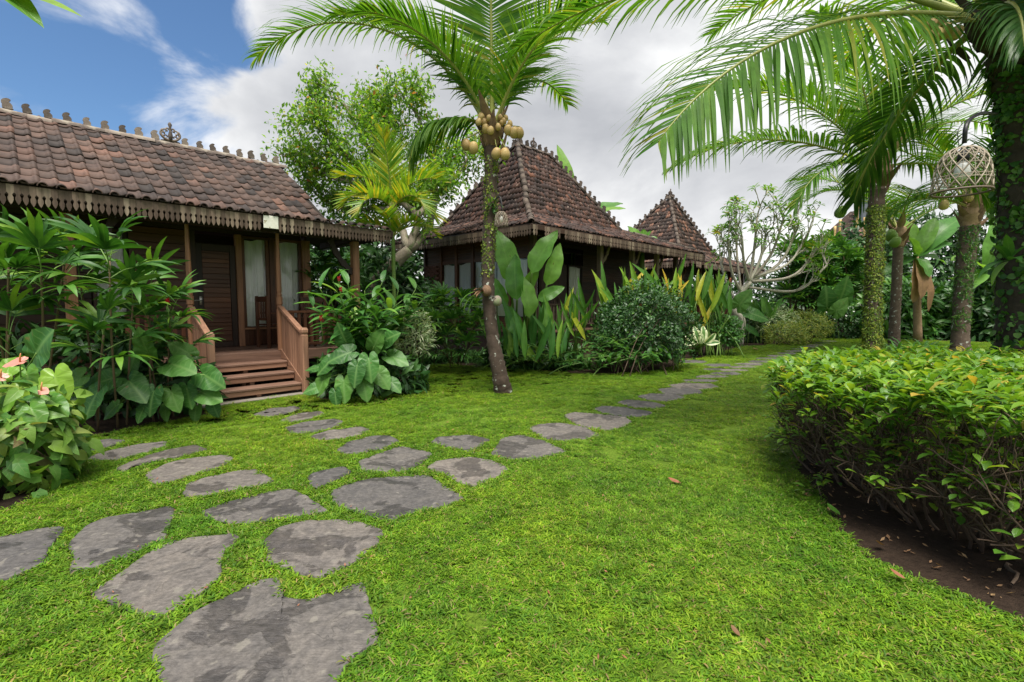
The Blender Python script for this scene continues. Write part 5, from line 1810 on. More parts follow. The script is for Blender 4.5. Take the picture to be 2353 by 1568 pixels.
# ------------------------------------------------------------------ leaf with a stalk, made where it grows
def heart_leaf(size, seed, cup=0.10, wavy=0.03, tip=1.0, lobe=0.28, width=0.78):
    """elephant-ear outline round the stalk joint at the origin, tip along +Y; ribs fold the blade between side veins"""
    r = np.random.default_rng(seed)
    na, nr = 40, 4
    tab_a = np.radians([0, 12, 25, 42, 65, 90, 115, 138, 155, 168, 176, 180])
    tab_r = np.array([1.0, .84, .70, .585, .49, .445, .45, .485, .49, .40, .22, .12])
    V, F, UV = [(0, 0, 0)], [], [(0.5, 0.25)]
    sk = r.uniform(-.08, .08)
    for k in range(1, nr + 1):
        q = k / nr
        for i in range(na):
            a = 2 * PI * i / na                     # 0 = tip direction
            aa = a if a <= PI else 2 * PI - a
            c, s = math.cos(a), math.sin(a)
            rr = np.interp(aa, tab_a, tab_r) * size * q * (1 + .025 * math.sin(a * 13 + seed) * q)
            x = rr * s * width / 0.78 * (1 + sk * np.sign(s))
            y = rr * c
            rib = 0.016 * size * math.cos(a * 10) * q * (1 - .3 * q)
            z = -cup * size * (q ** 2) * (0.5 + 1.1 * max(0, c) ** 2) + wavy * size * math.sin(a * 7 + seed) * q ** 2 + 0.22 * abs(x) + rib
            V.append((x, y, z))
            UV.append((0.5 + 0.5 * q * s, 0.25 + 0.75 * q * c if c > 0 else 0.25 + 0.25 * q * c))
    for i in range(na):
        F.append((0, 1 + (i + 1) % na, 1 + i))
    for k in range(nr - 1):
        for i in range(na):
            j = (i + 1) % na
            F.append((1 + k * na + i, 1 + k * na + j, 1 + (k + 1) * na + j, 1 + (k + 1) * na + i))
    V = np.array(V)
    V[:, 0] *= -1
    return V, F, np.array(UV)


def stalk_leaf(parent, origin, foot, joint, tipdir, up, tm, lmat, smat=None, r=0.009, bow=0.15, name='leaf'):
    """one leaf: stalk from foot to joint and the blade set on it"""
    o = V3(origin)
    foot, joint = V3(foot) - o, V3(joint) - o
    mb = MB()
    mid = (foot + joint) / 2 + np.array([0, 0, bow * np.linalg.norm(joint - foot)])
    mid[:2] = foot[:2] * .62 + joint[:2] * .38
    mb.add(*tube(spline([foot, mid, joint], 9), np.linspace(r * 1.5, r * .8, 9), 6), mi=0)
    mb.addm(tm, frame1(tipdir, up), joint, 1)
    return obj(name, mb.mesh(name, [smat or B_STEM, lmat]), parent)


def elephant_ears(label, cat, base, spec, lmat, seed0=0, cup=.10, group=None, feet=.12, width=.78, wavy=.025):
    """spec: (px, py, depth, size, tip angle in the picture plane, tilt towards the viewer)"""
    t = thing('elephant_ear' if cat == 'elephant ear' else cat.replace(' ', '_'), label, cat, base, 0, group)
    for i, (px, py, Y, size, ang, tilt) in enumerate(spec):
        j = V3(P(px, py, Y))
        td = np.array([math.cos(R(ang)), -0.35, math.sin(R(ang))])
        up = norm(np.array([0, -math.sin(R(tilt)), math.cos(R(tilt))]) + RNG.normal(0, .12, 3))
        foot = V3(base) + np.array([random.gauss(0, feet), random.gauss(0, feet), 0])
        stalk_leaf(t, base, foot, j, td, up, heart_leaf(size * .92, seed0 + i, cup, wavy, width=width), lmat)
    return t


# left bed: elephant ears in front of the porch
lb = G(300, 955)
elephant_ears('dark elephant ear clump with broad ribbed leaves left of the porch steps', 'elephant ear', lb, [
    (338, 806, 5.75, .33, 100, 68), (398, 838, 5.7, .38, -10, 55), (470, 862, 5.8, .36, -25, 55), (432, 812, 6.0, .28, 140, 60), (250, 872, 5.55, .34, 200, 50), (222, 905, 5.3, .33, 250, 62),
    (300, 880, 5.6, .36, -40, 50), (352, 905, 5.6, .30, 265, 66), (395, 905, 5.7, .28, -60, 60), (430, 895, 5.8, .28, -70, 60), (470, 905, 5.8, .30, -15, 45), (300, 850, 5.9, .30, 60, 70), (180, 870, 5.4, .30, 220, 55), (330, 940, 5.6, .2, 250, 55), (380, 940, 5.75, .18, 280, 60), (490, 930, 5.9, .2, 300, 60), (265, 935, 5.5, .2, 230, 60), (450, 940, 5.9, .2, 270, 60), (200, 930, 5.3, .22, 240, 60)], L_ALO, 10)
nb = G(60, 1060)
elephant_ears('single huge pale green elephant ear leaf above the pink anthuriums', 'elephant ear', G(40, 1050), [(84, 812, 4.15, .36, 42, 78)], L_ALO, 60, cup=.06, feet=.02, width=.92, wavy=.035)
elephant_ears('anthurium clump with yellow-green heart leaves at the left edge', 'anthurium', nb, [
    (20, 845, 3.9, .22, 200, 60), (62, 862, 3.9, .22, -60, 55), (125, 868, 3.9, .28, -62, 62), (-10, 880, 3.8, .24, 180, 55), (40, 905, 3.75, .24, -80, 50), (90, 905, 3.8, .22, -20, 45), (5, 930, 3.6, .24, 230, 50), (70, 940, 3.6, .22, -50, 45), (120, 925, 3.75, .2, -30, 50), (-30, 850, 3.9, .22, 140, 50)], L_ALOB, 80, cup=.14, feet=.08)


def spathe(label, q, sc_, ang, base):
    t = thing('anthurium_flower', label, 'flower', q, 0, 'pink anthurium flowers')
    obj('spathe', make_mesh('spathe', *heart_leaf(.11 * sc_, 3, .05, .02), L_PINK), t, mat4=mat4(frame1((math.cos(R(ang)), -.4, math.sin(R(ang))), (0, -.55, .8)), (0, 0, 0)))
    obj('spadix', make_mesh('spadix', *tube([(0, 0, 0), (.012, -.01, .03), (.03, -.02, .07)], [.006, .007, .003], 6), L_ORANGE), t)
    obj('stalk', make_mesh('stalk', *tube(spline([(0, 0, 0), (V3(base) - V3(q)) * .5 + np.array([0, 0, .05]), V3(base) - V3(q)], 8), .005, 5), B_STEM), t)


spathe('pink anthurium flower in front of the huge pale leaf', P(46, 832, 3.8), 1.05, 195, nb)
spathe('pale pink anthurium flower low on the clump, facing right', P(95, 898, 3.7), .8, -10, nb)
spathe('rosy anthurium flower cut by the left picture edge', P(2, 868, 3.7), .85, 160, nb)

# arrowhead vine mound
def mound(label, name, cat, base, cen, rad, tm, lmat, n_parts, n_mass, size, flat=0.3, zmin=-0.7, jitter=0.12, stems=14, inner=True, front=None, stem_mat=None, group=None, droop=0.0, thick=0.25):
    """shrub: leaves spread through the outer shell of an uneven mound; the nearest are single parts, the rest one mass"""
    t = thing(name, label, cat, base, 0, group)
    b, c, rad = V3(base), V3(cen), np.asarray(rad, float)
    N_ = n_parts + n_mass
    d = rand_dirs(N_, zmin, 1.0)
    # uneven outline
    from mathutils import noise as mn
    so = random.uniform(0, 50)
    lump = np.array([mn.noise((x * 2.2 + so, y * 2.2, z * 2.2)) + .5 * mn.noise((x * 5 + so, y * 5, z * 5)) for x, y, z in d])
    k = (1 + jitter * lump * 2.2) * (1 - thick * RNG.uniform(0, 1, N_) ** 2)
    T = c + d * rad * k[:, None]
    T[:, 2] = np.maximum(T[:, 2], 0.02)
    nrm = d / rad
    nrm /= np.linalg.norm(nrm, axis=1, keepdims=True)
    dirs = nrm * RNG.uniform(.3, .9, N_)[:, None] + RNG.normal(0, .55, (N_, 3)) + np.array([0, 0, -droop])
    up = nrm * (1 - flat) + np.array([0, 0, flat]) + RNG.normal(0, .25, (N_, 3))
    M = frames(dirs, up, RNG.uniform(size[0], size[1], N_))
    dist = np.linalg.norm(T - np.array([0, 0, CAM_H]), axis=1)
    vis = -(nrm @ norm(c - np.array([0, 0, CAM_H])))
    order = np.argsort(dist - 0.6 * vis * rad.mean())
    me = make_mesh('leaf', *tm, lmat)
    for i in order[:n_parts]:
        obj('leaf', me, t, mat4=mat4(M[i], T[i] - b))
    rest = order[n_parts:]
    if len(rest):
        obj('leaf_mass', mass_mesh('leaf_mass', tm, M[rest], T[rest] - b, lmat), t, kind='stuff')
    for i in range(stems):
        a = random.uniform(0, 2 * PI)
        e = c + rad * np.array([math.cos(a) * .7, math.sin(a) * .7, random.uniform(-.2, .6)])
        f_ = b + np.array([random.gauss(0, rad[0] * .3), random.gauss(0, rad[1] * .3), 0])
        obj('stem', make_mesh('stem', *tube(spline([f_ - b, (f_ + e) / 2 - b + RNG.normal(0, .05, 3), e - b], 8), np.linspace(.012, .005, 8), 5), stem_mat or B_TWIG), t)
    return t


T_ARROW = leaf_t(0.15, 0.115, 'arrow', n=4, droop=.7, fold=.25, cols=2)
T_OVAL = leaf_t(0.10, 0.05, 'oval', n=3, droop=.5, fold=.3, cols=2)
T_OVALS = leaf_t(0.07, 0.034, 'oval', n=2, droop=.5, fold=.3, cols=2)
T_LANCE = leaf_t(0.16, 0.03, 'lance', n=3, droop=.9, fold=.2, cols=1)
T_LANCEW = leaf_t(0.22, 0.06, 'lance', n=4, droop=.8, fold=.25, cols=2)
mound('yellow-green arrowhead vine mound spilling onto the grass at the left edge', 'arrowhead_vine', 'vine', G(45, 1120), P(26, 1015, 3.75), (.47, .46, .43), T_ARROW, L_SYNG, 290, 420, (.7, 1.15), flat=.15, zmin=-.85, droop=.55, thick=.35)

# ------------------------------------------------------------------ fan palms
def fan_geo(pet, blade, nb, seed, spread=2.5, width=0.045, droop=1.0):
    """fan leaf: stalk along +Y then blades radiating from its end"""
    r = np.random.default_rng(seed)
    mb = MB()
    pts = spline([(0, 0, 0), (0, pet * .55, pet * .10), (0, pet, pet * .06)], 7)
    mb.add(*tube(pts, np.linspace(.006, .004, 7), 5), mi=0)
    j = pts[-1]
    for i in range(nb):
        a = (i / (nb - 1) - .5) * spread + r.normal(0, .05)
        L = blade * (0.78 + .28 * math.cos(a * .8)) * r.uniform(.9, 1.08)
        tm = leaf_t(L, width * r.uniform(.8, 1.25), 'strap', n=5, droop=droop * r.uniform(.6, 1.4), fold=.35, cols=2, lift=.25)
        mb.addm(tm, frame1((math.sin(a), math.cos(a), r.normal(.05, .08)), (0, -.1, 1)), j, 1)
    v = np.concatenate(mb.v)
    return v, mb.f, np.concatenate(mb.uv), mb.m


def fan_meshes(blade, pet, n=6, droop=1.0, width=.045, mat=None, seed=0, nb=(7, 10)):
    out = []
    for i in range(n):
        v, f, uv, m = fan_geo(pet * random.uniform(.8, 1.25), blade, random.randint(*nb), seed + i, random.uniform(2.3, 3.4), width, droop)
        out.append(make_mesh('fan_leaf', v, f, uv, [B_STEM, mat or L_RHAPIS], m))
    return out


def fan_palm(label, base, heads, meshes, per=6, group='fan palms in the beds', cane=.013, spread=.12, whole=True):
    t = thing('fan_palm', label, 'fan palm', base, 0, group)
    b = V3(base)
    for (px, py, Y, s) in heads:
        h = V3(P(px, py, Y))
        foot = b + np.array([random.gauss(0, spread), random.gauss(0, spread), 0])
        foot[:2] = foot[:2] * .6 + h[:2] * .4
        pts = spline([foot - b, (foot * .45 + h * .55) - b + RNG.normal(0, .03, 3), h - b], 12)
        obj('cane', make_mesh('cane', *tube(pts, np.linspace(cane, cane * .8, 12), 6), B_CANE), t)
        a0 = random.uniform(0, 6)
        for k in range(per):
            a = a0 + k * 2.4
            el = 1.15 - 1.35 * (k / per) + random.gauss(0, .1)
            d = np.array([math.cos(a) * math.cos(el), math.sin(a) * math.cos(el), math.sin(el)])
            q = h - b + np.array([0, 0, -.32 * s * k / per])
            obj('fan_leaf', random.choice(meshes), t, mat4=mat4(frame1(d, (0, 0, 1), s * random.uniform(.85, 1.12)), q))
    return t


FANS = fan_meshes(.40, .26, 7, 1.0, .052)
fan_palm('tall fan palm clump at the far left of the porch, under the eave', G(20, 985), [(20, 615, 5.0, 1.1), (95, 620, 4.9, 1.1), (-20, 660, 5.1, 1.1), (150, 590, 5.5, .95), (20, 770, 5.0, .95)], FANS, 6)
fan_palm('fan palm with a bright new fan rising before the dark porch window', G(245, 975), [(252, 600, 5.3, 1.15), (185, 650, 5.5, .95), (238, 770, 5.2, 1.05), (305, 700, 5.7, .9)], FANS, 6)
fan_palm('fan palm bending its leaves over the left stair rail', G(380, 962), [(345, 670, 5.9, .95), (392, 715, 6.0, .9), (345, 765, 5.9, .85), (400, 800, 6.1, .8)], FANS, 5)
FANS2 = fan_meshes(.32, .22, 5, 1.0, .042, seed=40)
cb = G(1040, 826)
fan_palm('broad fan palm clump below the middle house windows', cb, [(985, 705, 10.2, 1.1), (1020, 700, 10.4, 1.1), (1060, 705, 10.4, 1.1), (1095, 715, 10.6, 1.05), (1000, 750, 10.1, 1.0), (1045, 745, 10.1, 1.05), (1085, 755, 10.2, 1.0), (1025, 790, 10.0, .9), (1070, 795, 10.0, .9), (960, 735, 10.2, .9), (1100, 740, 10.4, 1.0)], FANS2, 8, spread=.35)
fan_palm('fan palm in shade between the porch post and the tree', G(760, 845), [(730, 640, 10.3, 1.1), (760, 665, 10.6, 1.1), (700, 660, 10.5, 1.0), (780, 620, 11.0, 1.1), (745, 600, 11.2, 1.2)], FANS2, 7, spread=.3)
# ------------------------------------------------------------------ ginger: arching stems with two rows of lance leaves
LG = [make_mesh('leaf', *leaf_t(.58, .145, 'lance', n=7, droop=.7 + .12 * i, fold=.28, cols=2, seed=i), L_GINGER) for i in range(4)]


def ginger(label, base, stems, meshes, name='ginger_plant', cat='ginger', nl=11, s=1.0, group=None, sweep=.55, spread=.2):
    t = thing(name, label, cat, base, 0, group)
    b = V3(base)
    for (px, py, Y, k) in stems:
        h = V3(P(px, py, Y))
        foot = b + np.array([random.gauss(0, spread), random.gauss(0, spread * .7), 0])
        mid = foot * .5 + h * .5
        mid[:2] = foot[:2] * .75 + h[:2] * .25
        pts = spline([foot - b, mid - b, h - b], 20)
        obj('stem', make_mesh('stem', *tube(pts, np.linspace(.011, .005, 20), 6), B_STEM), t)
        az = random.uniform(0, PI)
        for i in range(nl):
            u = .42 + .58 * i / (nl - 1)
            q = pts[min(19, int(u * 19))]
            tn = norm(pts[min(19, int(u * 19) + 1)] - pts[max(0, int(u * 19) - 1)]) if u < .97 else norm(pts[19] - pts[17])
            a = az + (PI if i % 2 else 0) + random.gauss(0, .25)
            side = np.array([math.cos(a), math.sin(a), 0])
            d = side * math.cos(.55) + tn * math.sin(.55) * (1.0 + u) + np.array([0, 0, .15])
            obj('leaf', random.choice(meshes), t, mat4=mat4(frame1(d, (0, -.15, 1), k * s * random.uniform(.8, 1.1) * (1 - .3 * max(0, u - .8) / .2)), q))
    return t


gb = G(830, 895)
ginger('leafy ginger clump with arching stems right of the porch steps', gb, [(735, 662, 7.3, 1.05), (765, 645, 7.5, 1.1), (800, 655, 7.6, 1.05), (838, 668, 7.8, 1.0), (878, 650, 8.0, 1.0), (915, 668, 8.1, 1.0), (955, 665, 8.3, .95), (745, 730, 7.2, .95), (720, 705, 7.2, .9), (900, 720, 7.8, .95), (935, 715, 8.0, .9), (850, 730, 7.5, .95), (790, 700, 7.4, .95), (760, 690, 7.0, 1.0), (830, 700, 7.2, 1.05), (885, 695, 7.5, 1.05), (925, 690, 7.9, 1.0), (970, 690, 8.2, .9), (810, 740, 7.0, .95), (870, 745, 7.2, .95)], LG, nl=11)
elephant_ears('heart-leaved elephant ears below the ginger, beside the right newel post', 'elephant ear', G(820, 905), [
    (795, 785, 7.1, .34, 110, 68), (880, 785, 7.4, .36, 30, 60), (800, 812, 7.0, .36, 200, 55), (848, 830, 7.0, .36, -80, 55), (760, 830, 7.0, .30, 225, 52), (820, 845, 6.9, .32, -95, 58), (745, 870, 7.0, .30, 250, 60), (790, 880, 6.95, .34, -85, 62),
    (835, 880, 7.0, .32, -75, 60), (870, 860, 7.2, .32, -50, 55), (900, 820, 7.4, .34, -20, 50), (730, 890, 7.0, .24, 200, 50), (770, 905, 6.9, .24, -80, 60), (900, 880, 7.3, .24, -40, 55), (860, 795, 7.3, .34, 60, 64), (740, 845, 7.1, .26, 180, 45)], L_ALO, 110, feet=.22)
mound('white-green variegated shrub right of the ginger clump', 'variegated_shrub', 'shrub', G(945, 858), P(948, 770, 8.6), (.36, .36, .46), leaf_t(.13, .02, 'lance', n=2, droop=.7, fold=.1, cols=1), L_SILV, 60, 900, (.7, 1.2), flat=.2)
YL = leaf_t(.55, .2, 'lance', n=8, droop=1.1, fold=.2, cols=2, wav=.05)


def torch(label, q, h=.10, r=.028):
    h, r = h * .75, r * .8
    t = thing('red_ginger_flower', label, 'flower', q, 0, 'red flowers of the garden')
    for i in range(14):
        a = 2.4 * i
        z = h * i / 14
        rr = r * (1 - .6 * i / 14)
        d = (math.cos(a), math.sin(a), 1.0)
        obj('petal', make_mesh('petal', *leaf_t(.04, .028, 'oval', n=2, droop=-.3, fold=.3, cols=2), L_RED), t, mat4=mat4(frame1(d), (math.cos(a) * rr * .4, math.sin(a) * rr * .4, z)))
    obj('stalk', make_mesh('stalk', *tube([(.02, 0, -.25), (.005, 0, -.08), (0, 0, 0), (0, 0, h)], .005, 5), B_STEM), t)


torch('red ginger flower hanging over the right stair rail', P(738, 740, 7.0), .11, .04)
torch('red ginger flower spike before the porch post', P(779, 648, 7.2), .09)
torch('small red ginger bud among the ginger tops', P(783, 672, 7.2), .08)
torch('red flower among the dark fan palm leaves by the left rail', P(385, 700, 5.7), .07)
torch('tiny red flower on top of the round bush', P(1472, 706, 10.3), .10)
torch('red flower spike among the upright leaves near the frangipani', P(1678, 650, 12.6), .16, .05)

# ------------------------------------------------------------------ giant paddle-leaved plants in front of the middle house
def paddles(label, base, spec, lmat, name='canna_plant', cat='canna', w=.5, spread=.15, shape='paddle', group=None, wav=.05, r=.02):
    """spec: joint px,py, tip px,py, depth, facing(-1..1)"""
    t = thing(name, label, cat, base, 0, group)
    for i, (jx, jy, tx, ty, Y, fc) in enumerate(spec):
        j, tp = V3(P(jx, jy, Y)), V3(P(tx, ty, Y - .15 * fc))
        L = np.linalg.norm(tp - j)
        tm = leaf_t(L, L * w * random.uniform(.85, 1.15), shape, n=12, droop=random.uniform(.1, .5) if w < .3 else random.uniform(.3, .8), fold=.3, cols=4, wav=wav, lift=.12)
        foot = V3(base) + np.array([random.gauss(0, spread), random.gauss(0, spread * .6), 0])
        foot[0] = foot[0] * .5 + j[0] * .5
        stalk_leaf(t, base, foot, j, tp - j, (fc * .8, -1, .35), tm, lmat, B_STEM, r=r, bow=.0)
    return t


paddles('giant paddle-leaved plant with pale upright leaves right of the leaning palm', G(1190, 838), [
    (1172, 648, 1152, 516, 10.0, .5), (1188, 690, 1178, 578, 9.7, -.5), (1202, 668, 1240, 606, 10.2, .9), (1222, 628, 1278, 522, 9.9, -.6), (1256, 656, 1292, 556, 10.1, .5), (1236, 690, 1300, 655, 9.9, .2),
    (1216, 730, 1208, 625, 9.8, .9), (1198, 770, 1160, 700, 9.7, -.7), (1166, 700, 1128, 636, 10.0, -.9), (1250, 770, 1262, 690, 9.9, .7)], L_CANNA, w=.44, shape='canna', wav=.07, r=.024)
HELI = lambda n, cx, cy, sx, sy, Y, h, lean=26: [(x := cx + random.gauss(0, sx), y := cy + random.gauss(0, sy), x + random.gauss(0, lean), y - h * random.uniform(.55, 1.25), Y + random.uniform(-.5, .5), random.uniform(-1.2, 1.2)) for _ in range(n)]
paddles('yellow and green heliconia beside the giant paddle leaves', G(1320, 845), HELI(16, 1322, 740, 20, 22, 10.2, 75) + HELI(14, 1290, 770, 22, 18, 10.0, 70), L_HELI, 'heliconia_plant', 'heliconia', .13, .25, 'lance', 'upright heliconia clumps', .01, .009)
paddles('slender green canna shoots filling the bed below the giant paddle leaves', G(1230, 842), HELI(26, 1225, 812, 42, 14, 9.9, 95, 22) + HELI(8, 1150, 805, 14, 14, 10.0, 70, 20), L_GINGER, 'canna_shoots', 'canna', .15, .3, 'lance', None, .02, .010)
paddles('tall heliconia behind the round bush, left end of its row', P(1440, 760, 12.0).xy.to_3d(), HELI(20, 1440, 700, 28, 16, 12.0, 80), L_HELI, 'heliconia_plant', 'heliconia', .13, .35, 'lance', 'upright heliconia clumps', .01, .01)
paddles('tall heliconia behind the round bush, middle of its row', P(1540, 760, 12.8).xy.to_3d(), HELI(24, 1530, 700, 28, 16, 12.8, 74), L_HELI, 'heliconia_plant', 'heliconia', .13, .4, 'lance', 'upright heliconia clumps', .01, .01)
paddles('yellowing heliconia left of the frangipani', P(1640, 790, 13.6).xy.to_3d(), HELI(38, 1632, 718, 22, 20, 13.6, 78), L_HELI, 'heliconia_plant', 'heliconia', .13, .45, 'lance', 'upright heliconia clumps', .01, .01)
paddles('broad-bladed heliconia right of the frangipani trunk', P(1752, 790, 18.3).xy.to_3d(), HELI(24, 1752, 735, 18, 14, 18.3, 48), L_GINGER, 'heliconia_plant', 'heliconia', .26, .4, 'lance', 'upright heliconia clumps', .01, .012)

# ------------------------------------------------------------------ shrubs
mound('round dark glossy bush in front of the middle house', 'round_bush', 'bush', G(1470, 856), P(1478, 752, 10.9), (1.08, .95, .92), T_OVALS, L_BUSH, 300, 10500, (.9, 1.6), flat=.35, jitter=.22, stems=16, thick=.35)
ginger('light green leafy plants along the bed edge under the round bush', G(1400, 852), [(1325 + 15 * i, 815 + random.uniform(-12, 18), 9.75 + random.uniform(-.25, .3), 1.0) for i in range(15)] + [(1335 + 18 * i, 785 + random.uniform(-22, 10), 9.95, 1.1) for i in range(9)],
       [make_mesh('leaf', *leaf_t(.27, .09, 'lance', n=5, droop=.8 + .2 * k, fold=.3, cols=2), L_MID) for k in range(2)], 'ground_ginger', 'border plant', nl=11, spread=.8)
ginger('dark leafy plants at the right foot of the round bush', G(1525, 848), [(1485 + 13 * i, 812 + random.uniform(-10, 16), 10.2 + random.uniform(-.2, .3), .95) for i in range(8)],
       [make_mesh('leaf', *leaf_t(.28, .11, 'lance', n=5, droop=.8, fold=.3, cols=2), L_GINGER)], 'ground_ginger', 'border plant', nl=9, spread=.4)
ginger('low leafy shoots between the paddle leaves and the spider plants', G(1235, 846), [(1170 + 16 * i, 800 + random.uniform(-20, 18), 9.9 + random.uniform(-.3, .3), .95) for i in range(10)],
       [make_mesh('leaf', *leaf_t(.30, .06, 'lance', n=5, droop=.9, fold=.3, cols=2), L_GINGER)], 'ground_ginger', 'border plant', nl=9, spread=.6)


def strappy(label, base, spots, L, W, n, lmat, name='border_grass', cat='border grass', up=1.0, droop=1.6, mass=True, group=None):
    """tussocks of arching strap leaves; each tussock one part"""
    t = thing(name, label, cat, base, 0, group)
    b = V3(base)
    for q in spots:
        mb = MB()
        for i in range(n):
            a = random.uniform(0, 2 * PI)
            el = random.uniform(.35, 1.35) * up
            tm = leaf_t(L * random.uniform(.6, 1.15), W * random.uniform(.7, 1.2), 'strap', n=5, droop=droop * random.uniform(.6, 1.2), fold=.3, cols=1)
            mb.addm(tm, frame1((math.cos(a) * math.cos(el), math.sin(a) * math.cos(el), math.sin(el))), V3(q) - b + np.array([random.gauss(0, .03), random.gauss(0, .03), 0]))
        obj('tussock', mb.mesh('tussock', lmat), t)
    return t


strappy('dark arching border grass at the foot of the fan palm clump', G(1040, 838), [G(965 + 13 * i + random.uniform(-5, 5), 832 + random.uniform(-3, 8)) for i in range(14)], .6, .02, 90, L_LIRI)
strappy('spider plants with light arching leaves along the bed edge', G(1250, 852), [G(1185 + 21 * i + random.uniform(-6, 6), 846 + random.uniform(-4, 5)) for i in range(9)], .42, .032, 44, L_MID, 'spider_plant', 'spider plant')
strappy('arching green tussock at the foot of the mossy palm', P(2085, 800, 13.4).xy.to_3d(), [P(2085 + 22 * i, 800, 13.2 + .2 * i).xy.to_3d() for i in range(-1, 3)], .85, .05, 46, L_MID, 'lily_tussock', 'lily', 1.1)
paddles('hosta-like plant with white-edged leaves by the middle house steps', G(1612, 815), [(1610 + dx * .25, 790, 1610 + dx, 790 - h, 12.9, f) for dx, h, f in ((-38, 26, -.5), (-14, 42, -.2), (10, 42, .2), (36, 24, .6), (46, 4, .8), (-46, 4, -.8), (0, 30, .1))], L_HOSTA, 'white_edged_plant', 'border plant', .42, .06, 'oval')
mound('leafy green shrub under the frangipani', 'leafy_shrub', 'shrub', P(1655, 812, 13.8).xy.to_3d(), P(1652, 765, 13.8), (.62, .5, .5), T_OVAL, L_MID, 80, 1500, (.8, 1.4), flat=.35)
mound('dark shrub behind the frangipani trunk', 'leafy_shrub', 'shrub', P(1720, 800, 18.6).xy.to_3d(), P(1722, 765, 18.8), (1.0, .6, .65), T_LANCEW, L_DARK, 30, 1300, (.9, 1.5), flat=.35)
mound('silvery green rounded shrub before the far house porch', 'rounded_shrub', 'shrub', P(1775, 800, 18.0).xy.to_3d(), P(1782, 745, 18.3), (.80, .7, .62), leaf_t(.14, .026, 'lance', n=2, droop=.6, fold=.1, cols=1), L_SILV, 40, 2400, (.8, 1.3), flat=.3)
mound('golden clipped shrub beside the end of the path', 'rounded_shrub', 'shrub', P(1845, 795, 17.8).xy.to_3d(), P(1846, 753, 18.2), (.95, .8, .60), leaf_t(.14, .026, 'lance', n=2, droop=.6, fold=.1, cols=1), L_GOLD, 40, 2800, (.8, 1.3), flat=.3)
mound('low yellow-green shrub between the silvery and golden ones', 'rounded_shrub', 'shrub', P(1800, 798, 17.2).xy.to_3d(), P(1805, 770, 17.4), (.75, .55, .42), leaf_t(.14, .026, 'lance', n=2, droop=.6, fold=.1, cols=1), L_GOLD, 20, 1500, (.8, 1.3), flat=.3)
wf = mound('dark hedge sprinkled with white flowers behind the path end', 'flowering_hedge', 'hedge', P(1950, 788, 20.5).xy.to_3d(), P(1945, 748, 20.8), (1.6, .8, .95), T_OVAL, L_DARK, 30, 3400, (1.0, 1.7), flat=.3)
fm = make_mesh('flower', *leaf_t(.09, .085, 'oval', n=2, droop=.5, fold=.1, cols=2), L_WHITE)
for i in range(30):
    q = P(random.uniform(1890, 2000), random.uniform(695, 735), random.uniform(19.7, 20.1))
    obj('flower', fm, wf, mat4=mat4(frame1((random.gauss(0, 1), -1, random.gauss(0, .5)), (0, -.3, 1)), V3(q) - V3(wf.location)))
elephant_ears('ribbed elephant ear standing before the bamboo-leaved screen', 'elephant ear', P(1915, 780, 19.6).xy.to_3d(), [(1900, 706, 19.5, 1.0, 105, 78), (1930, 690, 19.6, 1.1, 82, 78), (1922, 715, 19.3, .7, 60, 75)], L_ALO, 150, feet=.1)
elephant_ears('dark elephant ears beneath the frangipani, by the far porch', 'elephant ear', P(1712, 790, 17.2).xy.to_3d(), [(1700, 700, 17, .7, 60, 65), (1725, 720, 17, .7, -20, 60), (1690, 740, 16.8, .6, 210, 60)], L_ALO, 170)

# ------------------------------------------------------------------ screen of fan palms and shrubs closing the garden
FANS3 = fan_meshes(.62, .4, 5, .9, .085, L_MID, 70, (6, 8))
for k, (x0, lab) in enumerate(((1835, 'left'), (1885, 'middle'), (1945, 'right'))):
    fan_palm('tall bamboo-leaved fan palm in the garden screen, %s of three' % lab, P(x0 + 5, 770, 22.5).xy.to_3d(), [(x0 + random.uniform(-32, 34), 585 + 26 * (i % 5) + random.uniform(-8, 8), 22.0 + random.uniform(-.5, .6), 1.0) for i in range(14)], FANS3, 8, 'fan palms of the garden screen', .03, .6)
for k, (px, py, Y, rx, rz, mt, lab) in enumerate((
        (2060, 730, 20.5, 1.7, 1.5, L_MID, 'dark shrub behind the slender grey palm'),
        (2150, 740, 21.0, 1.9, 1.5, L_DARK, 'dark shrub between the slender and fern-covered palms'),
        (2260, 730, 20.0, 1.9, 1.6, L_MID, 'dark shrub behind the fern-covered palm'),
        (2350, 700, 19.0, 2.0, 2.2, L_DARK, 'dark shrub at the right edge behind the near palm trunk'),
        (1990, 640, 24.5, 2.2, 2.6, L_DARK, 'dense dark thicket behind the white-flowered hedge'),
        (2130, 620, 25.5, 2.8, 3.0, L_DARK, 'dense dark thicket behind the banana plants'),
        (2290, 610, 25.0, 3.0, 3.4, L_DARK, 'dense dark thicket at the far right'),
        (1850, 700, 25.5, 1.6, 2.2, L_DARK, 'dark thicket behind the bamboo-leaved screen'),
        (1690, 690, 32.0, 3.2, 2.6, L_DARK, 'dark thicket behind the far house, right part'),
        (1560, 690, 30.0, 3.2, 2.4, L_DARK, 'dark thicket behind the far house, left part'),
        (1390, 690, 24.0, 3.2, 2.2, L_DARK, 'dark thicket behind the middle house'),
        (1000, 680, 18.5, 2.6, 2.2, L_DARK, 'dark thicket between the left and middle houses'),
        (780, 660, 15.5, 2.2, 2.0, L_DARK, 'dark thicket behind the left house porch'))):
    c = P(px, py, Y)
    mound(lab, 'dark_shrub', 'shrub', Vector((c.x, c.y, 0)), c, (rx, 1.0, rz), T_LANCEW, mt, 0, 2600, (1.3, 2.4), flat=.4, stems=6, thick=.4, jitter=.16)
mound('shady shrub behind the porch post of the left house', 'dark_shrub', 'shrub', P(860, 840, 11.4).xy.to_3d(), P(858, 690, 11.6), (1.2, .6, 1.1), T_LANCEW, L_DARK, 40, 1500, (.9, 1.5), flat=.35)
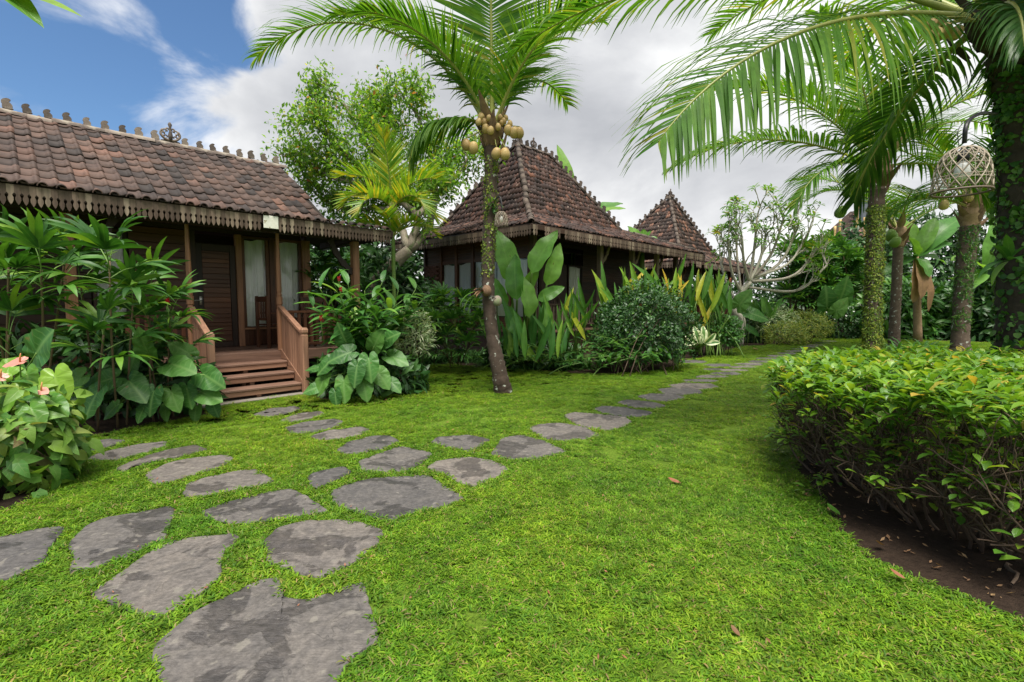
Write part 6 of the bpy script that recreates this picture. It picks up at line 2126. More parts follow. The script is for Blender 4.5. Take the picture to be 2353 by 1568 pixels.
mound('shady shrub at the corner of the middle house', 'dark_shrub', 'shrub', P(945, 840, 12.4).xy.to_3d(), P(935, 720, 12.6), (.9, .6, 1.0), T_LANCEW, L_DARK, 40, 1200, (.9, 1.5), flat=.35)
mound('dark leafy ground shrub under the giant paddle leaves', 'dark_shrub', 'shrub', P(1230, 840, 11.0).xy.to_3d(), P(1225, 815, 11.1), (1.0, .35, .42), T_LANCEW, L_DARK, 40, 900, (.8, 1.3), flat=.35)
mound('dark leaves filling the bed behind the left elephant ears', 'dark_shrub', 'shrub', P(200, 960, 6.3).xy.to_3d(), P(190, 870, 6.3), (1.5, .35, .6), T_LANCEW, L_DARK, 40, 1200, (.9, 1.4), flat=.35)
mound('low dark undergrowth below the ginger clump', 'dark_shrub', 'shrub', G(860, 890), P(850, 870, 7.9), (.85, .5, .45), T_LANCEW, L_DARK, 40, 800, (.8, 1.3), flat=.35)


# ------------------------------------------------------------------ banana plants
def banana(label, base, spec, group='banana plants', dry=0, stem_to=None):
    t = thing('banana_plant', label, 'banana plant', base, 0, group)
    b = V3(base)
    top = V3(stem_to) - b if stem_to is not None else np.array([0, 0, 2.2])
    obj('stem', make_mesh('stem', *tube(spline([(0, 0, 0), top * .5, top], 8), np.linspace(.15, .09, 8), 10), B_STEM if not dry else B_HUSK), t)
    for i, (tx, ty, Y, w) in enumerate(spec):
        tp = V3(P(tx, ty, Y)) - b
        d = tp - top
        L = np.linalg.norm(d)
        tm = leaf_t(L, w, 'paddle', n=12, droop=.7, fold=.3, cols=4, wav=.05, lift=.35)
        mb = MB()
        mb.add(*tube([top * .96, top + d * .1 + np.array([0, 0, .05])], [.035, .025], 6), mi=0)
        mb.addm(tm, frame1(d, (0, -.6, 1)), top, 1)
        obj('leaf', mb.mesh('leaf', [B_STEM, L_DRY if i < dry else L_BANANA]), t)
    return t


Yb = 19.0
banana('banana plant whose leaves rise behind the middle house roof', P(1310, 700, Yb).xy.to_3d(), [(1277, 330, Yb, .55), (1308, 400, Yb - .2, .6), (1435, 470, Yb - .5, .7), (1440, 482, Yb + .5, .6), (1360, 500, Yb, .6)], stem_to=P(1318, 520, Yb))
banana('banana plant between the middle and far house roofs', P(1478, 640, 17.8).xy.to_3d(), [(1440, 520, 17.8, .5), (1478, 525, 17.6, .4), (1510, 545, 17.9, .5), (1500, 530, 17.4, .4)], stem_to=P(1475, 575, 17.8))
banana('banana plant with ragged dry leaves behind the slender palm', P(2110, 770, 18.6).xy.to_3d(), [(2095, 700, 18.3, .5), (2115, 690, 18.0, .45), (2130, 720, 18.2, .4), (2190, 560, 18.2, .55), (2040, 590, 18, .55), (2150, 500, 18.6, .55), (2135, 640, 17.9, .45), (2075, 540, 17.8, .5), (2175, 610, 18.4, .5), (2020, 640, 18.0, .45), (2060, 500, 18.8, .8), (2215, 500, 18.8, .8)], dry=3, stem_to=P(2105, 590, 18.4))
banana('banana plant far right behind the near palm trunk', P(2270, 770, 19.2).xy.to_3d(), [(2350, 560, 19, .9), (2180, 600, 18.8, .8), (2290, 500, 19.2, .8), (2330, 640, 18.6, .8), (2200, 680, 18.8, .7)], stem_to=P(2265, 620, 19))
banana('dark banana plant behind the right porch post', P(870, 800, 12.2).xy.to_3d(), [(850, 560, 12.2, .7), (905, 600, 12, .6), (830, 620, 12, .6), (960, 590, 12.4, .5)], stem_to=P(868, 690, 12.2))


# ------------------------------------------------------------------ trees
def grow(p, d, L, r, depth, out, tips, bend=.25, split=(2, 3), shrink=.76, spread=.55, up=.12):
    n = 6
    pts = [p.copy()]
    dd = norm(d)
    for i in range(n):
        dd = norm(dd + RNG.normal(0, bend / n * 2.0, 3) + np.array([0, 0, up / n]))
        pts.append(pts[-1] + dd * L / n)
    out.append((np.array(pts), np.linspace(r, r * .72, n + 1)))
    if depth == 0:
        tips.append((pts[-1], dd))
        return
    k = random.randint(*split)
    a0 = random.uniform(0, 2 * PI)
    x = norm(np.cross(dd, (0.31, .95, .05)))
    y = np.cross(dd, x)
    for j in range(k):
        a = a0 + 2 * PI * j / k + random.gauss(0, .3)
        s = spread * random.uniform(.7, 1.25)
        grow(pts[-1], dd * math.cos(s) + (x * math.cos(a) + y * math.sin(a)) * math.sin(s), L * shrink * random.uniform(.85, 1.15), r * .66, depth - 1, out, tips, bend, split, shrink, spread, up)


# tall tree behind the left house
tb = P(858, 690, 11.5)
tb.z = 0
tr = thing('garden_tree', 'broad light-leaved tree with pale crooked trunk behind the left house', 'tree', tb)
tbv = V3(tb)
trunk = [tbv, V3(P(862, 668, 11.5)), V3(P(905, 608, 11.5)), V3(P(940, 575, 11.6))]
obj('trunk', make_mesh('trunk', *tube(spline([q - tbv for q in trunk], 14), np.linspace(.20, .13, 14), 10), B_GREY), tr)
limbs = [
    ([(940, 575), (960, 500), (890, 440), (800, 360), (740, 300), (680, 262)], .10, 12.0), ([(940, 575), (905, 480), (880, 400), (840, 330), (800, 260), (770, 215)], .10, 12.5),
    ([(940, 575), (985, 520), (1000, 440), (985, 350), (960, 270), (925, 215)], .11, 12.6), ([(960, 500), (1010, 440), (1060, 390), (1090, 340)], .08, 12.4), ([(890, 440), (820, 420), (740, 400), (660, 360)], .07, 12.2),
    ([(905, 480), (850, 480), (780, 480), (720, 440)], .06, 12.8), ([(880, 400), (900, 340), (890, 280), (860, 240)], .06, 13.2)]
leafpos = []
for pts, r, Y in limbs:
    c = spline([V3(P(x, y, 11.6 + (Y - 11.6) * min(1, i / 2))) for i, (x, y) in enumerate(pts)], 24)
    c[1:-1] += RNG.normal(0, .02, (22, 3))
    obj('branch', make_mesh('branch', *tube(c - tbv, np.linspace(r, .018, 24), 7), B_GREY), tr)
    for k in range(5, 24, 1):
        out, tips = [], []
        d = norm(RNG.normal(0, 1, 3) * np.array([1, .8, .6]) + np.array([0, 0, .45]))
        grow(c[k], d, .42, .016, 1, out, tips, .5, (2, 3), .8, .6)
        mb = MB()
        for q, rr in out:
            mb.add(*tube(q - tbv, rr, 4, cap=False))
        obj('twig', mb.mesh('twig', B_GREY), tr)
        for q, rr in out:
            for w in q[2:]:
                leafpos.append(w)
leafpos = np.array(leafpos)
nl = 21000
ii = RNG.integers(0, len(leafpos), nl)
T = leafpos[ii] + RNG.normal(0, .17, (nl, 3))
T = T[~((T[:, 0] / T[:, 1] > -.16) & ((T[:, 2] - CAM_H) / T[:, 1] < .20))]
nl = len(T)
M = frames(RNG.normal(0, 1, (nl, 3)) + np.array([0, 0, -.2]), RNG.normal(0, .5, (nl, 3)) + np.array([0, 0, 1]), RNG.uniform(.7, 1.3, nl))
obj('crown', mass_mesh('crown', leaf_t(.12, .058, 'obov', n=2, droop=.4, fold=.25, cols=2), M, T - tbv, L_TREE), tr, kind='stuff')

# frangipani
fb = P(1697, 796, 17.6)
fb.z = 0
fr = thing('frangipani_tree', 'bare-branched frangipani with pale bent trunk and pale pink blossoms at the path', 'tree', fb)
fbv = V3(fb)
Yf = 17.6
tk = [fbv, V3(P(1700, 765, Yf)), V3(P(1703, 736, Yf)), V3(P(1690, 721, Yf)), V3(P(1682, 703, Yf)), V3(P(1703, 672, Yf)), V3(P(1722, 648, Yf))]
obj('trunk', make_mesh('trunk', *tube(spline([q - fbv for q in tk], 24), np.linspace(.17, .10, 24), 10), B_PALE), fr)
out, tips = [], []
for k, ((x0, y0), (x1, y1), r) in enumerate((((1722, 648), (1835, 520), .075), ((1722, 648), (1760, 540), .07), ((1722, 648), (1705, 545), .065), ((1703, 672), (1672, 560), .06), ((1722, 648), (1880, 570), .065), ((1730, 640), (1800, 505), .06), ((1690, 690), (1655, 590), .05), ((1722, 648), (1740, 500), .06), ((1712, 660), (1900, 610), .055), ((1735, 637), (1860, 530), .05), ((1703, 672), (1690, 520), .05))):
    p0, p1 = V3(P(x0, y0, Yf)), V3(P(x1, y1, Yf + random.uniform(-.9, .9)))
    d_ = p1 - p0
    ctrl = p0 + d_ * .5 + np.array([d_[0] * .14, d_[1] * .1, -.16 * np.linalg.norm(d_) * abs(norm(d_)[0])])
    c_ = spline([p0, ctrl, p1], 12)
    out.append((c_, np.linspace(r, .035, 12)))
    for u in (5, 7, 9, 11):
        grow(c_[u], norm(c_[u] - c_[u - 2]) + RNG.normal(0, .35, 3) + np.array([0, 0, .35]), .42, .030, 2, out, tips, .3, (2, 3), .78, .45, .4)
for q, rr in out:
    obj('branch', make_mesh('branch', *tube(q - fbv, np.maximum(rr, .012), 5), B_PALE), fr)
Tn, Mn = [], []
for q, d in tips:
    for k in range(6):
        a = 2.4 * k
        x = norm(np.cross(d, (.3, .9, .1)))
        y = np.cross(d, x)
        dd = (x * math.cos(a) + y * math.sin(a)) * .9 + d * .55
        Tn.append(q - fbv + d * .03 * random.uniform(-1, 1))
        Mn.append(frame1(dd, d + np.array([0, 0, .4]), random.uniform(.7, 1.15)))
tmf = leaf_t(.25, .075, 'obov', n=4, droop=.6, fold=.25, cols=2)
mef = make_mesh('leaf', *tmf, L_FRANG)
o_ = np.argsort([np.linalg.norm(t_ + fbv) for t_ in Tn])
for i in o_[:300]:
    obj('leaf', mef, fr, mat4=mat4(Mn[i], Tn[i]))
obj('leaf_mass', mass_mesh('leaf_mass', tmf, [Mn[i] for i in o_[300:]], [Tn[i] for i in o_[300:]], L_FRANG), fr, kind='stuff')
fl = make_mesh('blossom', *leaf_t(.11, .10, 'oval', n=2, droop=.3, fold=.2, cols=2), L_ORANGE)
for q, d in random.sample(tips, 22):
    obj('blossom', fl, fr, mat4=mat4(frame1((random.gauss(0, 1), -1, .3)), q - fbv + d * .1))

# yellow areca palm in front of the tree
ab = P(908, 700, 10.4)
ab.z = 0
ar = thing('areca_palm', 'yellow-green areca palm with slim ringed stem at the end of the left eave', 'palm', ab)
abv = V3(ab)
me, p_, r_ = trunk_mesh([abv - abv, V3(P(905, 640, 10.4)) - abv, V3(P(903, 540, 10.4)) - abv, V3(P(900, 455, 10.4)) - abv], [.05, .042, .038, .034], B_STEM, rough=.03, seg=10)
obj('trunk', me, ar)
for az, el, L, bend in ((268, 78, 1.5, .5), (100, 80, 1.5, .4), (190, 60, 1.3, 1.5), (350, 58, 1.35, 1.5), (215, 44, 1.2, 1.9), (320, 40, 1.3, 2.0), (20, 66, 1.3, 1.3), (160, 66, 1.3, 1.2), (240, 30, 1.1, 1.8), (345, 22, 1.2, 1.7)):
    frond(ar, V3(P(901, 470, 10.4)) - abv + np.array([0, 0, random.uniform(-.25, .1)]), R(az), R(el), L, bend, .56, 26, .10, L_ARECA, rib=.014, wl=.042, vee=.35, stiff=.3)
# second lower areca crown hugging the stem
for az, el, L, bend in ((200, 50, 1.0, 1.8), (330, 50, 1.1, 1.8), (270, 60, 1.0, 1.5), (20, 45, 1.1, 1.7)):
    frond(ar, V3(P(902, 545, 10.4)) - abv, R(az), R(el), L, bend, .40, 22, .12, L_ARECA, rib=.012, wl=.045, vee=.3, stiff=.3)
# ------------------------------------------------------------------ the near hedge on the right
hb = Vector((3.6, 3.4, 0))
hg = thing('clipped_hedge', 'near box-clipped hedge with bare brown stems and leafy top, right foreground', 'hedge', hb)
hbv = V3(hb)
foot_poly = [(2.95, 4.45), (2.72, 3.8), (2.70, 3.2), (2.85, 2.6), (3.2, 2.15), (5.6, 2.0), (5.8, 4.9), (3.4, 4.75)]
top_poly = [(2.55, 4.75), (2.12, 3.85), (2.06, 3.15), (2.35, 2.4), (2.9, 1.7), (6.2, 1.5), (6.2, 5.2), (3.2, 5.1)]


def rand_in(poly, n):
    p = np.asarray(poly)
    lo, hi = p.min(0), p.max(0)
    o = []
    while len(o) < n:
        q = RNG.uniform(lo, hi, (n, 2))
        o += list(q[inside(q, p)])
    return np.array(o[:n])


def clip_view(p):
    return p[(p[:, 0] < 1.10 * p[:, 1] + .35)]


fc, tc_ = np.array([3.4, 3.3]), np.mean(top_poly, 0)
tips_h = []
edge = []
ep_ = np.asarray(foot_poly)[[7, 0, 1, 2, 3, 4]]
for a_, b_ in zip(ep_[:-1], ep_[1:]):
    for k in range(int(np.linalg.norm(b_ - a_) / .030)):
        edge.append(a_ + (b_ - a_) * random.random() + RNG.normal(0, .07, 2))
feet = clip_view(np.vstack([np.array(edge), rand_in(foot_poly, 170)]))
for f_ in feet:
    # a stem leans out as far as its foot lies from the middle, then forks towards the top
    rel = f_ - fc
    out, tips = [], []
    lean = rel * .78
    d = np.array([lean[0] + random.gauss(0, .16), lean[1] + random.gauss(0, .16), 1.0])
    grow(np.array([f_[0], f_[1], 0.0]), d, random.uniform(.22, .40), .0115, 3, out, tips, .55, (2, 3), .76, .36, .25)
    mb = MB()
    for q, rr in out:
        if q[:, 2].max() > .94 or not inside(q[-1:, :2], top_poly)[0]:
            continue
        mb.add(*tube(q - hbv, np.maximum(rr, .0032), 4, cap=False))
    if mb.n:
        obj('stem', mb.mesh('stem', B_TWIG), hg, kind='stuff' if len(out) > 1 else None)
    tips_h += [q for q, dd in tips if q[2] < .94 and inside(q[None, :2], top_poly)[0]]
tips_h = np.array(tips_h)
# top leaves: upright rosettes over the clipped top, thinner down the sides
tp = clip_view(rand_in(top_poly, 3000))
Tl, Ml = [], []
TH = [leaf_t(.088, .042, 'obov', n=4, droop=.5, fold=.35, cols=2)]
from mathutils import noise as _nn
for x, y in tp:
    z0 = .89 + .05 * _nn.noise((x * 2.3, y * 2.3, 0)) + random.gauss(0, .03)
    if random.random() < .25:
        z0 -= random.uniform(.03, .22)
    ed = poly_dist(np.array([[x, y]]), top_poly)[0]
    if ed < .25:
        z0 -= (.25 - ed) * .35
    for k in range(random.randint(5, 8)):
        a = 2.4 * k + random.uniform(0, .6)
        el = random.uniform(.25, 1.15)
        Tl.append((x + .012 * math.cos(a), y + .012 * math.sin(a), z0 + .01 * k))
        Ml.append(frame1((math.cos(a) * math.cos(el), math.sin(a) * math.cos(el), math.sin(el)), (math.cos(a) * -.3, math.sin(a) * -.3, 1), random.uniform(.6, 1.25)))
for q in tips_h[RNG.integers(0, len(tips_h), 1000)]:
    zz = q[2]
    for k in range(3 if zz < .7 else 4):
        a = random.uniform(0, 6.28)
        Tl.append(tuple(q + RNG.normal(0, .02, 3)))
        Ml.append(frame1((math.cos(a), math.sin(a), random.uniform(-.3, .6)), (0, 0, 1), random.uniform(.6, 1.1)))
# a few low leaves on the bare stems
for i in range(230):
    q = feet[int(RNG.integers(len(feet)))]
    z0 = random.uniform(.12, .7)
    for k in range(random.randint(1, 3)):
        a = random.uniform(0, 6.28)
        rel = (q - fc) * .22 * z0
        Tl.append((q[0] + rel[0] + random.gauss(0, .09), q[1] + rel[1] + random.gauss(0, .09), z0 + random.gauss(0, .01)))
        Ml.append(frame1((math.cos(a), math.sin(a), random.uniform(-.2, .5)), (0, 0, 1), random.uniform(.7, 1.2)))
Tl, Ml = np.array(Tl) - hbv, np.array(Ml)
vis = np.linalg.norm(Tl + hbv - np.array([0, 0, CAM_H]), axis=1) + np.where(np.abs((Tl + hbv)[:, 0]) > 1.04 * (Tl + hbv)[:, 1], 9, 0)
od = np.argsort(vis)
hm_ = make_mesh('leaf', *TH[0], L_HEDGE)
for i in od[:300]:
    obj('leaf', hm_, hg, mat4=mat4(Ml[i], Tl[i]))
obj('leaf_mass', mass_mesh('leaf_mass', TH[0], Ml[od[300:]], Tl[od[300:]], L_HEDGE), hg, kind='stuff')

# ------------------------------------------------------------------ fallen leaves and litter
def litter(label, q, s, mt, rz, cat='fallen leaf', grp='fallen leaves on the ground'):
    me = make_mesh('fallen_leaf', *leaf_t(.11 * s, .05 * s, 'oval', n=5, droop=-.8, fold=.4, cols=2), mt)
    o = obj('fallen_leaf', me, loc=(q[0], q[1], .035))
    o.rotation_euler = (random.gauss(0, .15), random.gauss(0, .15), rz)
    tag(o, label, cat, grp)


L_DRYR = leafmat('fallen_leaf', [(0.0, (0.20, 0.06, 0.035)), (1.0, (0.30, 0.12, 0.07))], rough=.6, trans=.1, vein=.3)
litter('reddish fallen leaf lying mid-lawn, left of the near hedge', G(1565, 1120), 1.0, L_DRYR, 1.2)
litter('yellow fallen leaf at the edge of the hedge bed', G(1930, 1195), 1.0, L_ALOB, .3)
litter('dry fallen leaf on the soil under the hedge', G(2030, 1265), .8, L_DRY, 2.0)
litter('brown fallen leaf on the grass below the hedge bed', G(2080, 1345), .7, L_DRYR, .9)
litter('dry fallen leaf in the near lawn, bottom middle', G(1700, 1480), .5, L_DRY, .4)
litter('small fallen leaf on the far lawn by the frangipani', G(1742, 806), 1.8, L_DRY, .4)
lit = tag(empty('leaf_litter'), 'scattered brown leaf bits on the hedge soil', 'leaf litter', kind='stuff')
pl = rand_in([(2.05, 3.6), (2.35, 2.3), (3.2, 1.5), (5, 1.5), (5, 4.6), (2.7, 4.6)], 1100)
Ms = frames(np.column_stack([RNG.normal(0, 1, 1100), RNG.normal(0, 1, 1100), RNG.normal(0, .25, 1100)]), np.column_stack([RNG.normal(0, .3, 1100), RNG.normal(0, .3, 1100), np.ones(1100)]), RNG.uniform(.15, .8, 1100))
COL.objects.unlink(lit)
bpy.data.objects.remove(lit)
tag(obj('leaf_litter', mass_mesh('leaf_litter', leaf_t(.06, .028, 'oval', n=2, droop=-.5, fold=.3, cols=2), Ms, np.column_stack([pl, np.full(1100, .014)]), L_DRY), kind='stuff'), 'scattered brown leaf bits on the hedge soil', 'leaf litter')

pl = lawn_points(1.3, 9.0, 16)
pl = keep(pl, -.05, .02)
k_ = len(pl)
Ms = frames(np.column_stack([RNG.normal(0, 1, k_), RNG.normal(0, 1, k_), RNG.normal(0, .3, k_)]), np.column_stack([RNG.normal(0, .4, k_), RNG.normal(0, .4, k_), np.ones(k_)]), RNG.uniform(.12, .5, k_) * RNG.uniform(.6, 1.3, k_))
tag(obj('leaf_litter', mass_mesh('leaf_litter', leaf_t(.06, .022, 'oval', n=2, droop=-.5, fold=.3, cols=2), Ms, np.column_stack([pl, RNG.uniform(.012, .028, k_)]), L_DRYR), kind='stuff'), 'small reddish brown leaf bits caught in the lawn', 'leaf litter')

# ------------------------------------------------------------------ leaf of an unseen tree, top left corner
tl_ = thing('overhanging_branch', 'green leaves of a branch hanging into the top left corner', 'branch', P(-60, -30, 2.6))
o0 = V3(tl_.location)
obj('stem', make_mesh('stem', *tube([(-.4, .1, .5), (-.1, 0, .1), (0, 0, 0)], .008, 6), B_TWIG), tl_)
for (jx, jy, tx, ty, w) in ((-40, -25, 188, 30, .14), (-50, -60, 100, 58, .17), (-80, -40, 60, -10, .12)):
    j, tp_ = V3(P(jx, jy, 2.6)), V3(P(tx, ty, 2.45))
    L = np.linalg.norm(tp_ - j)
    mb = MB()
    mb.addm(leaf_t(L, w * .8, 'lance', n=8, droop=.25, fold=.25, cols=2, lift=.1), frame1(tp_ - j, (.1, -.5, 1)), j - o0)
    obj('leaf', mb.mesh('leaf', L_ALOB), tl_)

# ------------------------------------------------------------------ basket lanterns
M_BAMBOO = plainmat('bamboo_strip', [(0.2, (0.17, 0.135, 0.10)), (0.6, (0.28, 0.235, 0.18)), (0.9, (0.40, 0.35, 0.28))], rough=.7, scale=20, bump=.3)
M_RIM = plainmat('cane_rim', [(0.2, (0.05, 0.035, 0.025)), (0.8, (0.12, 0.085, 0.06))], rough=.6)
M_BLACK = plainmat('black_plastic', [(0.3, (0.012, 0.012, 0.014)), (0.8, (0.03, 0.03, 0.033))], rough=.45)
M_BULB = plainmat('lamp_glass', [(0.2, (0.68, 0.68, 0.66)), (0.8, (0.78, 0.78, 0.76))], rough=.25, bump=.02)


def lantern(label, q, R_, H_, hook, n=13, tilt=(0, 0)):
    """upturned woven basket hung as a lamp: slanting strips both ways, rims, bulb and holder, hanging hook"""
    t = thing('basket_lantern', label, 'lantern', q, 0, 'woven basket lanterns')
    prof = lambda u: (R_ * (1 - .58 * max(0, 1 - u) ** 3.4) * (.86 + .14 * u), H_ * (1 - u ** 1.35))

    def at(u, a):
        r, z = prof(u)
        return (r * math.cos(a), r * math.sin(a), z)
    st = empty('basket', parent=t)
    for sg in (-1, 1):
        for i in range(n):
            a0 = 2 * PI * i / n
            pts = [at(k / 12, a0 + sg * 1.5 * k / 12) for k in range(13)]
            obj('strip', make_mesh('strip', *tube(pts, R_ * .03, 4), M_BAMBOO), st)
    for i in range(n):
        a0 = 2 * PI * (i + .5) / n
        obj('strip', make_mesh('strip', *tube([at(k / 8, a0) for k in range(9)], R_ * .014, 4), M_BAMBOO), st)
    for u, rr, mm in ((0.0, .035, M_BAMBOO), (.30, .016, M_BAMBOO), (.52, .016, M_BAMBOO), (.74, .02, M_BAMBOO), (.80, .02, M_BAMBOO), (1.0, .05, M_RIM)):
        obj('hoop', make_mesh('hoop', *tube([at(u, 2 * PI * k / 32) for k in range(33)], R_ * rr, 6, cap=False), mm), st)
    obj('lamp_holder', make_mesh('lamp_holder', *tube([(0, 0, H_ * 1.06), (0, 0, H_ * .95), (0, 0, H_ * .78), (0, 0, H_ * .72)], [R_ * .06, R_ * .16, R_ * .22, R_ * .2], 10), M_BLACK), t)
    obj('bulb', make_mesh('bulb', *tube([(0, 0, H_ * .72), (0, 0, H_ * .6), (0, 0, H_ * .42), (0, 0, H_ * .3), (0, 0, H_ * .26)], [R_ * .15, R_ * .24, R_ * .30, R_ * .18, R_ * .03], 12), M_BULB), t)
    hk = spline([V3(h_) - V3(q) for h_ in hook] + [np.array([0, 0, H_ * 1.12])], 14)
    obj('hook', make_mesh('hook', *tube(hk, R_ * .085, 8), M_BLACK), t)
    obj('cord', make_mesh('cord', *tube(spline([hk[6] + np.array([-R_ * .1, 0, 0]), hk[10] + np.array([-R_ * .3, 0, 0]), np.array([-R_ * .2, 0, H_])], 8), R_ * .015, 5), M_BLACK), t)
    return t


lantern('large open-weave basket lantern hanging beside the near palm trunk', P(2208, 442, 3.9), .185, .335, [P(2290, 262, 4.9), P(2250, 262, 4.2), P(2222, 285, 3.9)], 15)
lantern('small basket lantern hooked on the leaning palm trunk', P(1152, 520, 7.55), .105, .215, [P(1134, 462, 7.72), P(1148, 452, 7.6), P(1153, 470, 7.55)], 13)

# ------------------------------------------------------------------ things fixed on the leaning palm
ep = thing('staghorn_fern', 'dry tan staghorn fern clinging to the leaning palm trunk', 'fern', P(1118, 668, 7.66))
eo = V3(ep.location)
for i in range(9):
    a = PI + random.gauss(0, .5)
    d = np.array([math.cos(a), -.5 + random.gauss(0, .3), random.uniform(-.2, .7)])
    obj('frond', make_mesh('frond', *leaf_t(.24 * random.uniform(.6, 1.1), .05, 'obov', n=4, droop=.9, fold=.4, cols=2), L_DRY), ep, mat4=mat4(frame1(d), (-.03, -.04, 0)))
for i in range(3):
    obj('frond', make_mesh('frond', *leaf_t(.55, .06, 'strap', n=7, droop=1.6, fold=.3, cols=2), L_ALOB), ep, mat4=mat4(frame1((-.7, -.3, -.2 + .2 * i)), (-.03, -.04, -.03)))
obj('root_ball', make_mesh('root_ball', *coconut_geo(.075), B_HUSK), ep)
e2 = thing('hanging_husk', 'pale coconut husk tied to the right side of the leaning trunk', 'husk', P(1134, 680, 7.68))
obj('shell', make_mesh('shell', *coconut_geo(.07), B_GREY), e2, loc=(.06, -.04, -.08))
obj('tie', make_mesh('tie', *tube([(-.05, -.1, .0), (.03, -.1, -.04), (.1, 0, -.05)], .006, 5), M_BLACK), e2)
e3 = thing('orchid', 'small epiphyte with thin leaves beside the lantern hook', 'epiphyte', P(1135, 470, 7.68))
for i in range(26):
    d = np.array([random.gauss(0, 1), -.6 + random.gauss(0, .3), random.gauss(.1, .6)])
    obj('leaf', make_mesh('leaf', *leaf_t(.16 * random.uniform(.5, 1.2), .03, 'lance', n=3, droop=.8, fold=.3, cols=1), L_EPI), e3, mat4=mat4(frame1(d), RNG.normal(0, .04, 3)))
e4 = thing('strap_leaf_epiphyte', 'broad strap-leaved fern on the near palm trunk at the right edge', 'fern', P(2318, 600, 4.9))
for i, (a, el, L) in enumerate(((190, 0, .42), (200, 50, .36), (215, 75, .34), (300, 60, .36), (175, -35, .30), (330, 30, .34), (240, 20, .34))):
    d = np.array([math.cos(R(a)) * math.cos(R(el)), math.sin(R(a)) * math.cos(R(el)), math.sin(R(el))])
    obj('leaf', make_mesh('leaf', *leaf_t(L, .085, 'lance', n=7, droop=.9, fold=.3, cols=2), L_GINGER), e4, mat4=mat4(frame1(d), (0, 0, 0)))

# ------------------------------------------------------------------ porch furniture
def chair(label, loc, rz, mats):
    t = thing('porch_chair', label, 'chair', loc, rz, 'wooden porch chairs')
    for x in (-.22, .22):
        box('leg', t, x - .025, x + .025, -.22, -.17, 0, .62, mats)
        box('leg', t, x - .025, x + .025, .18, .23, 0, .95, mats)
        box('armrest', t, x - .035, x + .035, -.25, .178, .621, .65, mats)
    for i in range(5):
        box('seat_slat', t, -.194, .194, -.215 + i * .085, -.14 + i * .085, .41, .435, mats)
    box('back_rail', t, -.194, .194, .19, .22, .84, .94, mats)
    box('back_rail', t, -.194, .194, .19, .22, .50, .55, mats)
    for i in range(4):
        x = -.14 + i * .093
        box('back_slat', t, x - .025, x + .025, .195, .215, .551, .839, mats)


HR = Matrix.Rotation(HANG, 4, 'Z')


def hl(O, s, v, z):
    return Vector(O) + (HR @ Vector((s, v, z)))


chair('wooden armchair beside the curtained window, seen from its side', hl(H1, 1.50, 1.78, .656), HANG + R(95), W_RED)
chair('wooden armchair behind the right porch railing', hl(H1, 2.30, 1.75, .656), HANG + R(-10), W_RED)
tbq = thing('porch_table', 'small square wooden table between the porch chairs', 'table', hl(H1, 1.92, 1.55, .656), HANG)
box('table_top', tbq, -.2, .2, -.2, .2, .52, .55, W_RED)
for x in (-.17, .17):
    for y in (-.17, .17):
        box('leg', tbq, x - .02, x + .02, y - .02, y + .02, 0, .519, W_RED)
bq = thing('porch_bench', 'carved grey wooden bench on the middle house porch', 'bench', hl(O2, 2.6, 1.5, .75), HANG)
for x in (-.55, .55):
    box('leg', bq, x - .03, x + .03, -.25, -.19, 0, .62, W_GREY)
    box('leg', bq, x - .03, x + .03, .2, .26, 0, 1.0, W_GREY)
    box('armrest', bq, x - .035, x + .035, -.26, .198, .621, .65, W_GREY)
box('seat', bq, -.515, .515, -.24, .2, .40, .44, W_GREY)
box('back_rail', bq, -.515, .515, .21, .24, .88, .98, W_GREY)
for i in range(9):
    x = -.46 + i * .115
    box('back_slat', bq, x - .022, x + .022, .215, .235, .5, .879, W_GREY)

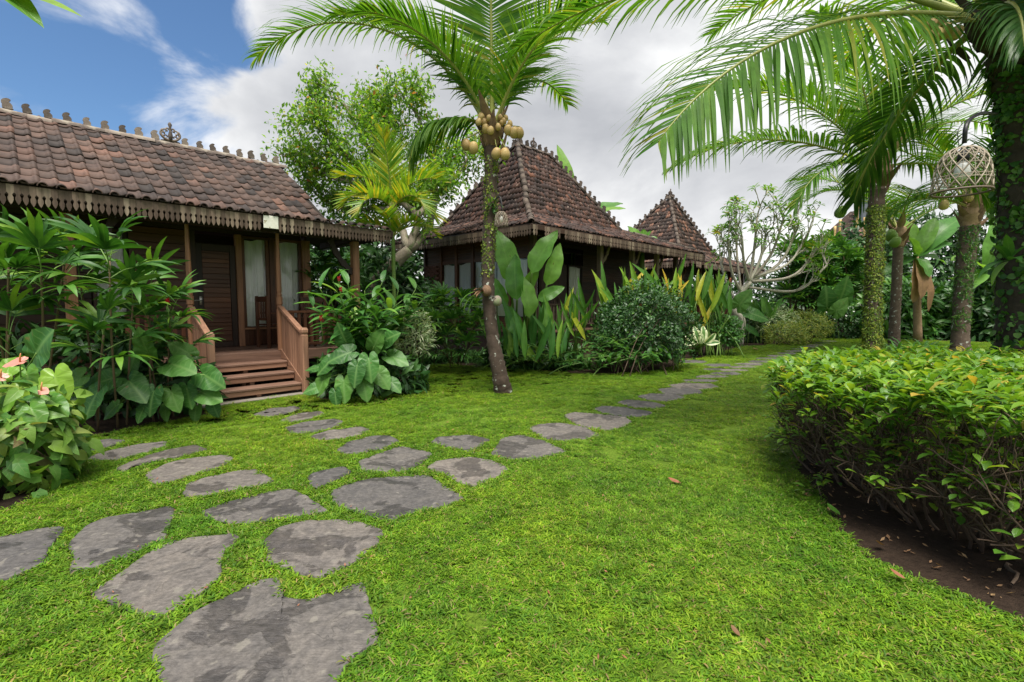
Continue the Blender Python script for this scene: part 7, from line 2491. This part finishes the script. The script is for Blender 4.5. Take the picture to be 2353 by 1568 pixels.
# ------------------------------------------------------------------ beyond the garden
bq = thing('neighbour_building', 'distant brick building with slatted gable beyond the garden screen', 'building', P(1990, 700, 40).xy.to_3d())
bo = V3(bq.location)
xa, xb = P(1912, 560, 40).x - bo[0], P(2070, 560, 40).x - bo[0]
z0_, z1_ = P(1912, 590, 40).z, P(1912, 545, 40).z
box('wall', bq, xa, xb, 0, 6, 0, z1_ - .2, M_PLASTER, b=.02)
wl = empty('louvre', parent=bq)
for i in range(14):
    box('louvre_slat', wl, xa + .1, xa + 2.0, -.12, -.02, z1_ - 2.6 + i * .17, z1_ - 2.6 + i * .17 + .11, W_GREY, b=.01)
rz_ = z1_ + 2.6
rf = obj('roof', make_mesh('roof', [(xa + 1.6, -.5, z1_ - .6), (xb + 1, -.5, z1_ - .6), (xb + 1, 3, rz_ + .4), (xa + 3.4, 3, rz_), (xa + 1.6, 6.5, z1_ - .6), (xb + 1, 6.5, z1_ - .6)], [(0, 1, 2, 3), (4, 3, 2, 5), (0, 3, 4)], None, M_TILE3, smooth=False), bq)
cand = []
es_, eu_ = np.array([1.0, 0, 0]), norm((0, 3.5, rz_ - z1_ + .6))
lay_tiles(cand, (0, -.52, z1_ - .58), es_, eu_, [(xa + 1.6, 0), (xb + 1, 0), (xb + 1, 4.6), (xa + 3.4, 4.6)], .3, .36)
obj('roof_tile_mass', mass_mesh('roof_tile_mass', pantile(.3, .36, roll=.06, nx=5), [c[0] for c in cand], [c[1] for c in cand], M_TILE3), rf, kind='stuff')
box('water_tank', bq, xb - 2.6, xb - 1.6, 1, 2, rz_ - 1.5, rz_ + .9, plainmat('tank', [(0.2, (.08, .09, .11)), (.8, (.14, .16, .19))]), b=.1)
for k, (px, top) in enumerate(((1913, 520), (1924, 505), (1962, 470), (1980, 500))):
    q = P(px, 640, 27)
    po = thing('bamboo_pole', 'tan bamboo pole standing above the garden screen, %s from the left' % ['first', 'second', 'third', 'fourth'][k], 'pole', Vector((q.x, q.y, 0)), 0, 'bamboo poles above the screen')
    h_ = P(px, top, 27).z
    pts = np.column_stack([np.zeros(25), np.zeros(25), np.linspace(0, h_, 25)])
    obj('culm', make_mesh('culm', *tube(pts, [.06 if i % 3 else .075 for i in range(25)], 8), plainmat('bamboo_%d' % k, [(0.2, (.40, .27, .10)), (.8, (.52, .36, .15))], rough=.5)), po)
    lm = make_mesh('leaf', *leaf_t(.35, .05, 'lance', n=4, droop=1.0, fold=.2, cols=1), L_MID)
    for i in range(14):
        a = random.uniform(0, 6.28)
        obj('leaf', lm, po, mat4=mat4(frame1((math.cos(a), math.sin(a), .3)), (0, 0, h_ * random.uniform(.62, 1.0))))
